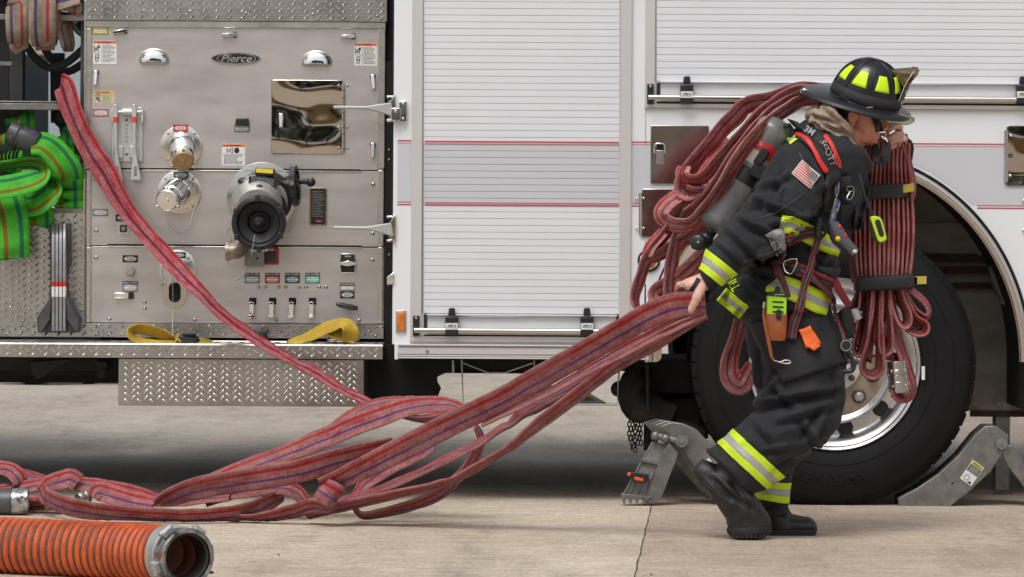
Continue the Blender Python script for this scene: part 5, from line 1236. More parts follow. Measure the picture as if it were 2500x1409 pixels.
mb.lathe(a, ax, [(S(27), 0), (S(31), 0.005), (S(31), L*0.32), (S(28), L*0.36), (S(28), L*0.42), (S(31), L*0.46), (S(29), L*0.95), (S(26), L)], 36)
u, v = basis(ax)
for an in (0.3, 1.9, 3.4, 4.9): mb.box(a+ax*0.2+(u*cos(an)+v*sin(an))*S(31), (0.014, 0.014, 0.014))
cpm = build('hose_end_coupling', mb, mat('graphite_coupling', (0.085,0.085,0.088), 0.42, 0.6), GH, bevel=0.002)
mb = MB(); mb.text('ETS', P(76, 324, -0.136), S(22), S(6), shear=0.3, bold=0.02, R=Matrix.Rotation(radians(-10), 3, 'Y')); build('coupling_mark', mb, mat('violet_mark', (0.12,0.06,0.5), 0.5), GH, smooth=0)
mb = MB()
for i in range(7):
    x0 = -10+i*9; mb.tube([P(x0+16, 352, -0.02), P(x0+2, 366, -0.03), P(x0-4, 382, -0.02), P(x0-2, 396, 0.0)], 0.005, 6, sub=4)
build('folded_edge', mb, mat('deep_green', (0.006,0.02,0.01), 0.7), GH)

# tan hoses draped over the rail
TH = thing('tan_hose', 'worn tan hose with blue and red stripes folded over the top rail of the bay', 'fire hose', P(90, 110, 0))
for pts, W in (([(42,45,54,0.04), (42,22,54,0.02), (42,14,54,-0.02), (42,40,56,-0.06), (43,80,54,-0.06), (44,108,50,-0.02), (44,100,50,0.03)], 0.045),
               ([(106,-40,64,-0.05), (104,0,64,-0.08), (103,50,64,-0.09), (104,90,60,-0.07), (108,112,52,-0.02), (110,100,50,0.04)], 0.052),
               ([(132,-20,16,-0.02), (138,40,18,-0.03), (132,80,18,-0.02), (126,112,14,0.0)], 0.045),
               ([(155,30,30,0.06), (158,70,34,0.04), (166,110,28,0.04), (166,124,20,0.08)], 0.04)):
    mb = MB(); mb.ribbon(pts, W=W, th=0.007); build('draped_fold', mb, hose_tan, TH, smooth=60)
mb = MB(); mb.ribbon([(172,6,56,0.03), (172,10,56,-0.01), (172,20,56,-0.03), (172,30,56,-0.01), (172,34,56,0.04)], W=0.044, th=0.004); build('draped_fold', mb, hose_tan, TH, smooth=60)
mb = MB(); mb.ribbon([(40,-12,110,0.05), (100,-14,110,0.0), (200,-10,40,0.0)], W=0.08, th=0.012); build('draped_fold', mb, hose_tan, TH, smooth=60)

# yellow straps on the running board
yst = mat('yellow_webbing', (0.56,0.37,0.035), 0.7, var=0.35, vscale=16, bump=0.25, bscale=180)
zt_ = P(400, 838, -0.2)
Y1 = thing('yellow_strap', 'yellow webbing strap with black buckle, folded on the running board below the discharge caps', 'strap', P(370, 838, -0.25), 'yellow straps')
mb = MB(); mb.ribbon([(436,832,10,-0.22), (400,818,26,-0.22), (360,806,28,-0.24), (332,803,24,-0.26), (318,812,16,-0.28), (326,826,12,-0.28), (350,833,12,-0.28), (395,836,8,-0.26), (432,836,6,-0.25)], W=0.028, th=0.004, floor=False, wob=0.003)
build('webbing', mb, yst, Y1, smooth=60)
mb = MB(); mb.limb([(436,818,436,838,-0.26,0.01), (452,814,456,838,-0.26,0.014), (480,820,478,838,-0.26,0.012), (486,826,486,836,-0.26,0.008)]); mb.rect(445, 814, 478, 819, -0.28, -0.25)
build('buckle', mb, plasticb, Y1, bevel=0.001)
mb = MB(); mb.ribbon([(484,830,14,-0.25), (505,833,10,-0.25), (518,836,6,-0.25)], W=0.02, th=0.003, floor=False); build('webbing', mb, yst, Y1, smooth=60); mb = MB(); mb.ribbon([(430,824,16,-0.25), (440,824,16,-0.26), (446,832,14,-0.26)], W=0.02, th=0.003, floor=False); build('webbing', mb, yst, Y1, smooth=60)
Y2 = thing('yellow_strap', 'yellow webbing strap folded over a metal ring, on the running board below the tee handle', 'strap', P(800, 838, -0.25), 'yellow straps')
mb = MB(); mb.ribbon([(703,837,8,-0.24), (735,829,18,-0.24), (770,814,26,-0.26), (805,798,28,-0.28), (832,789,22,-0.29), (848,794,30,-0.30), (856,810,40,-0.30), (856,832,42,-0.28)], W=0.034, th=0.005, floor=False, wob=0.003)
mb.ribbon([(796,808,10,-0.27), (812,812,26,-0.275), (832,815,34,-0.275), (852,820,34,-0.27), (866,826,28,-0.265)], W=0.03, th=0.006, floor=False, wob=0.004, seed=4)
build('webbing', mb, yst, Y2, smooth=60)
mb = MB(); mb.limb([(800,822,800,838,-0.27,0.01), (812,822,811,839,-0.27,0.016), (845,824,843,839,-0.27,0.014), (868,832,868,839,-0.27,0.01)]); mb.rect(807, 828, 822, 834, -0.30, -0.26); build('ring', mb, steel_c, Y2, bevel=0.001)
mb = MB(); mb.rect(608, 812, 648, 833, -0.12, -0.02); build('rubber_stop', mb, rubber, TRUCK, bevel=0.003)
mb = MB(); mb.tube([P(500, 834, -0.12), P(700, 835, -0.12)], 0.004, 8); build('grab_rod', mb, steel_trim, TRUCK)
# flat dark sheet and block on the ground beyond the truck
mb = MB(); a = G(1175, 962); 
p = [G(1150, 985), G(1480, 985), G(1440, 962), G(1200, 962)]
mb.prism([v+Vector((0,0,0.0)) for v in p], (0, 0, 0.004)); mb.prism([P(1195, 985, p[0].y+0.3), P(1225, 950, p[0].y+0.3), P(1262, 950, p[0].y+0.3), P(1400, 950, p[0].y+0.3), P(1470, 985, p[0].y+0.3)], (0, 0.5, 0))
build('wedge_shape', mb, mat('dark_wedge', (0.02,0.018,0.015), 0.7), None, 'black wedge shape on the concrete beyond the fire engine', 'wedge')
# debris
for i, (x, y) in enumerate(((513, 1400), (680, 1356), (1590, 1404), (425, 1375))):
    mb = MB(); c = G(x, y); mb.ball(c+Vector((0, 0, 0.002)), (0.012 if i == 0 else 0.004, 0.01 if i == 0 else 0.003, 0.006 if i == 0 else 0.002), n=8, m=5)
    build('debris', mb, blackgap, None, ('dark lump of debris beside the orange hose coupling', 'tiny dark speck on bare concrete right of the coil', 'tiny dark crumb beside the pavement joint', 'tiny dark speck near the coupling')[i], 'debris')
# ------------------------------------------------------------------ firefighter
cloth = mat('turnout_cloth', (0.021,0.0235,0.028), 0.8, var=0.5, vscale=9, bump=0.45, bscale=26, bdet=9, spec=0.35, sheen=0.05)
cloth2 = mat('worn_black_cloth', (0.023,0.0235,0.025), 0.75, var=0.4, vscale=11, bump=0.40, bscale=24, bdet=9, spec=0.3)
boot_m = mat('boot_leather', (0.016,0.0165,0.018), 0.5, var=0.3, vscale=22, bump=0.2, bscale=110)
sole_m = mat('boot_sole', (0.010,0.010,0.010), 0.7)
hivis = mat('reflective_yellow', (0.60,0.80,0.015), 0.6, emit=None, var=0.06, vscale=20, bump=0.05, bscale=200)
silver = mat('reflective_silver', (0.40,0.40,0.40), 0.40, 0.15, var=0.1, vscale=30)
skin = mat('skin', (0.60,0.245,0.165), 0.5, var=0.22, vscale=22, bump=0.06, bscale=200); skin.node_tree.nodes['Principled BSDF'].inputs['Subsurface Weight'].default_value = 0.12
skin.node_tree.nodes['Principled BSDF'].inputs['Subsurface Radius'].default_value = (0.02, 0.006, 0.003)
hood_m = mat('tan_hood', (0.36,0.275,0.205), 0.85, var=0.2, vscale=14, bump=0.15, bscale=300)
helm_m = mat('helmet_black', (0.010,0.012,0.015), 0.24, bump=0.02, bscale=60, rvar=0.08, vscale=14)
helm_b = mat('helmet_brim', (0.013,0.015,0.018), 0.34, bump=0.05, bscale=160, rvar=0.06)
web_b = mat('black_webbing', (0.014,0.014,0.015), 0.7, bump=0.2, bscale=300)
web_r = mat('red_webbing', (0.22,0.018,0.028), 0.7, bump=0.2, bscale=300)
web_g = mat('grey_webbing', (0.09,0.09,0.095), 0.7, bump=0.3, bscale=260)
strap_red = mat('strap_red', (0.66,0.03,0.02), 0.5)
lime = mat('lime_plastic', (0.42,0.80,0.02), 0.4)
tank_m = mat('composite_cylinder', (0.19,0.19,0.185), 0.36, 0.0, var=0.70, vscale=26, stretch=(0.5,0.5,0.2), coat=0.3, col2=(0.075,0.075,0.073))
PX0 = P(1925, 1312, -1.70); PX0.z = 0
MAN = thing('person', 'firefighter in black turnout gear and helmet, leaning forward and dragging red hose', 'person', PX0)

def organic(name, mb, voxel, iters, disp, m, parent, creases=(), cs=2.1, label=None, factor=0.5):
    me = bpy.data.meshes.new('tmp'); me.from_pydata(mb.v, [], mb.f); o = bpy.data.objects.new('tmp', me); COL.objects.link(o)
    bm = bmesh.new(); bm.from_mesh(me); bmesh.ops.recalc_face_normals(bm, faces=bm.faces[:]); bm.to_mesh(me); bm.free()
    r = o.modifiers.new('r', 'REMESH'); r.mode = 'VOXEL'; r.voxel_size = voxel
    s = o.modifiers.new('s', 'SMOOTH'); s.factor = factor; s.iterations = iters
    dg = bpy.context.evaluated_depsgraph_get(); me2 = bpy.data.meshes.new_from_object(o.evaluated_get(dg))
    bpy.data.objects.remove(o); bpy.data.meshes.remove(me)
    if disp or creases:
        k0 = FOC/(13.2); nv = [v.normal.copy() for v in me2.vertices]
        for v, n_ in zip(me2.vertices, nv):
            p = v.co; d = disp(p) if disp else 0
            if creases and n_.y < 0.35:
                k = FOC/(p.y+CD); u_ = p.x*k; w_ = (EYE-p.z)*k
                X = 1250+u_*cos(ROLL)-w_*sin(ROLL); Yp = 500+u_*sin(ROLL)+w_*cos(ROLL)
                for (x0, y0, x1, y1, dep, wd) in creases:
                    dx, dy = x1-x0, y1-y0; L2 = dx*dx+dy*dy; t = max(0, min(1, ((X-x0)*dx+(Yp-y0)*dy)/L2))
                    ex, ey = X-(x0+dx*t), Yp-(y0+dy*t); e2 = ex*ex+ey*ey
                    if e2 < wd*wd*9:
                        s_ = sin(pi*(0.15+0.7*t)); side = (ex*dy-ey*dx)/sqrt(L2)/wd
                        d += cs*dep*s_*(-math.exp(-e2/(wd*wd))+0.75*math.exp(-((side-1.9)**2)/1.2)*math.exp(-max(0, e2-(side*wd)**2)/(wd*wd)))
            v.co = p+n_*d
    vs_ = [v.co.copy() for v in me2.vertices]; q = MB(); q.v = vs_; q.f = [tuple(f.vertices) for f in me2.polygons]; q.m = [0]*len(q.f); q.uv = [None]*len(q.f)
    bpy.data.meshes.remove(me2)
    return build(name, q, m, parent, label, smooth=180), q
def folds(a1=0.008, f1=6, a2=0.004, f2=15, ax=(1,1,1), seed=0):
    def fn(p):
        q = Vector((p.x*ax[0], p.y*ax[1], p.z*ax[2])); n1 = noise.noise(q*f1+Vector((seed,0,0)))
        r = 1-abs(noise.noise(q*f2+Vector((0,seed,n1*1.5))))*2.4
        return a1*n1+a2*max(r, -0.6)
    return fn

# ---- trousers
mb = MB()
mb.limb([(1805,720,2020,712,-1.70,0.16), (1806,765,2028,760,-1.71,0.155), (1838,810,2050,820,-1.73,0.135), (1852,865,2068,875,-1.76,0.12), (1862,920,2060,930,-1.78,0.108), (1858,965,2058,985,-1.79,0.10), (1848,1000,2048,1040,-1.80,0.10), (1822,1026,1995,1096,-1.80,0.10), (1788,1047,1912,1152,-1.80,0.095), (1757,1085,1872,1190,-1.80,0.092), (1727,1096,1838,1204,-1.80,0.088)], sub=4, n=32, pw=0.95, cap=0.05)
mb.limb([(1808,745,1990,745,-1.62,0.13), (1822,830,1985,840,-1.60,0.11), (1840,920,1975,930,-1.58,0.10), (1848,1010,1965,1020,-1.58,0.092), (1850,1090,1955,1095,-1.58,0.086), (1842,1150,1936,1165,-1.58,0.082), (1836,1205,1925,1222,-1.58,0.080), (1850,1238,1922,1246,-1.58,0.076), (1862,1252,1922,1256,-1.58,0.074)], sub=4, n=28, cap=0.05)
mb.limb([(1722,1094,1745,1105,-1.80,0.05), (1724,1100,1790,1150,-1.80,0.085), (1745,1118,1836,1203,-1.80,0.085)], cap=0.05)
trc = [(1850,1004,1990,965,0.016,9), (1905,1040,2040,1000,0.010,9), (1960,975,2045,960,0.010,8), (1950,1030,1985,1095,0.012,8), (1830,1030,1880,1100,0.007,10), (2000,1000,1960,1070,0.012,8), (1880,950,1935,1000,0.010,8),
       (1850,850,1870,930,0.010,9), (1868,1110,1920,1100,0.008,7), (1900,1235,1860,1248,0.010,6), (1930,1120,1880,1160,0.008,7), (2030,900,2045,1000,0.008,8), (1900,900,1850,960,0.010,8), (1830,880,1845,960,0.008,6)]
TROU, TQ = organic('trousers', mb, 0.0068, 5, folds(0.008, 6, 0.0075, 9, seed=3), cloth, MAN, trc)
# ---- jacket: torso, near arm, far arm
mb = MB()
mb.limb([(1975,292,2050,325,-1.70,0.09), (1950,312,2088,352,-1.70,0.15), (1928,345,2115,392,-1.69,0.19), (1905,400,2120,425,-1.69,0.19), (1888,460,2112,475,-1.69,0.185), (1872,525,2095,530,-1.69,0.18), (1856,585,2068,590,-1.69,0.18), (1840,640,2046,645,-1.70,0.18), (1812,680,2034,690,-1.70,0.182), (1782,712,2030,732,-1.70,0.186), (1762,735,2025,768,-1.70,0.19)], sub=4, n=36, pw=0.9, cap=0.05)
mb.limb([(1950,335,2052,398,-1.84,0.10), (1918,352,2040,440,-1.86,0.10), (1882,395,2010,500,-1.90,0.095), (1845,462,1975,545,-1.93,0.085), (1800,522,1925,580,-1.96,0.08), (1758,572,1873,622,-1.98,0.076), (1729,612,1799,664,-1.98,0.062), (1713,644,1762,690,-1.98,0.050), (1701,664,1738,713,-1.98,0.046)], sub=4, n=28, cap=0.02)
mb.limb([(2030,345,2075,430,-1.52,0.08), (2075,360,2110,450,-1.40,0.08), (2140,390,2170,460,-1.30,0.075), (2165,375,2212,430,-1.27,0.065), (2178,345,2226,385,-1.36,0.05), (2190,312,2228,356,-1.46,0.048), (2194,300,2224,352,-1.53,0.046)], sub=4, n=22, cap=0.02)
mb.limb([(2040,372,2062,352,-1.80,0.05), (2070,392,2100,360,-1.80,0.05), (2095,415,2126,392,-1.78,0.03), (2110,428,2128,412,-1.77,0.015)], cap=0.1)   # collar point
mb.limb([(1965,640,2048,632,-1.74,0.14), (1960,662,2052,660,-1.74,0.15), (1975,684,2042,682,-1.74,0.13)], cap=0.1)
jc = [(1845,500,1960,545,0.012,8), (1800,545,1900,590,0.012,8), (1775,575,1850,640,0.010,8), (1860,470,1930,440,0.009,8), (1880,560,1990,535,0.012,8), (1745,600,1815,655,0.006,7), (1905,420,1885,480,0.008,8), (1960,600,2060,640,0.010,8), (2040,480,2090,560,0.008,9),
      (1850,640,1940,600,0.012,9), (1990,640,2045,650,0.014,7), (1830,660,1890,680,0.010,9), (1825,520,1870,490,0.008,7), (2000,480,2060,430,0.007,9), (1975,400,1990,470,0.008,8), (1790,690,1860,740,0.008,8)]
JACK, JQ = organic('jacket', mb, 0.0068, 5, folds(0.007, 6, 0.0070, 9, seed=9), cloth, MAN, jc)

# ---- skin body: head, neck, hands, limbs inside the clothing
mb = MB()
yh = -1.72
mb.ball(P(2098, 232, yh), (0.098, 0.076, 0.092))
mb.limb([(2044,228,2150,238,yh,0.074), (2046,262,2153,266,yh,0.073), (2060,290,2152,292,yh,0.069), (2074,315,2147,314,yh,0.062), (2094,338,2141,335,yh,0.050), (2108,353,2137,351,yh,0.030)], sub=5, n=28, cap=0.3)
mb.limb([(2142,272,2156,268,yh,0.010), (2146,290,2163,290,yh,0.012), (2148,306,2170,307,yh,0.017), (2146,315,2168,317,yh,0.018), (2144,319,2158,320,yh,0.012)], sub=3, n=14)   # nose
for s_ in (-1, 1): mb.ball(P(2158, 314, yh+s_*0.012), 0.009, n=10, m=8)
mb.limb([(2136,322,2147,326,yh,0.016), (2136,328,2150,329,yh,0.022), (2136,332,2146,332,yh,0.018)], sub=3, n=14)
mb.limb([(2134,334,2148,334,yh,0.018), (2133,338,2147,338,yh,0.020), (2132,342,2143,342,yh,0.014)], sub=3, n=14)
mb.ball(P(2133, 349, yh), (0.014, 0.02, 0.012)); mb.ball(P(2105, 330, yh-0.035), (0.04, 0.018, 0.03)); mb.ball(P(2128, 305, yh-0.045), (0.024, 0.018, 0.022))
mb.limb([(2140,262,2156,266,yh,0.062), (2143,270,2158,273,yh,0.062), (2144,277,2154,278,yh,0.05)], sub=3, n=18)   # brow
# ear on the near side
e = P(2083, 289, yh-0.074)
mb.ball(e+Vector((0.0, 0.004, 0)), (0.013, 0.007, 0.021))
mb.tube([e+Vector((sx*0.0011, -0.006+0.0002*abs(sx), sz*0.001)) for sx, sz in ((10,-6), (12,6), (9,18), (0,24), (-9,20), (-13,8), (-11,-8), (-6,-18), (0,-23), (5,-18))], 0.0042, 8, sub=4)
mb.tube([e+Vector((sx*0.001, -0.004, sz*0.001)) for sx, sz in ((6,14), (-3,12), (-5,2), (-2,-8))], 0.003, 8, sub=4)
mb.limb([(2056,292,2118,345,yh,0.058), (2040,322,2104,366,yh,0.060), (2020,350,2084,394,-1.71,0.062), (2000,385,2070,425,-1.70,0.10), (1940,430,2085,440,-1.70,0.14), (1905,560,2050,570,-1.70,0.13), (1870,680,2000,690,-1.70,0.13), (1850,780,2000,780,-1.70,0.12)], sub=3, n=24)
def skl(pts, rr): mb.tube([P(*p) for p in pts], rr, 14, sub=4)
skl([(1985,395,-1.86), (1850,540,-1.93), (1835,560,-1.96)], [0.05, 0.045, 0.042]); skl([(1835,560,-1.96), (1770,630,-1.98), (1714,691,-1.985)], [0.042, 0.034, 0.026])
skl([(2040,390,-1.52), (2110,410,-1.38), (2188,410,-1.29)], [0.05, 0.042, 0.038]); skl([(2188,410,-1.29), (2203,368,-1.42), (2204,335,-1.54)], [0.032, 0.02, 0.017])
skl([(1925,770,-1.76), (1955,880,-1.78), (1950,1010,-1.79)], [0.085, 0.07, 0.055]); skl([(1950,1010,-1.79), (1870,1090,-1.80), (1794,1150,-1.80)], [0.055, 0.045, 0.024]); skl([(1794,1150,-1.80), (1800,1210,-1.80), (1825,1280,-1.8)], 0.024)
skl([(1905,770,-1.62), (1908,950,-1.58), (1900,1080,-1.58)], [0.07, 0.045, 0.04]); skl([(1900,1080,-1.58), (1885,1180,-1.58), (1890,1270,-1.58)], [0.05, 0.045, 0.036]); skl([(1890,1280,-1.58), (1950,1295,-1.58)], 0.03)
# near hand: palm, thumb in front of the hose, fingers over its top and behind it
mb.limb([(1706,668,1730,708,-1.99,0.026), (1692,674,1712,714,-1.995,0.030), (1676,680,1692,714,-1.99,0.036), (1665,686,1676,710,-1.98,0.038)], sub=4, n=20, cap=0.5)
mb.tube([P(*p) for p in [(1713,700,-2.01), (1706,716,-2.032), (1698,734,-2.035), (1692,746,-2.032), (1687,757,-2.028)]], [0.0165, 0.0160, 0.0135, 0.0128, 0.0105], 14, sub=4); mb.ball(P(1687, 757, -2.028), 0.0112)
for i, (x, yk) in enumerate(((1661, 694), (1673, 692), (1686, 694), (1698, 700))):
    mb.tube([P(x+4, yk, -2.0), P(x-4, yk+2, -1.975), P(x-7, yk+14, -1.945), P(x-5, yk+36, -1.93), P(x-1, yk+54, -1.935)], [0.0108, 0.0105, 0.0098, 0.009, 0.0078], 12, sub=4)
# far hand: fist with four stacked fingers
mb.limb([(2188,303,2205,316,-1.575,0.022), (2184,318,2206,326,-1.575,0.024), (2184,338,2205,342,-1.575,0.024), (2182,356,2198,360,-1.575,0.02)], sub=4, n=18, cap=0.3)
for pts, rr in (([(2201,312,-1.60), (2186,309,-1.625), (2170,318,-1.63), (2163,325,-1.615)], [0.0092, 0.0090, 0.0084, 0.0078]), ([(2204,328,-1.60), (2188,327,-1.63), (2171,337,-1.635), (2164,342,-1.615)], [0.0092, 0.0090, 0.0084, 0.0078]),
                ([(2203,342,-1.60), (2187,343,-1.63), (2172,350,-1.63), (2166,353,-1.61)], [0.0088, 0.0086, 0.0080, 0.0074]), ([(2198,355,-1.60), (2186,357,-1.62), (2175,363,-1.62), (2171,364,-1.605)], [0.0082, 0.0080, 0.0076, 0.007])):
    mb.tube([P(*p) for p in pts], rr, 12, sub=4)
mb.tube([P(*p) for p in [(2196,306,-1.59), (2180,303,-1.60), (2166,310,-1.60), (2158,318,-1.60)]], [0.012, 0.011, 0.010, 0.0085], 12, sub=4)
SK, SQ = organic('body', mb, 0.0030, 2, None, skin, MAN)
SK.data.materials.append(mat('pale_skin', (0.68,0.40,0.31), 0.5, var=0.15, vscale=30, bump=0.08, bscale=160))
fc = P(2186, 335, -1.60); nc_ = P(1694, 715, -1.99)
for pl, f_ in zip(SK.data.polygons, SQ.f):
    c_ = SQ.v[f_[0]]
    if ((c_-fc).length < 0.075 and c_.y > -1.668) or (c_-nc_).length < 0.12: pl.material_index = 1

def bvh(*qs):
    vs_ = []; fs = []
    for q in qs: o = len(vs_); vs_ += q.v; fs += [tuple(i+o for i in f) for f in q.f]
    return BVHTree.FromPolygons(vs_, fs)
BODYB = bvh(JQ, TQ); LAST = [-1.85]
def onto(px, py, off=0.004, tree=None, ymax=None):
    t = tree or BODYB; d = (P(px, py, 0)-CAMP).normalized(); h = t.ray_cast(CAMP+d*9, d)
    if h[0] is None or (ymax is not None and h[0].y > ymax): y = LAST[0]; return P(px, py, y-off), Vector((0,-1,0))
    LAST[0] = h[0].y; n_ = h[1] if h[1].y < 0 else -h[1]
    return h[0]+Vector((0, -off, 0))*0.6+n_*off*0.4, n_
def strip(name, path, w, mats, lanes, parent, off=0.005, solid=0.003, sub=6, tree=None, label=None, group=None, ymax=None, smoothp=3):
    """ribbon of cloth laid on the body along a pixel path; lanes = [(fraction, material index)...]"""
    q = catmull([(p[0], p[1], p[2] if len(p) > 2 else w) for p in path], sub)
    cols = [0]; li = []
    for f, m_ in lanes:
        k = max(1, int(round(f*8)))
        a = cols[-1]
        for j in range(k): cols.append(a+f*(j+1)/k); li.append(m_)
    grid = []
    for i, (x, y, ww) in enumerate(q):
        x0, y0, _ = q[max(i-1, 0)]; x1, y1, _ = q[min(i+1, len(q)-1)]; dx, dy = x1-x0, y1-y0; L = sqrt(dx*dx+dy*dy) or 1; nx, ny = dy/L, -dx/L
        grid.append([onto(x+nx*(0.5-c)*ww, y+ny*(0.5-c)*ww, off, tree, ymax)[0] for c in cols])
    for _ in range(smoothp):
        g2 = [[p.copy() for p in r] for r in grid]
        for i in range(1, len(grid)-1):
            for j in range(len(cols)):
                m_ = (grid[i-1][j].y+grid[i+1][j].y)/2; g2[i][j].y = min(grid[i][j].y, (grid[i][j].y+m_)/2)
        grid = g2
    mb = MB(); nc = len(cols)
    for r in grid: mb.v += r
    for i in range(len(grid)-1):
        for j in range(nc-1):
            a = i*nc+j; mb.f.append((a, a+1, a+nc+1, a+nc)); mb.m.append(li[j]); mb.uv.append(None)
    return build(name, mb, mats, parent, label, group=group, smooth=50, solid=solid)
REFL = [hivis, silver]; L3 = [(0.34, 0), (0.32, 1), (0.34, 0)]
def clip_band(name, q, quads, yr, parent, mats, off=0.004, inflate=0.0):
    """cut the stretch of a garment between pixel edges; wraps right round the limb"""
    mb = MB(); 
    for m_, quad in quads:
        bm = bmesh.new(); vs_ = [bm.verts.new(v) for v in q.v]
        cx = sum(p[0] for p in quad)/4; cy = sum(p[1] for p in quad)/4; rad = max(sqrt((p[0]-cx)**2+(p[1]-cy)**2) for p in quad)*1.5; c = P(cx, cy, sum(yr)/2); R_ = S(rad, yr[0])
        for f in q.f:
            if all(abs(q.v[i].x-c.x) < R_ and abs(q.v[i].z-c.z) < R_ and yr[0] < q.v[i].y < yr[1] for i in f): bm.faces.new([vs_[i] for i in f])
        bmesh.ops.delete(bm, geom=[v for v in bm.verts if not v.link_faces], context='VERTS')
        ym = (yr[0]+yr[1])/2
        for a, b in zip(quad, quad[1:]+quad[:1]):
            A = P(a[0], a[1], ym); B = P(b[0], b[1], ym); n_ = (B-A).cross(Vector((0,1,0))).normalized()
            if n_.dot(c-A) > 0: n_ = -n_
            bmesh.ops.bisect_plane(bm, geom=bm.verts[:]+bm.edges[:]+bm.faces[:], plane_co=A, plane_no=n_, clear_outer=True)
        bm.normal_update(); bmesh.ops.recalc_face_normals(bm, faces=bm.faces[:]) if 0 else None
        bm.verts.index_update(); mb.i = m_
        mb.add([v.co+v.normal*off for v in bm.verts], [tuple(v.index for v in f.verts) for f in bm.faces]); bm.free()
    return build(name, mb, mats, parent, smooth=60, solid=0.003)
def lanes_quad(q, ex=14):
    (a, b, c, d) = q   # a->b outer edge line, d->c inner edge line
    def mixp(p, r, t): return (p[0]*(1-t)+r[0]*t, p[1]*(1-t)+r[1]*t)
    ux, uy = b[0]-a[0], b[1]-a[1]; L = sqrt(ux*ux+uy*uy); ux, uy = ux/L*ex, uy/L*ex
    a = (a[0]-ux, a[1]-uy); d = (d[0]-ux, d[1]-uy); b = (b[0]+ux, b[1]+uy); c = (c[0]+ux, c[1]+uy); out = []
    for m_, t0, t1 in ((0, 0, 0.34), (1, 0.34, 0.66), (0, 0.66, 1)): out.append((m_, [mixp(a, d, t0), mixp(b, c, t0), mixp(b, c, t1), mixp(a, d, t1)]))
    return out
clip_band('reflective_band', JQ, lanes_quad([(1730,612), (1795,664), (1756,694), (1704,654)], 18), (-2.10, -1.86), JACK, REFL)
clip_band('reflective_band', TQ, lanes_quad([(1790,1047), (1905,1153), (1868,1190), (1757,1087)], 14), (-1.95, -1.66), TROU, REFL)
clip_band('reflective_band', TQ, lanes_quad([(1845,1168), (1925,1176), (1920,1227), (1836,1210)], 16), (-1.68, -1.44), TROU, REFL)
strip('reflective_band', [(1905,545), (1935,553), (1975,572), (2015,594), (2052,606)], 44, REFL, L3, JACK)
strip('reflective_band', [(1872,692,40), (1915,700,52), (1960,718,54), (2000,738,54), (2024,746,52)], 52, REFL, L3, JACK)
strip('reflective_band', [(1761,718), (1778,732), (1798,749), (1817,764)], 38, REFL, L3, JACK)
def dtext(name, body, cx, cy, w, h, ang, m, parent, off=0.007, shear=0, tree=None, bold=0.01):
    g, fs = text_geo(body, shear, bold); ca, sa = cos(radians(ang)), sin(radians(ang)); mb = MB()
    mb.add([onto(cx+x*w*ca+z*h*sa, cy+x*w*sa-z*h*ca, off, tree)[0] for x, z in g], [tuple(reversed(f)) for f in fs]); return build(name, mb, m, parent, smooth=0)
dtext('yellow_lettering', 'NEL', 1790, 692, 40, 24, 58, hivis, JACK)
# flag patch
fl = [(1957.8,391), (2003,428), (1977.7,462), (1932,423.8)]
def quadpt(q, u, v):
    a = [q[0][k]*(1-u)+q[1][k]*u for k in (0,1)]; b = [q[3][k]*(1-u)+q[2][k]*u for k in (0,1)]; return (a[0]*(1-v)+b[0]*v, a[1]*(1-v)+b[1]*v)
mb = MB(); NU, NV = 30, 15
for j in range(NV+1):
    for i in range(NU+1): mb.v.append(onto(*quadpt(fl, i/NU, j/NV), off=0.006)[0])
for j in range(NV):
    for i in range(NU):
        a = j*(NU+1)+i; mb.f.append((a, a+NU+1, a+NU+2, a+1)); mb.uv.append(None)
        if i in (0, NU-1) or j in (0, NV-1): m_ = 0
        elif i >= 18 and 1 <= j <= 7: m_ = 2 if (i+j) % 2 == 0 else 3
        else: m_ = 1 if j % 2 == 1 else 0
        mb.m.append(m_)
build('flag_patch', mb, [mat('patch_cream', (0.58,0.52,0.46), 0.8), mat('patch_red', (0.52,0.035,0.045), 0.8), mat('patch_navy', (0.03,0.035,0.06), 0.8), mat('patch_grey', (0.35,0.35,0.36), 0.8)], JACK, smooth=60, solid=0.002)
# name tag tail hanging below the pack
tag_m = mat('grey_tag', (0.30,0.30,0.31), 0.7)
mb = MB(); NU = 6; nq = [(1868,572), (1912,556), (1920,622), (1905,642)]
for j in range(7):
    for i in range(NU+1): mb.v.append(onto(*quadpt(nq, i/NU, j/6), off=0.012)[0])
for j in range(6):
    for i in range(NU): a = j*(NU+1)+i; mb.f.append((a, a+NU+1, a+NU+2, a+1)); mb.m.append(0); mb.uv.append(None)
build('name_tail', mb, tag_m, JACK, smooth=60, solid=0.003)
dtext('name_lettering', 'JEBSS', 1890, 603, 56, 17, 58, lblk, JACK, off=0.017)
# jacket details: pocket on the thigh, seams, collar
def panel(name, quad, off, m, parent, n=10, solid=0.006, tree=None):
    mb = MB()
    for j in range(n+1):
        for i in range(n+1): mb.v.append(onto(*quadpt(quad, i/n, j/n), off=off, tree=tree)[0])
    for j in range(n):
        for i in range(n): a = j*(n+1)+i; mb.f.append((a, a+n+1, a+n+2, a+1)); mb.m.append(0); mb.uv.append(None)
    return build(name, mb, m, parent, smooth=60, solid=solid)
panel('cargo_pocket', [(1835,785), (2018,775), (2071,882), (1911,936)], 0.016, cloth2, TROU, 16, 0.012)
panel('waist_panel', [(1812,640), (1900,612), (1930,655), (1868,700)], 0.012, cloth2, JACK, 10, 0.012)
strip('seam', [(1950,372), (1975,420), (1985,470)], 1.6, [web_g], [(1, 0)], JACK, off=0.003, solid=0.001)
strip('seam', [(1850,535), (1890,520), (1935,492), (1965,470)], 1.3, [web_g], [(1, 0)], JACK, off=0.003, solid=0.001)
strip('seam', [(2120,440), (2112,500), (2100,560)], 12, [cloth2], [(1, 0)], JACK, off=0.010, solid=0.006)
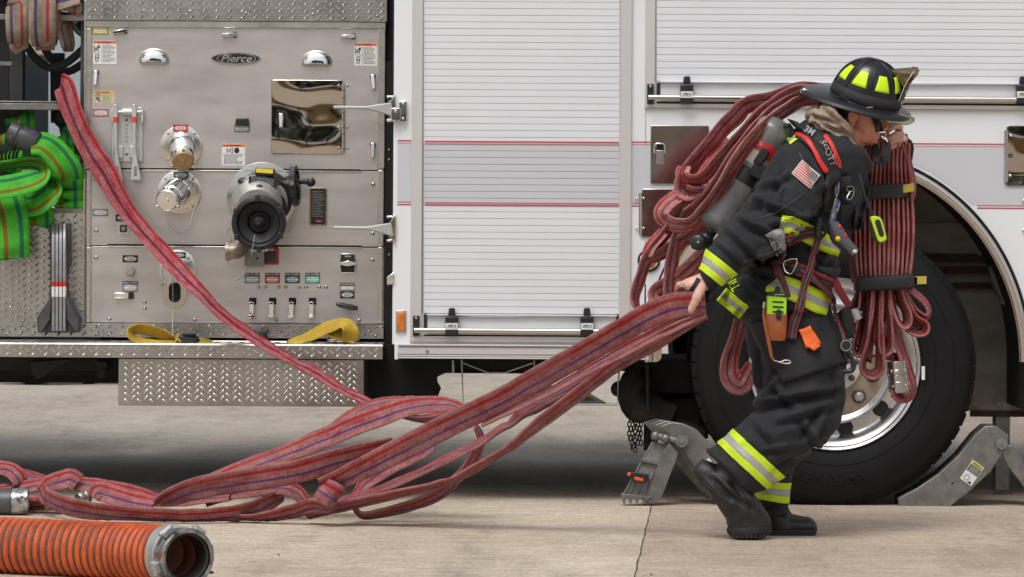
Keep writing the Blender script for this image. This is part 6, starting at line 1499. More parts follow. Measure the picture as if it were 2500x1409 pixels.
strip('chest_pocket', [(2060,430), (2058,470)], 40, [cloth2], [(1, 0)], JACK, off=0.010, solid=0.008)
strip('chest_pocket', [(2075,500), (2070,560)], 44, [cloth2], [(1, 0)], JACK, off=0.012, solid=0.010)
strip('cuff', [(1703,668), (1738,710)], 14, [cloth2], [(1, 0)], JACK, off=0.006, solid=0.004)
SKB = bvh(SQ)
strip('wrist_band', [(1706,680), (1697,696), (1684,716)], 11, [web_b], [(1, 0)], MAN, off=0.003, solid=0.002, tree=SKB)
mb = MB(); mb.ball(P(1686.5, 755, -2.0395), (0.006, 0.002, 0.008)); build('thumb_nail', mb, mat('nail', (0.62,0.36,0.30), 0.3), MAN)
mb = MB(); mb.ball(P(2149, 286, yh-0.040), 0.0095); mb.i = 1; mb.ball(P(2154, 286, yh-0.041), 0.0055); build('eye', mb, [mat('eye_white', (0.6,0.55,0.5), 0.2), mat('iris', (0.03,0.02,0.015), 0.1)], MAN)
mb = MB(); mb.tube([P(*p) for p in [(2140,279,yh-0.066), (2149,276,yh-0.058), (2156,277,yh-0.044)]], 0.0022, 6, sub=3); build('eyebrow', mb, mat('hair_brown', (0.05,0.03,0.02), 0.8), MAN)
mb = MB(); mb.ball(P(2082, 243, yh), (0.086, 0.079, 0.068)); mb.limb([(2048,240,2095,244,yh,0.079), (2046,262,2086,268,yh,0.077), (2056,284,2074,290,yh,0.068)], cap=0.2); build('hair', mb, mat('hair_brown'), MAN)

# ---- boots
mb = MB()
mb.limb([(1768,1112,1842,1160,-1.80,0.05), (1738,1146,1822,1172,-1.80,0.055), (1706,1172,1812,1180,-1.80,0.058), (1726,1202,1836,1200,-1.80,0.058), (1748,1230,1856,1226,-1.80,0.056), (1766,1258,1873,1252,-1.79,0.055), (1776,1280,1881,1278,-1.78,0.056), (1782,1300,1874,1302,-1.78,0.054)], sub=4, n=26, cap=0.12)
mb.limb([(1690,1157,1712,1120,-1.80,0.03), (1697,1168,1745,1135,-1.80,0.045), (1712,1190,1775,1160,-1.80,0.05), (1740,1215,1800,1190,-1.80,0.05)], sub=4, n=20, cap=0.2)
bc = [(1715,1180,1760,1230,0.006,6), (1760,1200,1830,1240,0.006,7), (1790,1180,1840,1250,0.006,6), (1740,1170,1790,1215,0.006,6)]
b1, BQ1 = organic('boot', mb, 0.006, 5, folds(0.003, 9, 0.003, 18, seed=5), boot_m, MAN, bc)
mb = MB(); mb.limb([(1776,1286,1884,1283,-1.78,0.058), (1774,1298,1884,1298,-1.78,0.060), (1784,1311,1868,1312,-1.78,0.056)], sub=3, n=28, cap=0.02)
for i in range(8): mb.box(P(1790+i*11, 1310, -1.838), (0.008, 0.008, 0.010))
build('boot_sole', mb, sole_m, b1, smooth=50)
mb = MB()
mb.limb([(1856,1235,1926,1240,-1.58,0.056), (1858,1262,1936,1266,-1.58,0.054), (1862,1285,1950,1285,-1.58,0.052), (1866,1300,1960,1300,-1.58,0.05)], sub=4, n=26, cap=0.1)
mb.limb([(1930,1256,1905,1304,-1.58,0.048), (1955,1259,1945,1304,-1.58,0.052), (1976,1262,1972,1304,-1.58,0.050), (1988,1272,1988,1302,-1.58,0.040), (1993,1284,1993,1298,-1.58,0.025)], sub=4, n=24, cap=0.2)
b2, BQ2 = organic('boot', mb, 0.006, 4, folds(0.002, 9, 0.002, 16, seed=8), boot_m, MAN)
mb = MB(); out = [(1860,1296), (1990,1292), (1993,1304), (1984,1313), (1912,1313), (1906,1308), (1862,1312)]
zz = [P(x, y, -1.638) for x, y in out]; mb.prism(zz, (0, 0.115, 0))
for i in range(9): mb.box(P(1918+i*8, 1312.5, -1.64), (0.005, 0.006, 0.006))
build('boot_sole', mb, sole_m, b2, bevel=0.006, smooth=40)

# ---- hood round the neck
mb = MB()
mb.limb([(1966,282,1998,256,-1.72,0.075), (1976,300,2036,276,-1.72,0.098), (1996,318,2062,298,-1.72,0.104), (2028,334,2080,322,-1.72,0.098), (2058,350,2086,342,-1.72,0.085), (2090,366,2098,352,-1.72,0.05)], sub=5, n=30, cap=0.3)
for k, (a, b, c) in enumerate((((1975,292), (2020,312), (2070,345)), ((1985,272), (2030,296), (2072,332)), ((1990,308), (2040,336), (2092,362)), ((2005,262), (2048,290), (2078,318)))):
    mb.tube([P(a[0], a[1], -1.80), P(b[0], b[1], -1.825), P(c[0], c[1], -1.80)], 0.011, 10, sub=6)
hc_ = [(1990,285,2035,300,0.010,4), (2000,300,2060,325,0.010,4), (2010,265,2050,300,0.008,4), (2040,300,2075,335,0.008,4), (1985,300,2030,330,0.008,3)]
HOOD, HQ = organic('hood', mb, 0.0055, 3, folds(0.004, 12, 0.004, 24, seed=12), hood_m, MAN, hc_)
for x0, y0, x1, y1 in ((1992,270,2010,290), (2010,286,2020,276), (2024,283,2032,278)):
    pass

# ---- helmet
HX = P(2108, 246, -1.72)
f = Vector((cos(radians(15)), 0, -sin(radians(15)))); u0 = Vector((sin(radians(15)), 0, cos(radians(15)))); l0 = Vector((0, 1, 0)); rl = radians(17)
hu = u0*cos(rl)-l0*sin(rl); hl = l0*cos(rl)+u0*sin(rl); HM = Matrix((f, hl, hu)).transposed()
def hp(x, y, z): return HX+HM @ Vector((x, y, z))
def dome(az, t, e=0.0):   # t: 0 base .. 1 top
    a = pi/2*t; return hp((0.117+e)*cos(a)**0.85*cos(az)*1.0+0.004, (0.098+e)*cos(a)**0.85*sin(az), (0.145+e)*sin(a))
mb = MB(); n = 48; m_ = 16; vs_ = []; fs = []
for j in range(m_):
    for k in range(n): vs_.append(dome(2*pi*k/n, j/m_))
vs_.append(dome(0, 1)); 
for j in range(m_-1):
    for k in range(n): k2 = (k+1) % n; fs.append((j*n+k, j*n+k2, (j+1)*n+k2, (j+1)*n+k))
for k in range(n): fs.append(((m_-1)*n+k, (m_-1)*n+(k+1) % n, len(vs_)-1))
mb.add(vs_, fs); HEL = build('helmet', mb, helm_m, MAN, 'black firefighter helmet with lime patches', smooth=60)
mb = MB()
def brim(az, t):
    c_, s_ = cos(az), sin(az); rx = 0.112+t*((0.045 if c_ > 0 else 0.098)); ry = 0.094+t*0.046
    z = 0.004-0.010*t**2-(0.014*t*max(0, -c_)**2)+0.012*t*s_*s_*0
    return hp(rx*c_+0.004, ry*s_, z)
vs_ = []; fs = []; m_ = 8; n = 64
for j in range(m_+1):
    for k in range(n): vs_.append(brim(2*pi*k/n, j/m_))
for j in range(m_):
    for k in range(n): k2 = (k+1) % n; fs.append((j*n+k, j*n+k2, (j+1)*n+k2, (j+1)*n+k))
mb.add(vs_, fs); build('brim', mb, helm_b, HEL, smooth=60, solid=0.004)
mb = MB(); mb.tube([brim(2*pi*k/96, 1.0)+hu*(-0.002) for k in range(96)], 0.0055, 10, closed=True); build('brim_edge', mb, helm_b, HEL)
mb = MB(); mb.tube([dome(2*pi*k/64, 0.02, 0.004) for k in range(64)], 0.004, 8, closed=True)
for k in range(8):
    az = 2*pi*k/8; mb.tube([dome(az, t, 0.0005) for t in [i/14 for i in range(15)]], 0.0034 if k % 4 else 0.0055, 8)
build('crown_ribs', mb, helm_m, HEL, smooth=60)
mb = MB(); vs_ = []; fs = []; n = 64
for k in range(n):
    for t in (0.03, 0.10, 0.20): vs_.append(dome(2*pi*k/n, t, 0.0045))
for k in range(n):
    k2 = (k+1) % n
    for j in (0, 1): fs.append((3*k+j, 3*k2+j, 3*k2+j+1, 3*k+j+1))
mb.add(vs_, fs); build('rubber_band', mb, web_b, HEL, smooth=60, solid=0.002)
limey = mat('lime_patch', (0.62,0.92,0.01), 0.35)
for k in range(8):
    az = 2*pi*(k+0.5)/8; mb = MB(); vs_ = []; fs = []
    for j in range(7):
        t = 0.29+0.27*j/6; hw = radians(13.5-5.0*j/6)
        for i in range(7): vs_.append(dome(az+hw*(i/3-1)*(1+0.25*t), t, 0.0018))
    for j in range(6):
        for i in range(6): a = j*7+i; fs.append((a, a+1, a+8, a+7))
    mb.add(vs_, fs); build('lime_patch', mb, limey, HEL, smooth=60, solid=0.0015)
# front shield and its holder
mb = MB(); vs_ = []; fs = []; prof = [(0.124, 0.002, 0.026), (0.128, 0.03, 0.040), (0.131, 0.07, 0.048), (0.134, 0.105, 0.052), (0.142, 0.135, 0.050), (0.150, 0.150, 0.030)]
for x, z, w in prof:
    for i in range(9): t = i/4-1; vs_.append(hp(x-0.020*t*t, w*t, z))
for j in range(5):
    for i in range(8): a = j*9+i; fs.append((a, a+1, a+10, a+9))
mb.add(vs_, fs); sh = build('front_shield', mb, mat('brown_leather', (0.035,0.018,0.013), 0.5, var=0.3, vscale=40), HEL, smooth=60, solid=0.004)
mb = MB(); ed = [hp(x-0.020, -w, z) for x, z, w in prof]; ed2 = [hp(x-0.020, w, z) for x, z, w in prof]; mb.tube(ed, 0.0022, 6, sub=4); mb.tube(ed2, 0.0022, 6, sub=4); build('shield_piping', mb, mat('cream_piping', (0.5,0.42,0.34), 0.6), sh)
mb = MB(); 
for x, z, w in prof[1:4]: 
    for i in (-2, -1, 1, 2): mb.box(hp(x-0.02*(i/3)**2+0.001, w*i/3, z+0.006), (0.003, 0.010, 0.012), HM)
build('shield_lettering', mb, lblw, sh, smooth=0)
mb = MB(); gold = mat('aged_gold_leather', (0.17,0.12,0.05), 0.5, 0.2, var=0.75, vscale=55, bump=0.5, bscale=80)
mb.add([hp(0.055, -0.012, 0.128), hp(0.055, 0.012, 0.128), hp(0.148, -0.045, 0.152), hp(0.148, 0.045, 0.152), hp(0.112, -0.035, 0.085), hp(0.112, 0.035, 0.085), hp(0.132, -0.050, 0.118), hp(0.132, 0.050, 0.118)],
       [(0,1,3,2), (0,2,6,4), (1,5,7,3), (4,6,7,5), (2,3,7,6), (0,4,5,1)])
build('shield_holder', mb, gold, HEL, bevel=0.006)
mb = MB(); p = brim(pi, 0.98); mb.tube([p+hu*0.006+f*0.03-hl*0.02, p+hu*0.008-hl*0.02+f*0.004, p-hu*0.006-f*0.006-hl*0.02, p-hu*0.012-hl*0.02+f*0.004], 0.0018, 6, sub=4); build('wire_ring', mb, chrome, HEL); mb = MB()
mb.tube([P(*q_) for q_ in [(2131,262,-1.82), (2116,263,-1.825), (2117,269,-1.825), (2126,272,-1.825)]], 0.0016, 6); build('wire_ring', mb, chrome, HEL)
mb = MB(); mb.limb([(2040,250,2050,225,-1.72,0.088), (2062,268,2090,235,-1.72,0.092), (2098,268,2116,245,-1.72,0.088), (2112,264,2126,252,-1.72,0.07)], cap=0.1); mb.limb([(1998,262,2010,232,-1.70,0.05), (2020,262,2040,232,-1.70,0.085), (2050,282,2062,240,-1.71,0.086)], cap=0.2)
build('helmet_liner', mb, mat('liner_black', (0.006,0.006,0.007), 0.9), HEL, smooth=60)
# chin strap with clip
HB = bvh(SQ, HQ)
strip('chin_strap', [(2126,262), (2133,280), (2141,300), (2148,322)], 17, [web_b], [(1, 0)], HEL, off=0.007, tree=HB)
mb = MB(); mb.ribbon([(2163,342,16,-1.80), (2166,362,20,-1.80), (2162,384,22,-1.80), (2152,394,20,-1.79), (2144,388,16,-1.77), (2140,368,14,-1.75), (2136,352,10,-1.74)], W=0.013, th=0.003); mb.ribbon([(2136,388,12,-1.77), (2146,392,14,-1.78)], W=0.010, th=0.003); build('strap_tail', mb, web_b, HEL)
mb = MB(); mb.tube([P(*q_) for q_ in [(2143,323,-1.815), (2158,321,-1.815), (2163,327,-1.815), (2160,335,-1.81)]], 0.0019, 6, sub=3); mb.ball(P(2155, 336, -1.81), 0.004); mb.ball(P(2163, 340, -1.81), 0.005); mb.ball(P(2166, 345, -1.81), 0.004); mb.tube([P(2152,333,-1.81), P(2165,343,-1.812)], 0.003, 6); build('strap_clip', mb, chrome, HEL)
# safety glasses
lens = mat('pale_lens', (0.80,0.78,0.62), 0.08, alpha=0.55)
gp = [(2156,278), (2157,287), (2163,295), (2172,302), (2184,301), (2198,304), (2214,305), (2228,300), (2234,293), (2222,284), (2205,279), (2185,277), (2168,274)]
mb = MB(); cgx = 2190
vs_ = []; 
def gl(x, y, s_): t = (x-2156)/78; return P(x, y, -1.72+s_*0.072*sqrt(max(0.0, 1-t**2.6)))
half = [(x, y) for x, y in gp]
for s_ in (-1, 1): mb.add([gl(x, y, s_) for x, y in half]+[gl(2190, 290, s_)], [(i, (i+1) % len(half), len(half)) for i in range(len(half))])
GL = build('safety_glasses', mb, lens, MAN, smooth=60, solid=0.002)
mb = MB(); mb.tube([gl(x, y, -1) for x, y in gp], 0.0012, 6, closed=True); mb.tube([P(2150,276,-1.79), P(2160,275,-1.79), P(2232,288,-1.72)], 0.0015, 6, sub=4); build('glasses_rim', mb, mat('olive_rim', (0.20,0.17,0.06), 0.4), GL)

# ------------------------------------------------------------------ breathing apparatus
AP = thing('breathing_apparatus', 'grey air cylinder with red band on the black harness behind the firefighter', 'air tank', P(1820, 440, -1.72))
a = P(1889, 322, -1.73); b = P(1748, 548, -1.73); ax = (b-a); L = ax.length; r = 0.067
mb = MB(); pr = []
for i in range(9): t = pi/2*i/8; pr.append((max(0.0, r*sin(t)), -r*0.72*cos(t)))
pr += [(r, L*0.2), (r, L*0.8), (r, L-0.02)]
for i in range(1, 7): t = pi/2*i/8; pr.append((r*cos(t), L-0.02+r*0.72*sin(t)))
mb.lathe(a, ax, pr, 48); CY = build('cylinder', mb, tank_m, AP)
axn = ax.normalized(); u, v = basis(ax)
mb = MB(); mb.lathe(a, ax, [(r+0.0008, L*0.13), (r+0.0008, L*0.23)], 48, caps=False); build('red_band', mb, mat('band_red2', (0.60,0.02,0.025), 0.4), CY)
mb = MB(); mb.lathe(a, ax, [(r+0.0008, L*0.232), (r+0.0008, L*0.36)], 48, caps=False); build('white_band', mb, mat('band_cream', (0.55,0.56,0.45), 0.5), CY)
TB = bvh(type('q', (), {'v': [a+axn*t+(u*cos(2*pi*k/32)+v*sin(2*pi*k/32))*r for t in (0.0, L) for k in range(32)], 'f': [(k, (k+1) % 32, 32+(k+1) % 32, 32+k) for k in range(32)]})())
dtext('cylinder_lettering', '5.5', 1850, 349, 22, 11, 12, mat('letter_pink', (0.75,0.5,0.5), 0.5), CY, off=0.003, tree=TB)
dtext('cylinder_lettering', '3M', 1869, 387, 22, 17, 22, mat('letter_red', (0.60,0.015,0.03), 0.5), CY, off=0.003, tree=TB, bold=0.03)
mb = MB(); e = b+axn*0.02; mb.lathe(e, ax, [(0.018, 0), (0.018, 0.03), (0.028, 0.032), (0.030, 0.060), (0.020, 0.075), (0, 0.078)], 20); mb.ball(P(1706, 590, -1.76), (0.032, 0.028, 0.026)); mb.ball(P(1722, 585, -1.74), (0.028, 0.03, 0.03)); mb.lathe(P(1706, 592, -1.765), (-0.2, -1, 0), [(0.028, 0), (0.028, 0.03), (0.02, 0.035), (0, 0.036)], 7); mb.i = 1; mb.cyl(P(1705, 592, -1.80), P(1705, 592, -1.806), 0.005, n=10)
build('valve', mb, [plasticb, bolt_m], AP, bevel=0.003)
mb = MB(); mb.lathe(a, ax, [(r+0.004, L*0.40), (r+0.004, L*0.55)], 40, caps=True); c = a+ax*0.43+Vector((0.03, -r-0.005, 0.0)); R = Matrix.Rotation(radians(32), 3, 'Y'); mb.box(c, (0.055, 0.025, 0.05), R); mb.box(c+R @ Vector((-0.02, -0.004, 0.045)), (0.03, 0.022, 0.06), R); mb.box(c+R @ Vector((0.035, 0.01, -0.03)), (0.05, 0.03, 0.07), R)
build('tank_clamp', mb, plasticb, AP, bevel=0.004)
mb = MB(); mb.limb([(1926,300,1945,330,-1.72,0.06), (1905,380,1922,400,-1.72,0.07), (1868,480,1892,500,-1.72,0.07), (1830,580,1856,598,-1.72,0.07), (1806,640,1836,660,-1.72,0.06)], cap=0.1); mb.limb([(1922,290,1950,300,-1.76,0.05), (1935,306,1972,318,-1.78,0.05), (1950,318,1985,340,-1.78,0.05)], cap=0.2)
mb.ball(P(1920, 308, -1.80), 0.010); build('back_frame', mb, web_b, AP, smooth=60)
strip('yellow_edge', [(1925,348), (1938,338), (1955,330)], 14, REFL, L3, JACK, off=0.008)
strip('shoulder_strap', [(1948,322,34), (1975,334,40), (2000,358,42), (2018,388,38), (2032,422,32)], 40, [strap_red, web_b], [(0.24, 0), (0.76, 1)][::-1] if 0 else [(1, 1)], AP, off=0.014, solid=0.008)
strip('strap_edging', [(1942,326), (1966,340), (1984,364), (1998,392), (2016,421)], 9, [strap_red], [(1, 0)], AP, off=0.020, solid=0.008)
strip('strap_edging', [(2012,334), (2026,352), (2038,378), (2045,412)], 9, [strap_red], [(1, 0)], AP, off=0.022, solid=0.008)
dtext('strap_lettering', '3M', 1978, 324, 24, 15, 32, mat('letter_grey', (0.26,0.26,0.27), 0.5), AP, off=0.026, bold=0.03)
dtext('strap_lettering', 'SCOTT', 2019, 376, 60, 14, 68, mat('letter_grey'), AP, off=0.026, bold=0.01)
strip('shoulder_strap', [(2030,418,30), (2034,450,34), (2030,485,36), (2024,520,34)], 34, [web_b], [(1, 0)], AP, off=0.016, solid=0.012)
panel('data_tag', [(2038,446), (2049,447), (2041,515), (2028,513)], 0.034, mat('tag_cream', (0.62,0.55,0.30), 0.5), AP, 4, 0.003)
for q4 in ([(2040,449), (2047,450), (2044,470), (2037,469)], [(2036,473), (2043,474), (2041,488), (2034,488)], [(2034,491), (2041,492), (2039,510), (2031,510)]): panel('tag_marking', q4, 0.037, mat('tag_blue', (0.07,0.09,0.42), 0.5), AP, 3, 0.001)
mb = MB(); q_ = [onto(x, y, 0.03)[0] for x, y in ((2062,456), (2075,454), (2077,470), (2071,488), (2064,484), (2068,470))]; mb.tube(q_, 0.0019, 8, sub=3); mb.tube([onto(x, y, 0.03)[0] for x, y in ((2061,462), (2063,468), (2070,470), (2074,464))], 0.0014, 8, sub=3); build('carabiner', mb, bolt_m, AP)
WEB = [web_r, web_g, web_b]; LW = [(0.22, 0), (0.16, 2), (0.24, 1), (0.16, 2), (0.22, 0)]
def web(path, w, off=0.020): return strip('webbing', path, w, WEB, LW, AP, off=off, solid=0.004)
web([(1918,588,22), (1950,576,26), (1975,568,26), (1998,566,24)], 26); web([(2000,565,18), (1988,610,18), (1975,650,17), (1963,690,17), (1952,735,18), (1940,780,22), (1930,830,22)], 20, 0.034)
web([(1888,640,14), (1900,660,16), (1912,690,13), (1924,726,11)], 14, 0.026); web([(1896,640,28), (1930,650,28), (1965,664,30), (2000,680,30), (2030,692,28)], 28, 0.022)
web([(1962,666,15), (1990,688,14), (2015,715,12), (2035,755,10), (2050,800,10), (2064,845,12)], 12, 0.032)
mb = MB()
for y in (560, 572, 584): pass
mb.tube([onto(x, y, 0.045)[0] for x, y in ((1990,552), (2006,545), (2014,560), (2004,580), (1990,572))], 0.0045, 8, closed=True, sub=3); mb.limb([(1994,530,2010,534,-1.93,0.012), (1990,575,2004,580,-1.93,0.012)], cap=0.2); build('strap_buckle', mb, plasticb, AP)
mb = MB(); mb.tube([onto(x, y, 0.04)[0] for x, y in ((1917,640), (1938,634), (1944,642), (1934,666), (1916,664))], 0.0026, 8, closed=True, sub=3); build('strap_buckle', mb, chrome, AP)
strip('webbing', [(1927,662,26), (1945,650,24)], 26, [plasticb], [(1, 0)], AP, off=0.03, solid=0.006)
# pressure gauge handle on its hose
mb = MB(); yy = -1.96
mb.limb([(2024,546,2046,540,yy,0.016), (2030,565,2058,556,yy,0.018), (2044,590,2072,580,yy,0.018), (2062,608,2084,594,yy,0.015), (2080,626,2096,608,yy,0.012)], sub=4, cap=0.3, n=20); mb.tube([P(*q_) for q_ in ((2030,545,yy), (2034,530,yy), (2036,515,yy+0.02))], 0.010, 10, sub=3)
GA = build('gauge_handle', mb, mat('slate_plastic', (0.075,0.085,0.105), 0.35), AP, smooth=60)
mb = MB(); mb.limb([(2020,558,2036,556,yy+0.01,0.014), (2030,590,2050,586,yy+0.01,0.014), (2050,608,2066,598,yy+0.01,0.01)], cap=0.3); build('handle_grip', mb, plasticb, AP, smooth=60)
mb = MB(); mb.ball(P(2046, 583, yy-0.012), 0.0095); build('yellow_button', mb, mat('button_yellow', (0.75,0.42,0.01), 0.35), AP)
mb = MB(); mb.ball(P(2050, 554, yy-0.014), (0.006, 0.006, 0.009)); mb.ball(P(2064, 575, yy-0.014), (0.005, 0.005, 0.008)); build('red_button', mb, mat('button_red', (0.55,0.02,0.02), 0.35), AP)
mb = MB(); mb.ball(P(2087, 614, yy-0.010), (0.009, 0.006, 0.007)); build('gauge_lens', mb, mat('gauge_pale', (0.5,0.55,0.5), 0.1), AP)

# ------------------------------------------------------------------ radio, microphone, small gear
RA = thing('radio', 'lime green and black radio in a brown leather holster at the hip', 'radio', P(1895, 832, -1.93))
yr_ = -1.95
mb = MB(); mb.pxprism([(1874,716), (1921,720), (1920,775), (1872,771)], yr_, yr_+0.05); build('radio_body', mb, lime, RA, bevel=0.005)
mb = MB(); mb.pxprism([(1873,714), (1892,712), (1894,704), (1902,704), (1903,714), (1922,718), (1921,726), (1873,722)], yr_-0.004, yr_+0.04); mb.limb([(1893,700,1904,701,yr_+0.01,0.008), (1892,712,1905,712,yr_+0.01,0.008)], cap=0.4)
for y in (735, 747, 759): mb.pxprism([(1886,y), (1913,y+1), (1913,y+5), (1886,y+4)], yr_-0.003, yr_)
mb.i = 1; mb.rect(1890, 718, 1916, 721, yr_-0.006, yr_-0.004); build('radio_controls', mb, [plasticb, lblgr], RA, bevel=0.001)
lea = mat('brown_holster', (0.33,0.085,0.025), 0.4, var=0.3, vscale=25, bump=0.1, bscale=160)
mb = MB(); mb.limb([(1868,766,1922,768,yr_+0.02,0.030), (1867,790,1921,792,yr_+0.02,0.034), (1870,815,1919,818,yr_+0.02,0.034), (1874,830,1916,832,yr_+0.02,0.030)], pw=0.55, cap=0.05, n=28); build('holster', mb, lea, RA, smooth=50)
mb = MB(); mb.rrect(1895, 756, 1908, 780, 5, yr_-0.020, yr_-0.010); mb.ball(P(1901, 772, yr_-0.021), 0.004); build('snap_tab', mb, plasticb, RA, bevel=0.001)
mb = MB(); mb.tube([P(*q_) for q_ in ((1866,742,yr_), (1864,770,yr_-0.01), (1868,800,yr_-0.02), (1876,840,yr_-0.02), (1882,868,yr_-0.02), (1890,880,yr_-0.02))], 0.0035, 8, sub=4); mb.tube([P(*q_) for q_ in ((1872,800,yr_-0.018), (1882,850,yr_-0.02), (1886,878,yr_-0.02))], 0.0028, 8, sub=4); mb.i = 1
mb.tube([P(*q_) for q_ in ((1889,880,yr_-0.02), (1905,884,yr_-0.02), (1915,880,yr_-0.02), (1928,881,yr_-0.02), (1930,886,yr_-0.02), (1918,888,yr_-0.02), (1900,884,yr_-0.02))], 0.0028, 8, sub=4); mb.tube([P(1866,738,yr_-0.006), P(1864,752,yr_-0.01)], 0.004, 8); build('lanyard', mb, [lea, bolt_m], RA)
MI = thing('speaker_microphone', 'lime green microphone hanging on a black cable in front of the chest', 'microphone', P(2143, 594, -1.92))
mb = MB(); ym = -1.93; mb.pxprism([(2124,530), (2131,526), (2148,530), (2154,538), (2166,582), (2163,588), (2150,593), (2143,588)], ym-0.012, ym+0.02); build('shell', mb, mat('lime_mic', (0.45,0.66,0.02), 0.4), MI, bevel=0.005)
mb = MB(); mb.pxprism([(2138,537), (2144,535), (2149,539), (2159,573), (2156,578), (2149,578), (2146,574), (2136,543)], ym-0.014, ym-0.010); mb.pxprism([(2126,540), (2134,560), (2143,588), (2150,594), (2143,596), (2130,580), (2125,560)], ym+0.0, ym+0.03); build('grille', mb, plasticb, MI, bevel=0.002)
mb = MB(); mb.tube([P(*q_) for q_ in ((2098,424,-1.93), (2104,450,-1.94), (2112,480,-1.94), (2122,505,-1.94), (2130,527,-1.935))], [0.004, 0.004, 0.004, 0.0055, 0.007], 8, sub=5); build('cable', mb, rubber, MI)
OR = thing('orange_strap', 'bright orange folded strap sticking out of the trouser pocket', 'strap', P(1975, 858, -1.9))
orm = mat('bright_orange', (0.85,0.16,0.02), 0.6, var=0.15, vscale=30)
panel('folded_webbing', [(1949,803), (1962,800), (1984,842), (1966,852)], 0.036, orm, OR, 6, 0.010)
panel('folded_webbing', [(1961,800), (1975,795), (2001,838), (1986,858)], 0.030, orm, OR, 6, 0.010)
panel('folded_webbing', [(1966,846), (1986,838), (1999,846), (1984,858)], 0.040, orm, OR, 6, 0.008)
# hook and torch gear hanging in front of the thigh
HK = thing('safety_hook', 'large black safety hook with round lettered washer hanging at the front of the thigh', 'hook', P(2066, 905, -1.8))
yk = -1.84
mb = MB(); mb.lathe(P(2066, 844, yk-0.012), (0, -1, 0), [(S(17, yk), 0), (S(17, yk), 0.008), (0, 0.009)], 28); HK1 = build('swivel_disc', mb, plasticb, HK, bevel=0.001)
mb = MB(); mb.torus(P(2066, 844, yk-0.021), (0, 1, 0), S(12.5, yk), 0.0015, 40, 4); build('disc_lettering', mb, lblgr, HK1)
mb = MB(); mb.tube([P(*q_) for q_ in ((2064,850,yk), (2076,868,yk), (2084,890,yk), (2080,904,yk), (2064,907,yk), (2048,902,yk), (2044,892,yk))], [0.008, 0.0085, 0.0085, 0.0085, 0.0085, 0.0085, 0.006], 12, sub=5); mb.tube([P(*q_) for q_ in ((2060,852,yk), (2064,868,yk), (2072,888,yk))], 0.0055, 10, sub=4); build('hook_body', mb, mat('dark_hook', (0.05,0.052,0.055), 0.3, 0.7), HK)
mb = MB(); mb.limb([(2040,768,2075,745,-1.72,0.03), (2042,800,2085,790,-1.72,0.04), (2050,830,2092,812,-1.72,0.035)], cap=0.2); build('gear_pouch', mb, web_b, HK, smooth=60)
mb = MB(); mb.limb([(2028,690,2046,680,-1.86,0.006), (2046,722,2060,708,-1.84,0.006), (2066,752,2080,740,-1.80,0.006)], cap=0.05); build('webbing', mb, web_r, HK)

# ------------------------------------------------------------------ hose load on the shoulder
HL = thing('hose_bundle', 'red hose accordion folded and strapped with two black bands, carried on the shoulder', 'hose bundle', P(2160, 900, -1.55))
random.seed(21)
ribs = []
for i in range(13):
    i0_ = i; i = i*9/12; x = 2088+i*14.0
    mb = MB(); yb3 = -1.60+0.012*math.sin(i*1.7); top = 338+abs(i-5)*4; bow = (i-4.5)*1.2
    wv = [11.5+random.uniform(-1.0, 1.2) for _ in range(6)]
    xs = [x+4+(2-i)*(-0.6), x+2, x+bow*0.8, x+bow*1.4, x+bow*0.9, x-bow*0.2]
    mb.ribbon([(xs[0]*0.6+2150*0.4 if 0 else xs[0]+ (5-i)*2.2, top, wv[0]*0.8, yb3+0.03), (xs[1]+(5-i)*1.0, 400, wv[1], yb3+0.01), (xs[2], 470, wv[2]*0.95, yb3), (xs[3], 560, wv[3]*1.1, yb3-0.005), (xs[4], 630, wv[4], yb3), (xs[5], 690, wv[5]*0.95, yb3)], W=0.042, th=0.0068, wob=0.0015, seed=i*3.3, sg=-1)
    build('hose_fold', mb, hose_red, HL, smooth=60)
def loopf(pts, **k):
    mb = MB(); mb.ribbon(pts, W=k.get('W', 0.042), th=k.get('th', 0.0064), wob=0.002, seed=pts[0][0], sg=k.get('sg', 1)); build('hose_fold', mb, hose_red, HL, smooth=60)
Yb = -1.60
for bx, by in ((2108, 850), (2128, 880), (2150, 840), (2176, 830)): loopf([(bx, 690, 24, Yb+0.045), (bx-2, 770, 26, Yb+0.045), (bx-8, by-10, 22, Yb+0.04), (bx-8, by, 12, Yb+0.03)], th=0.005)
loopf([(2104,690,16,Yb), (2102,740,15,Yb), (2094,800,14,Yb), (2085,845,13,Yb), (2088,862,13,Yb), (2098,864,13,Yb), (2106,845,13,Yb), (2116,800,14,Yb), (2124,740,14,Yb), (2124,690,14,Yb)])
loopf([(2134,690,14,Yb-0.01), (2130,760,15,Yb-0.01), (2122,830,16,Yb-0.01), (2108,880,18,Yb-0.01), (2108,905,17,Yb-0.01), (2128,916,17,Yb-0.01), (2146,905,17,Yb-0.01), (2150,870,16,Yb-0.01), (2146,800,15,Yb-0.01), (2146,740,14,Yb-0.01), (2146,690,14,Yb-0.01)])
loopf([(2156,690,14,Yb), (2152,770,14,Yb), (2150,830,13,Yb), (2154,858,13,Yb), (2164,861,13,Yb), (2172,845,13,Yb), (2170,790,13,Yb), (2164,740,14,Yb), (2164,690,14,Yb)])
loopf([(2174,690,14,Yb), (2180,740,14,Yb), (2192,780,13,Yb), (2206,796,13,Yb), (2216,786,14,Yb), (2214,764,14,Yb), (2200,730,14,Yb), (2188,690,14,Yb)])
loopf([(2192,690,14,Yb+0.01), (2212,740,15,Yb+0.01), (2232,776,15,Yb+0.01), (2256,792,16,Yb+0.01), (2256,808,18,Yb+0.01), (2236,812,18,Yb+0.01), (2212,800,18,Yb+0.01)], sg=-1)
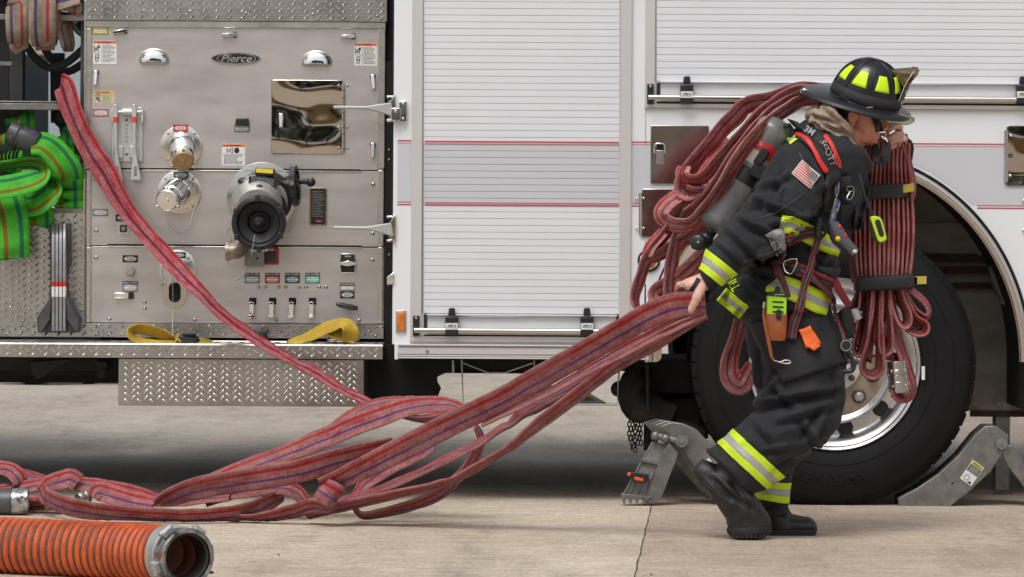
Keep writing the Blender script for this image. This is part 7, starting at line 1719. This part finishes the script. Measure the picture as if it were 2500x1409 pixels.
loopf([(2202,690,14,Yb+0.02), (2230,712,15,Yb+0.02), (2256,736,15,Yb+0.02), (2268,760,14,Yb+0.02), (2262,774,14,Yb+0.02), (2246,770,14,Yb+0.02), (2226,750,13,Yb+0.02), (2206,716,14,Yb+0.02)])
loopf([(2166,700,22,Yb+0.03), (2174,760,24,Yb+0.03), (2192,830,26,Yb+0.03), (2212,890,26,Yb+0.03), (2226,935,24,Yb+0.03), (2224,962,24,Yb+0.03), (2208,972,24,Yb+0.02), (2190,960,30,Yb+0.0)])
loopf([(2176,860,40,Yb+0.03), (2176,880,40,Yb+0.02)])
loopf([(2112,690,30,Yb+0.02), (2104,720,34,Yb+0.02), (2090,748,36,Yb+0.02), (2080,764,36,Yb+0.01)])
loopf([(2205,352,12,Yb+0.02), (2218,390,14,Yb+0.02), (2228,430,14,Yb+0.02), (2230,470,14,Yb+0.02), (2222,490,16,Yb+0.02), (2206,502,14,Yb+0.02)])
loopf([(2196,372,26,Yb+0.05), (2208,410,34,Yb+0.05), (2212,450,36,Yb+0.05), (2208,486,30,Yb+0.05)])
loopf([(2150,360,110,Yb+0.05), (2152,480,118,Yb+0.05), (2155,600,122,Yb+0.05), (2152,690,112,Yb+0.05)], W=0.082, th=0.004)
loopf([(2190,340,14,Yb+0.02), (2150,335,18,Yb+0.03), (2110,345,18,Yb+0.04)], sg=-1)
def band(path, tail):
    mb = MB(); n0 = len(path); 
    for s_, Y in ((0, -1.665), (1, -1.53)): 
        pass
    pts = []
    (x0, y0), (x1, y1), w = path
    mb.limb([(x0+2, y0-w/2, x0+2, y0+w/2, -1.60, 0.06), (x0+10, y0-w/2, x0+10, y0+w/2, -1.60, 0.068), ((x0+x1)/2, (y0+y1)/2-w/2, (x0+x1)/2, (y0+y1)/2+w/2, -1.60, 0.070), (x1-10, y1-w/2, x1-10, y1+w/2, -1.60, 0.066), (x1, y1-w/2, x1, y1+w/2, -1.60, 0.055)], pw=0.35, cap=0.02, n=32)
    build('binding_band', mb, web_b, HL, smooth=50)
    mb = MB(); (tx0, ty0), (tx1, ty1), tw = tail
    mb.pxprism([(tx0, ty0-tw/2), (tx1, ty1-tw/2), (tx1, ty1+tw/2), (tx0, ty0+tw/2)], -1.668, -1.660); build('yellow_tab', mb, mat('tab_yellow', (0.52,0.40,0.06), 0.7, var=0.2, vscale=40), HL, bevel=0.001)
band(((2100, 470), (2214, 466), 36), ((2198, 463), (2232, 457), 20))
band(((2086, 693), (2226, 687), 38), ((2232, 685), (2262, 684), 19))
mb = MB(); mb.pxprism([(2120,453), (2205,450), (2205,482), (2120,486)], -1.678, -1.670); build('band_end', mb, web_b, HL, bevel=0.001); mb = MB(); mb.pxprism([(2215,674), (2240,676), (2240,694), (2215,704)], -1.668, -1.655); build('band_end', mb, web_b, HL, bevel=0.001)
def coup(x, y, ang, segs, m_):
    R = radians(ang); ax = Vector((sin(R), 0, -cos(R))); c = P(x, y, -1.61); mb = MB(); t = 0; pr = []
    for r_, l_ in segs: pr += [(S(r_, -1.61), t), (S(r_, -1.61), t+S(l_, -1.61))]; t += S(l_, -1.61)
    mb.lathe(c, ax, pr, 32); u, v = basis(ax)
    for k in range(4): mb.ball(c+ax*t*0.5+(u*cos(k*pi/2+0.7)+v*sin(k*pi/2+0.7))*S(segs[0][0], -1.61), 0.006, n=8, m=6)
    build('coupling', mb, m_, HL, bevel=0.001, smooth=40)
csteel = mat('coupling_bright', (0.52,0.50,0.46), 0.25, 1.0, rvar=0.08, vscale=40)
coup(2187, 882, 6, [(22, 20), (24, 3), (24, 8), (20, 3), (23, 10), (21, 2)], csteel); coup(2191, 924, 6, [(22, 8), (24, 24), (20, 3)], csteel)
coup(2077, 756, 24, [(25, 3), (27, 26), (20, 2)], csteel); coup(2070, 792, 18, [(18, 12), (20, 12), (14, 10)], plasticb)
loopf([(2190,948,34,Yb), (2194,962,36,Yb), (2204,970,30,Yb+0.01)])

# loops trailing over the back
SHN = thing('shoulder_hose', 'dark red hose loops hanging down behind the back and air cylinder', 'fire hose', P(1700, 560, -1.55))
def tr(pts, W=0.042, th=0.0042, sg=1, Y=-1.56):
    mb = MB(); mb.ribbon([(x, y, w*1.75, Y+(dy or 0)) for x, y, w, dy in pts], W=W, th=th, sg=sg, wob=0.004, seed=pts[0][0]*0.01+pts[0][1]*0.02); build('hose_loop', mb, hose_sh, SHN, smooth=60)
tr([(2030,225,12,0.1), (1960,218,22,0.04), (1888,243,24,0.02), (1822,258,24,0), (1796,284,26,0), (1762,318,24,0), (1735,352,24,0), (1706,384,22,0), (1684,410,22,0), (1668,438,22,0), (1664,462,22,0), (1676,474,18,0), (1692,468,16,0.02), (1706,444,14,0.03), (1735,400,16,0.03), (1780,340,16,0.03)])
tr([(2030,228,12,0.06), (1960,224,20,-0.02), (1920,238,22,-0.03), (1884,262,22,-0.03), (1852,288,22,-0.03), (1827,316,22,-0.03), (1800,346,22,-0.03), (1776,372,22,-0.03), (1748,402,20,-0.03), (1728,424,18,-0.03), (1704,440,18,-0.03), (1680,440,18,-0.03), (1666,424,18,-0.03), (1672,406,16,-0.02)], th=0.0053)
tr([(2030,234,12,0.05), (1964,232,18,-0.01), (1918,256,20,0), (1876,288,20,-0.05), (1842,326,20,-0.12), (1808,372,20,-0.14), (1776,416,20,-0.12), (1748,450,20,-0.08), (1724,468,18,0), (1696,472,18,0), (1672,466,18,0)], th=0.0053)
tr([(2020,244,12,0.08), (1960,246,18,0.02), (1916,270,18,-0.10), (1876,300,18,-0.2), (1845,330,18,-0.26), (1797,396,20,-0.27), (1758,462,20,-0.26), (1722,512,20,-0.2), (1690,544,20,-0.1), (1655,550,20,-0.04), (1625,540,20,0), (1614,522,20,0), (1624,502,20,0), (1646,484,18,0), (1672,470,18,0.01)], th=0.0053)
tr([(2020,238,12,0.08), (1950,240,18,0.0), (1896,266,18,-0.08), (1850,308,18,-0.16), (1806,364,18,-0.2), (1772,414,18,-0.2), (1736,466,18,-0.18), (1706,500,18,-0.1), (1680,520,16,-0.02)])
tr([(1900,330,10,0.09), (1840,410,22,0.09), (1790,470,30,0.09), (1746,520,34,0.08), (1716,540,28,0.06)])
tr([(1690,480,18,0.02), (1670,508,16,0.02), (1650,536,16,0.02), (1620,578,16,0.02), (1596,608,17,0.02), (1576,642,17,0.02), (1566,672,16,0.02), (1556,700,15,0.02), (1549,728,13,0.02), (1553,752,10,0.02)], W=0.034)
tr([(1700,470,14,0.03), (1680,510,15,0.03), (1664,548,18,0.03), (1650,590,18,0.03), (1640,640,19,0.03), (1634,690,18,0.03), (1632,730,16,0.03)], W=0.034)
tr([(1728,536,18,0.06), (1690,570,22,0.05), (1640,604,20,0.04), (1600,628,16,0.03), (1580,628,14,0.02), (1590,600,14,0.02), (1620,566,14,0.02)], W=0.034)
tr([(1745,590,24,0.08), (1712,630,26,0.07), (1676,664,26,0.06), (1640,692,26,0.05), (1608,708,24,0.04), (1598,722,20,0.03), (1612,738,18,0.03)], W=0.034)
tr([(1735,610,24,0.10), (1700,650,26,0.09), (1670,690,22,0.08), (1650,720,20,0.07)], W=0.034)
tr([(1808,780,18,0.12), (1796,830,22,0.12), (1782,880,26,0.12), (1784,920,30,0.12), (1806,940,30,0.12), (1826,916,24,0.12), (1840,890,18,0.12)], W=0.036)
# ------------------------------------------------------------------ surroundings seen through the gaps and in the polished steel
def far_building(name, label, x0, x1, y, h, m, wm, rows=2, step=5.0):
    b = thing(name, label, 'building', ((x0+x1)/2, y, 0)); s = 1 if y > 0 else -1
    mb = MB(); mb.box(((x0+x1)/2, y+s*4, h/2), (abs(x1-x0), 8, h)); build('wall', mb, m, b)
    mb = MB(); mb.box(((x0+x1)/2, y+s*4, h+0.2), (abs(x1-x0)+0.6, 8.6, 0.4)); build('roof_edge', mb, castgrey, b)
    x = x0+2
    while x < x1-3:
        for r in range(rows):
            mb = MB(); z = 1.6+r*3.4; mb.box((x+1, y-s*0.03, z+0.8), (2.0, 0.08, 1.6)); w = build('window', mb, wm, b)
        x += step
    return b
glassd = mat('dark_glass', (0.02,0.025,0.03), 0.05)
far_building('tan_building', 'pale tan building far behind the fire engine', -14, 20, 42, 9, mat('tan_wall', (0.42,0.36,0.28), 0.8, var=0.15, vscale=0.7), glassd)
far_building('reflection_building', 'unseen low sandstone building added behind the camera for golden reflections', -60, 60, -80, 3.4, mat('gold_reflection_wall', (0.50,0.32,0.12), 0.8, var=0.2, vscale=0.6), glassd, 1)  # out of view, added so the polished steel mirrors a golden band
leaf = mat('leaves', (0.05,0.07,0.03), 0.7, var=0.5, vscale=2)
bark = mat('bark', (0.08,0.06,0.045), 0.9)
TR = thing('reflection_tree', 'broad green tree standing first in the unseen row added for reflections', 'tree', (-22, -70, 0), 'added reflection trees')  # unseen row, made tall as a dark mass for the mirror plates
mb = MB(); mb.tube([(-22, -70, 0), (-21.9, -70, 2), (-22.1, -70.1, 4)], [0.3, 0.22, 0.15], 8); build('trunk', mb, bark, TR)
mb = MB()
for i in range(1500):
    a = Vector((random.gauss(0, 1), random.gauss(0, 1), random.gauss(0, 0.8))); a = a.normalized()*random.uniform(0.5, 1)**0.5
    c = Vector((-22, -70, 5.2))+Vector((a.x*3.2, a.y*3.2, a.z*2.6)); u, v = basis(Vector((random.gauss(0,1), random.gauss(0,1), random.gauss(0,1)))); s_ = random.uniform(0.12, 0.3)
    mb.add([c+u*s_, c+v*s_, c-u*s_, c-v*s_], [(0,1,2,3)])
build('crown', mb, leaf, TR, smooth=0)
for dx, w_ in ((8, 'second'), (15, 'third'), (22, 'fourth'), (29, 'fifth'), (36, 'sixth'), (43, 'seventh')):
    t_ = dup(TR, Vector((dx, random.uniform(-3, 2)-18, 0))); t_['label'] = 'broad green tree, %s from the left in the unseen row added for reflections' % w_; t_.scale = (1.7, 1.7, random.uniform(2.0, 2.5))
# a parked rescue trailer and a bystander glimpsed through the hose bay
V = thing('equipment_trailer', 'pale blue grey box trailer behind the hose bay, out of focus', 'trailer', (P(160, 300, 9).x, 9, 0))
mb = MB(); c = P(170, 300, 9); mb.box((c.x+0.62, 10, 1.35), (1.5, 2, 2.1)); build('box_body', mb, mat('trailer_paint', (0.33,0.39,0.42), 0.5, var=0.1, vscale=2), V, bevel=0.02)
for dx in (-0.2, 1.1):
    mb = MB(); mb.lathe((c.x+dx, 9, 0.3), (0, 1, 0), [(0.12, 0), (0.3, 0.02), (0.3, 0.2), (0.1, 0.22)], 24); build('wheel', mb, rubber, V)
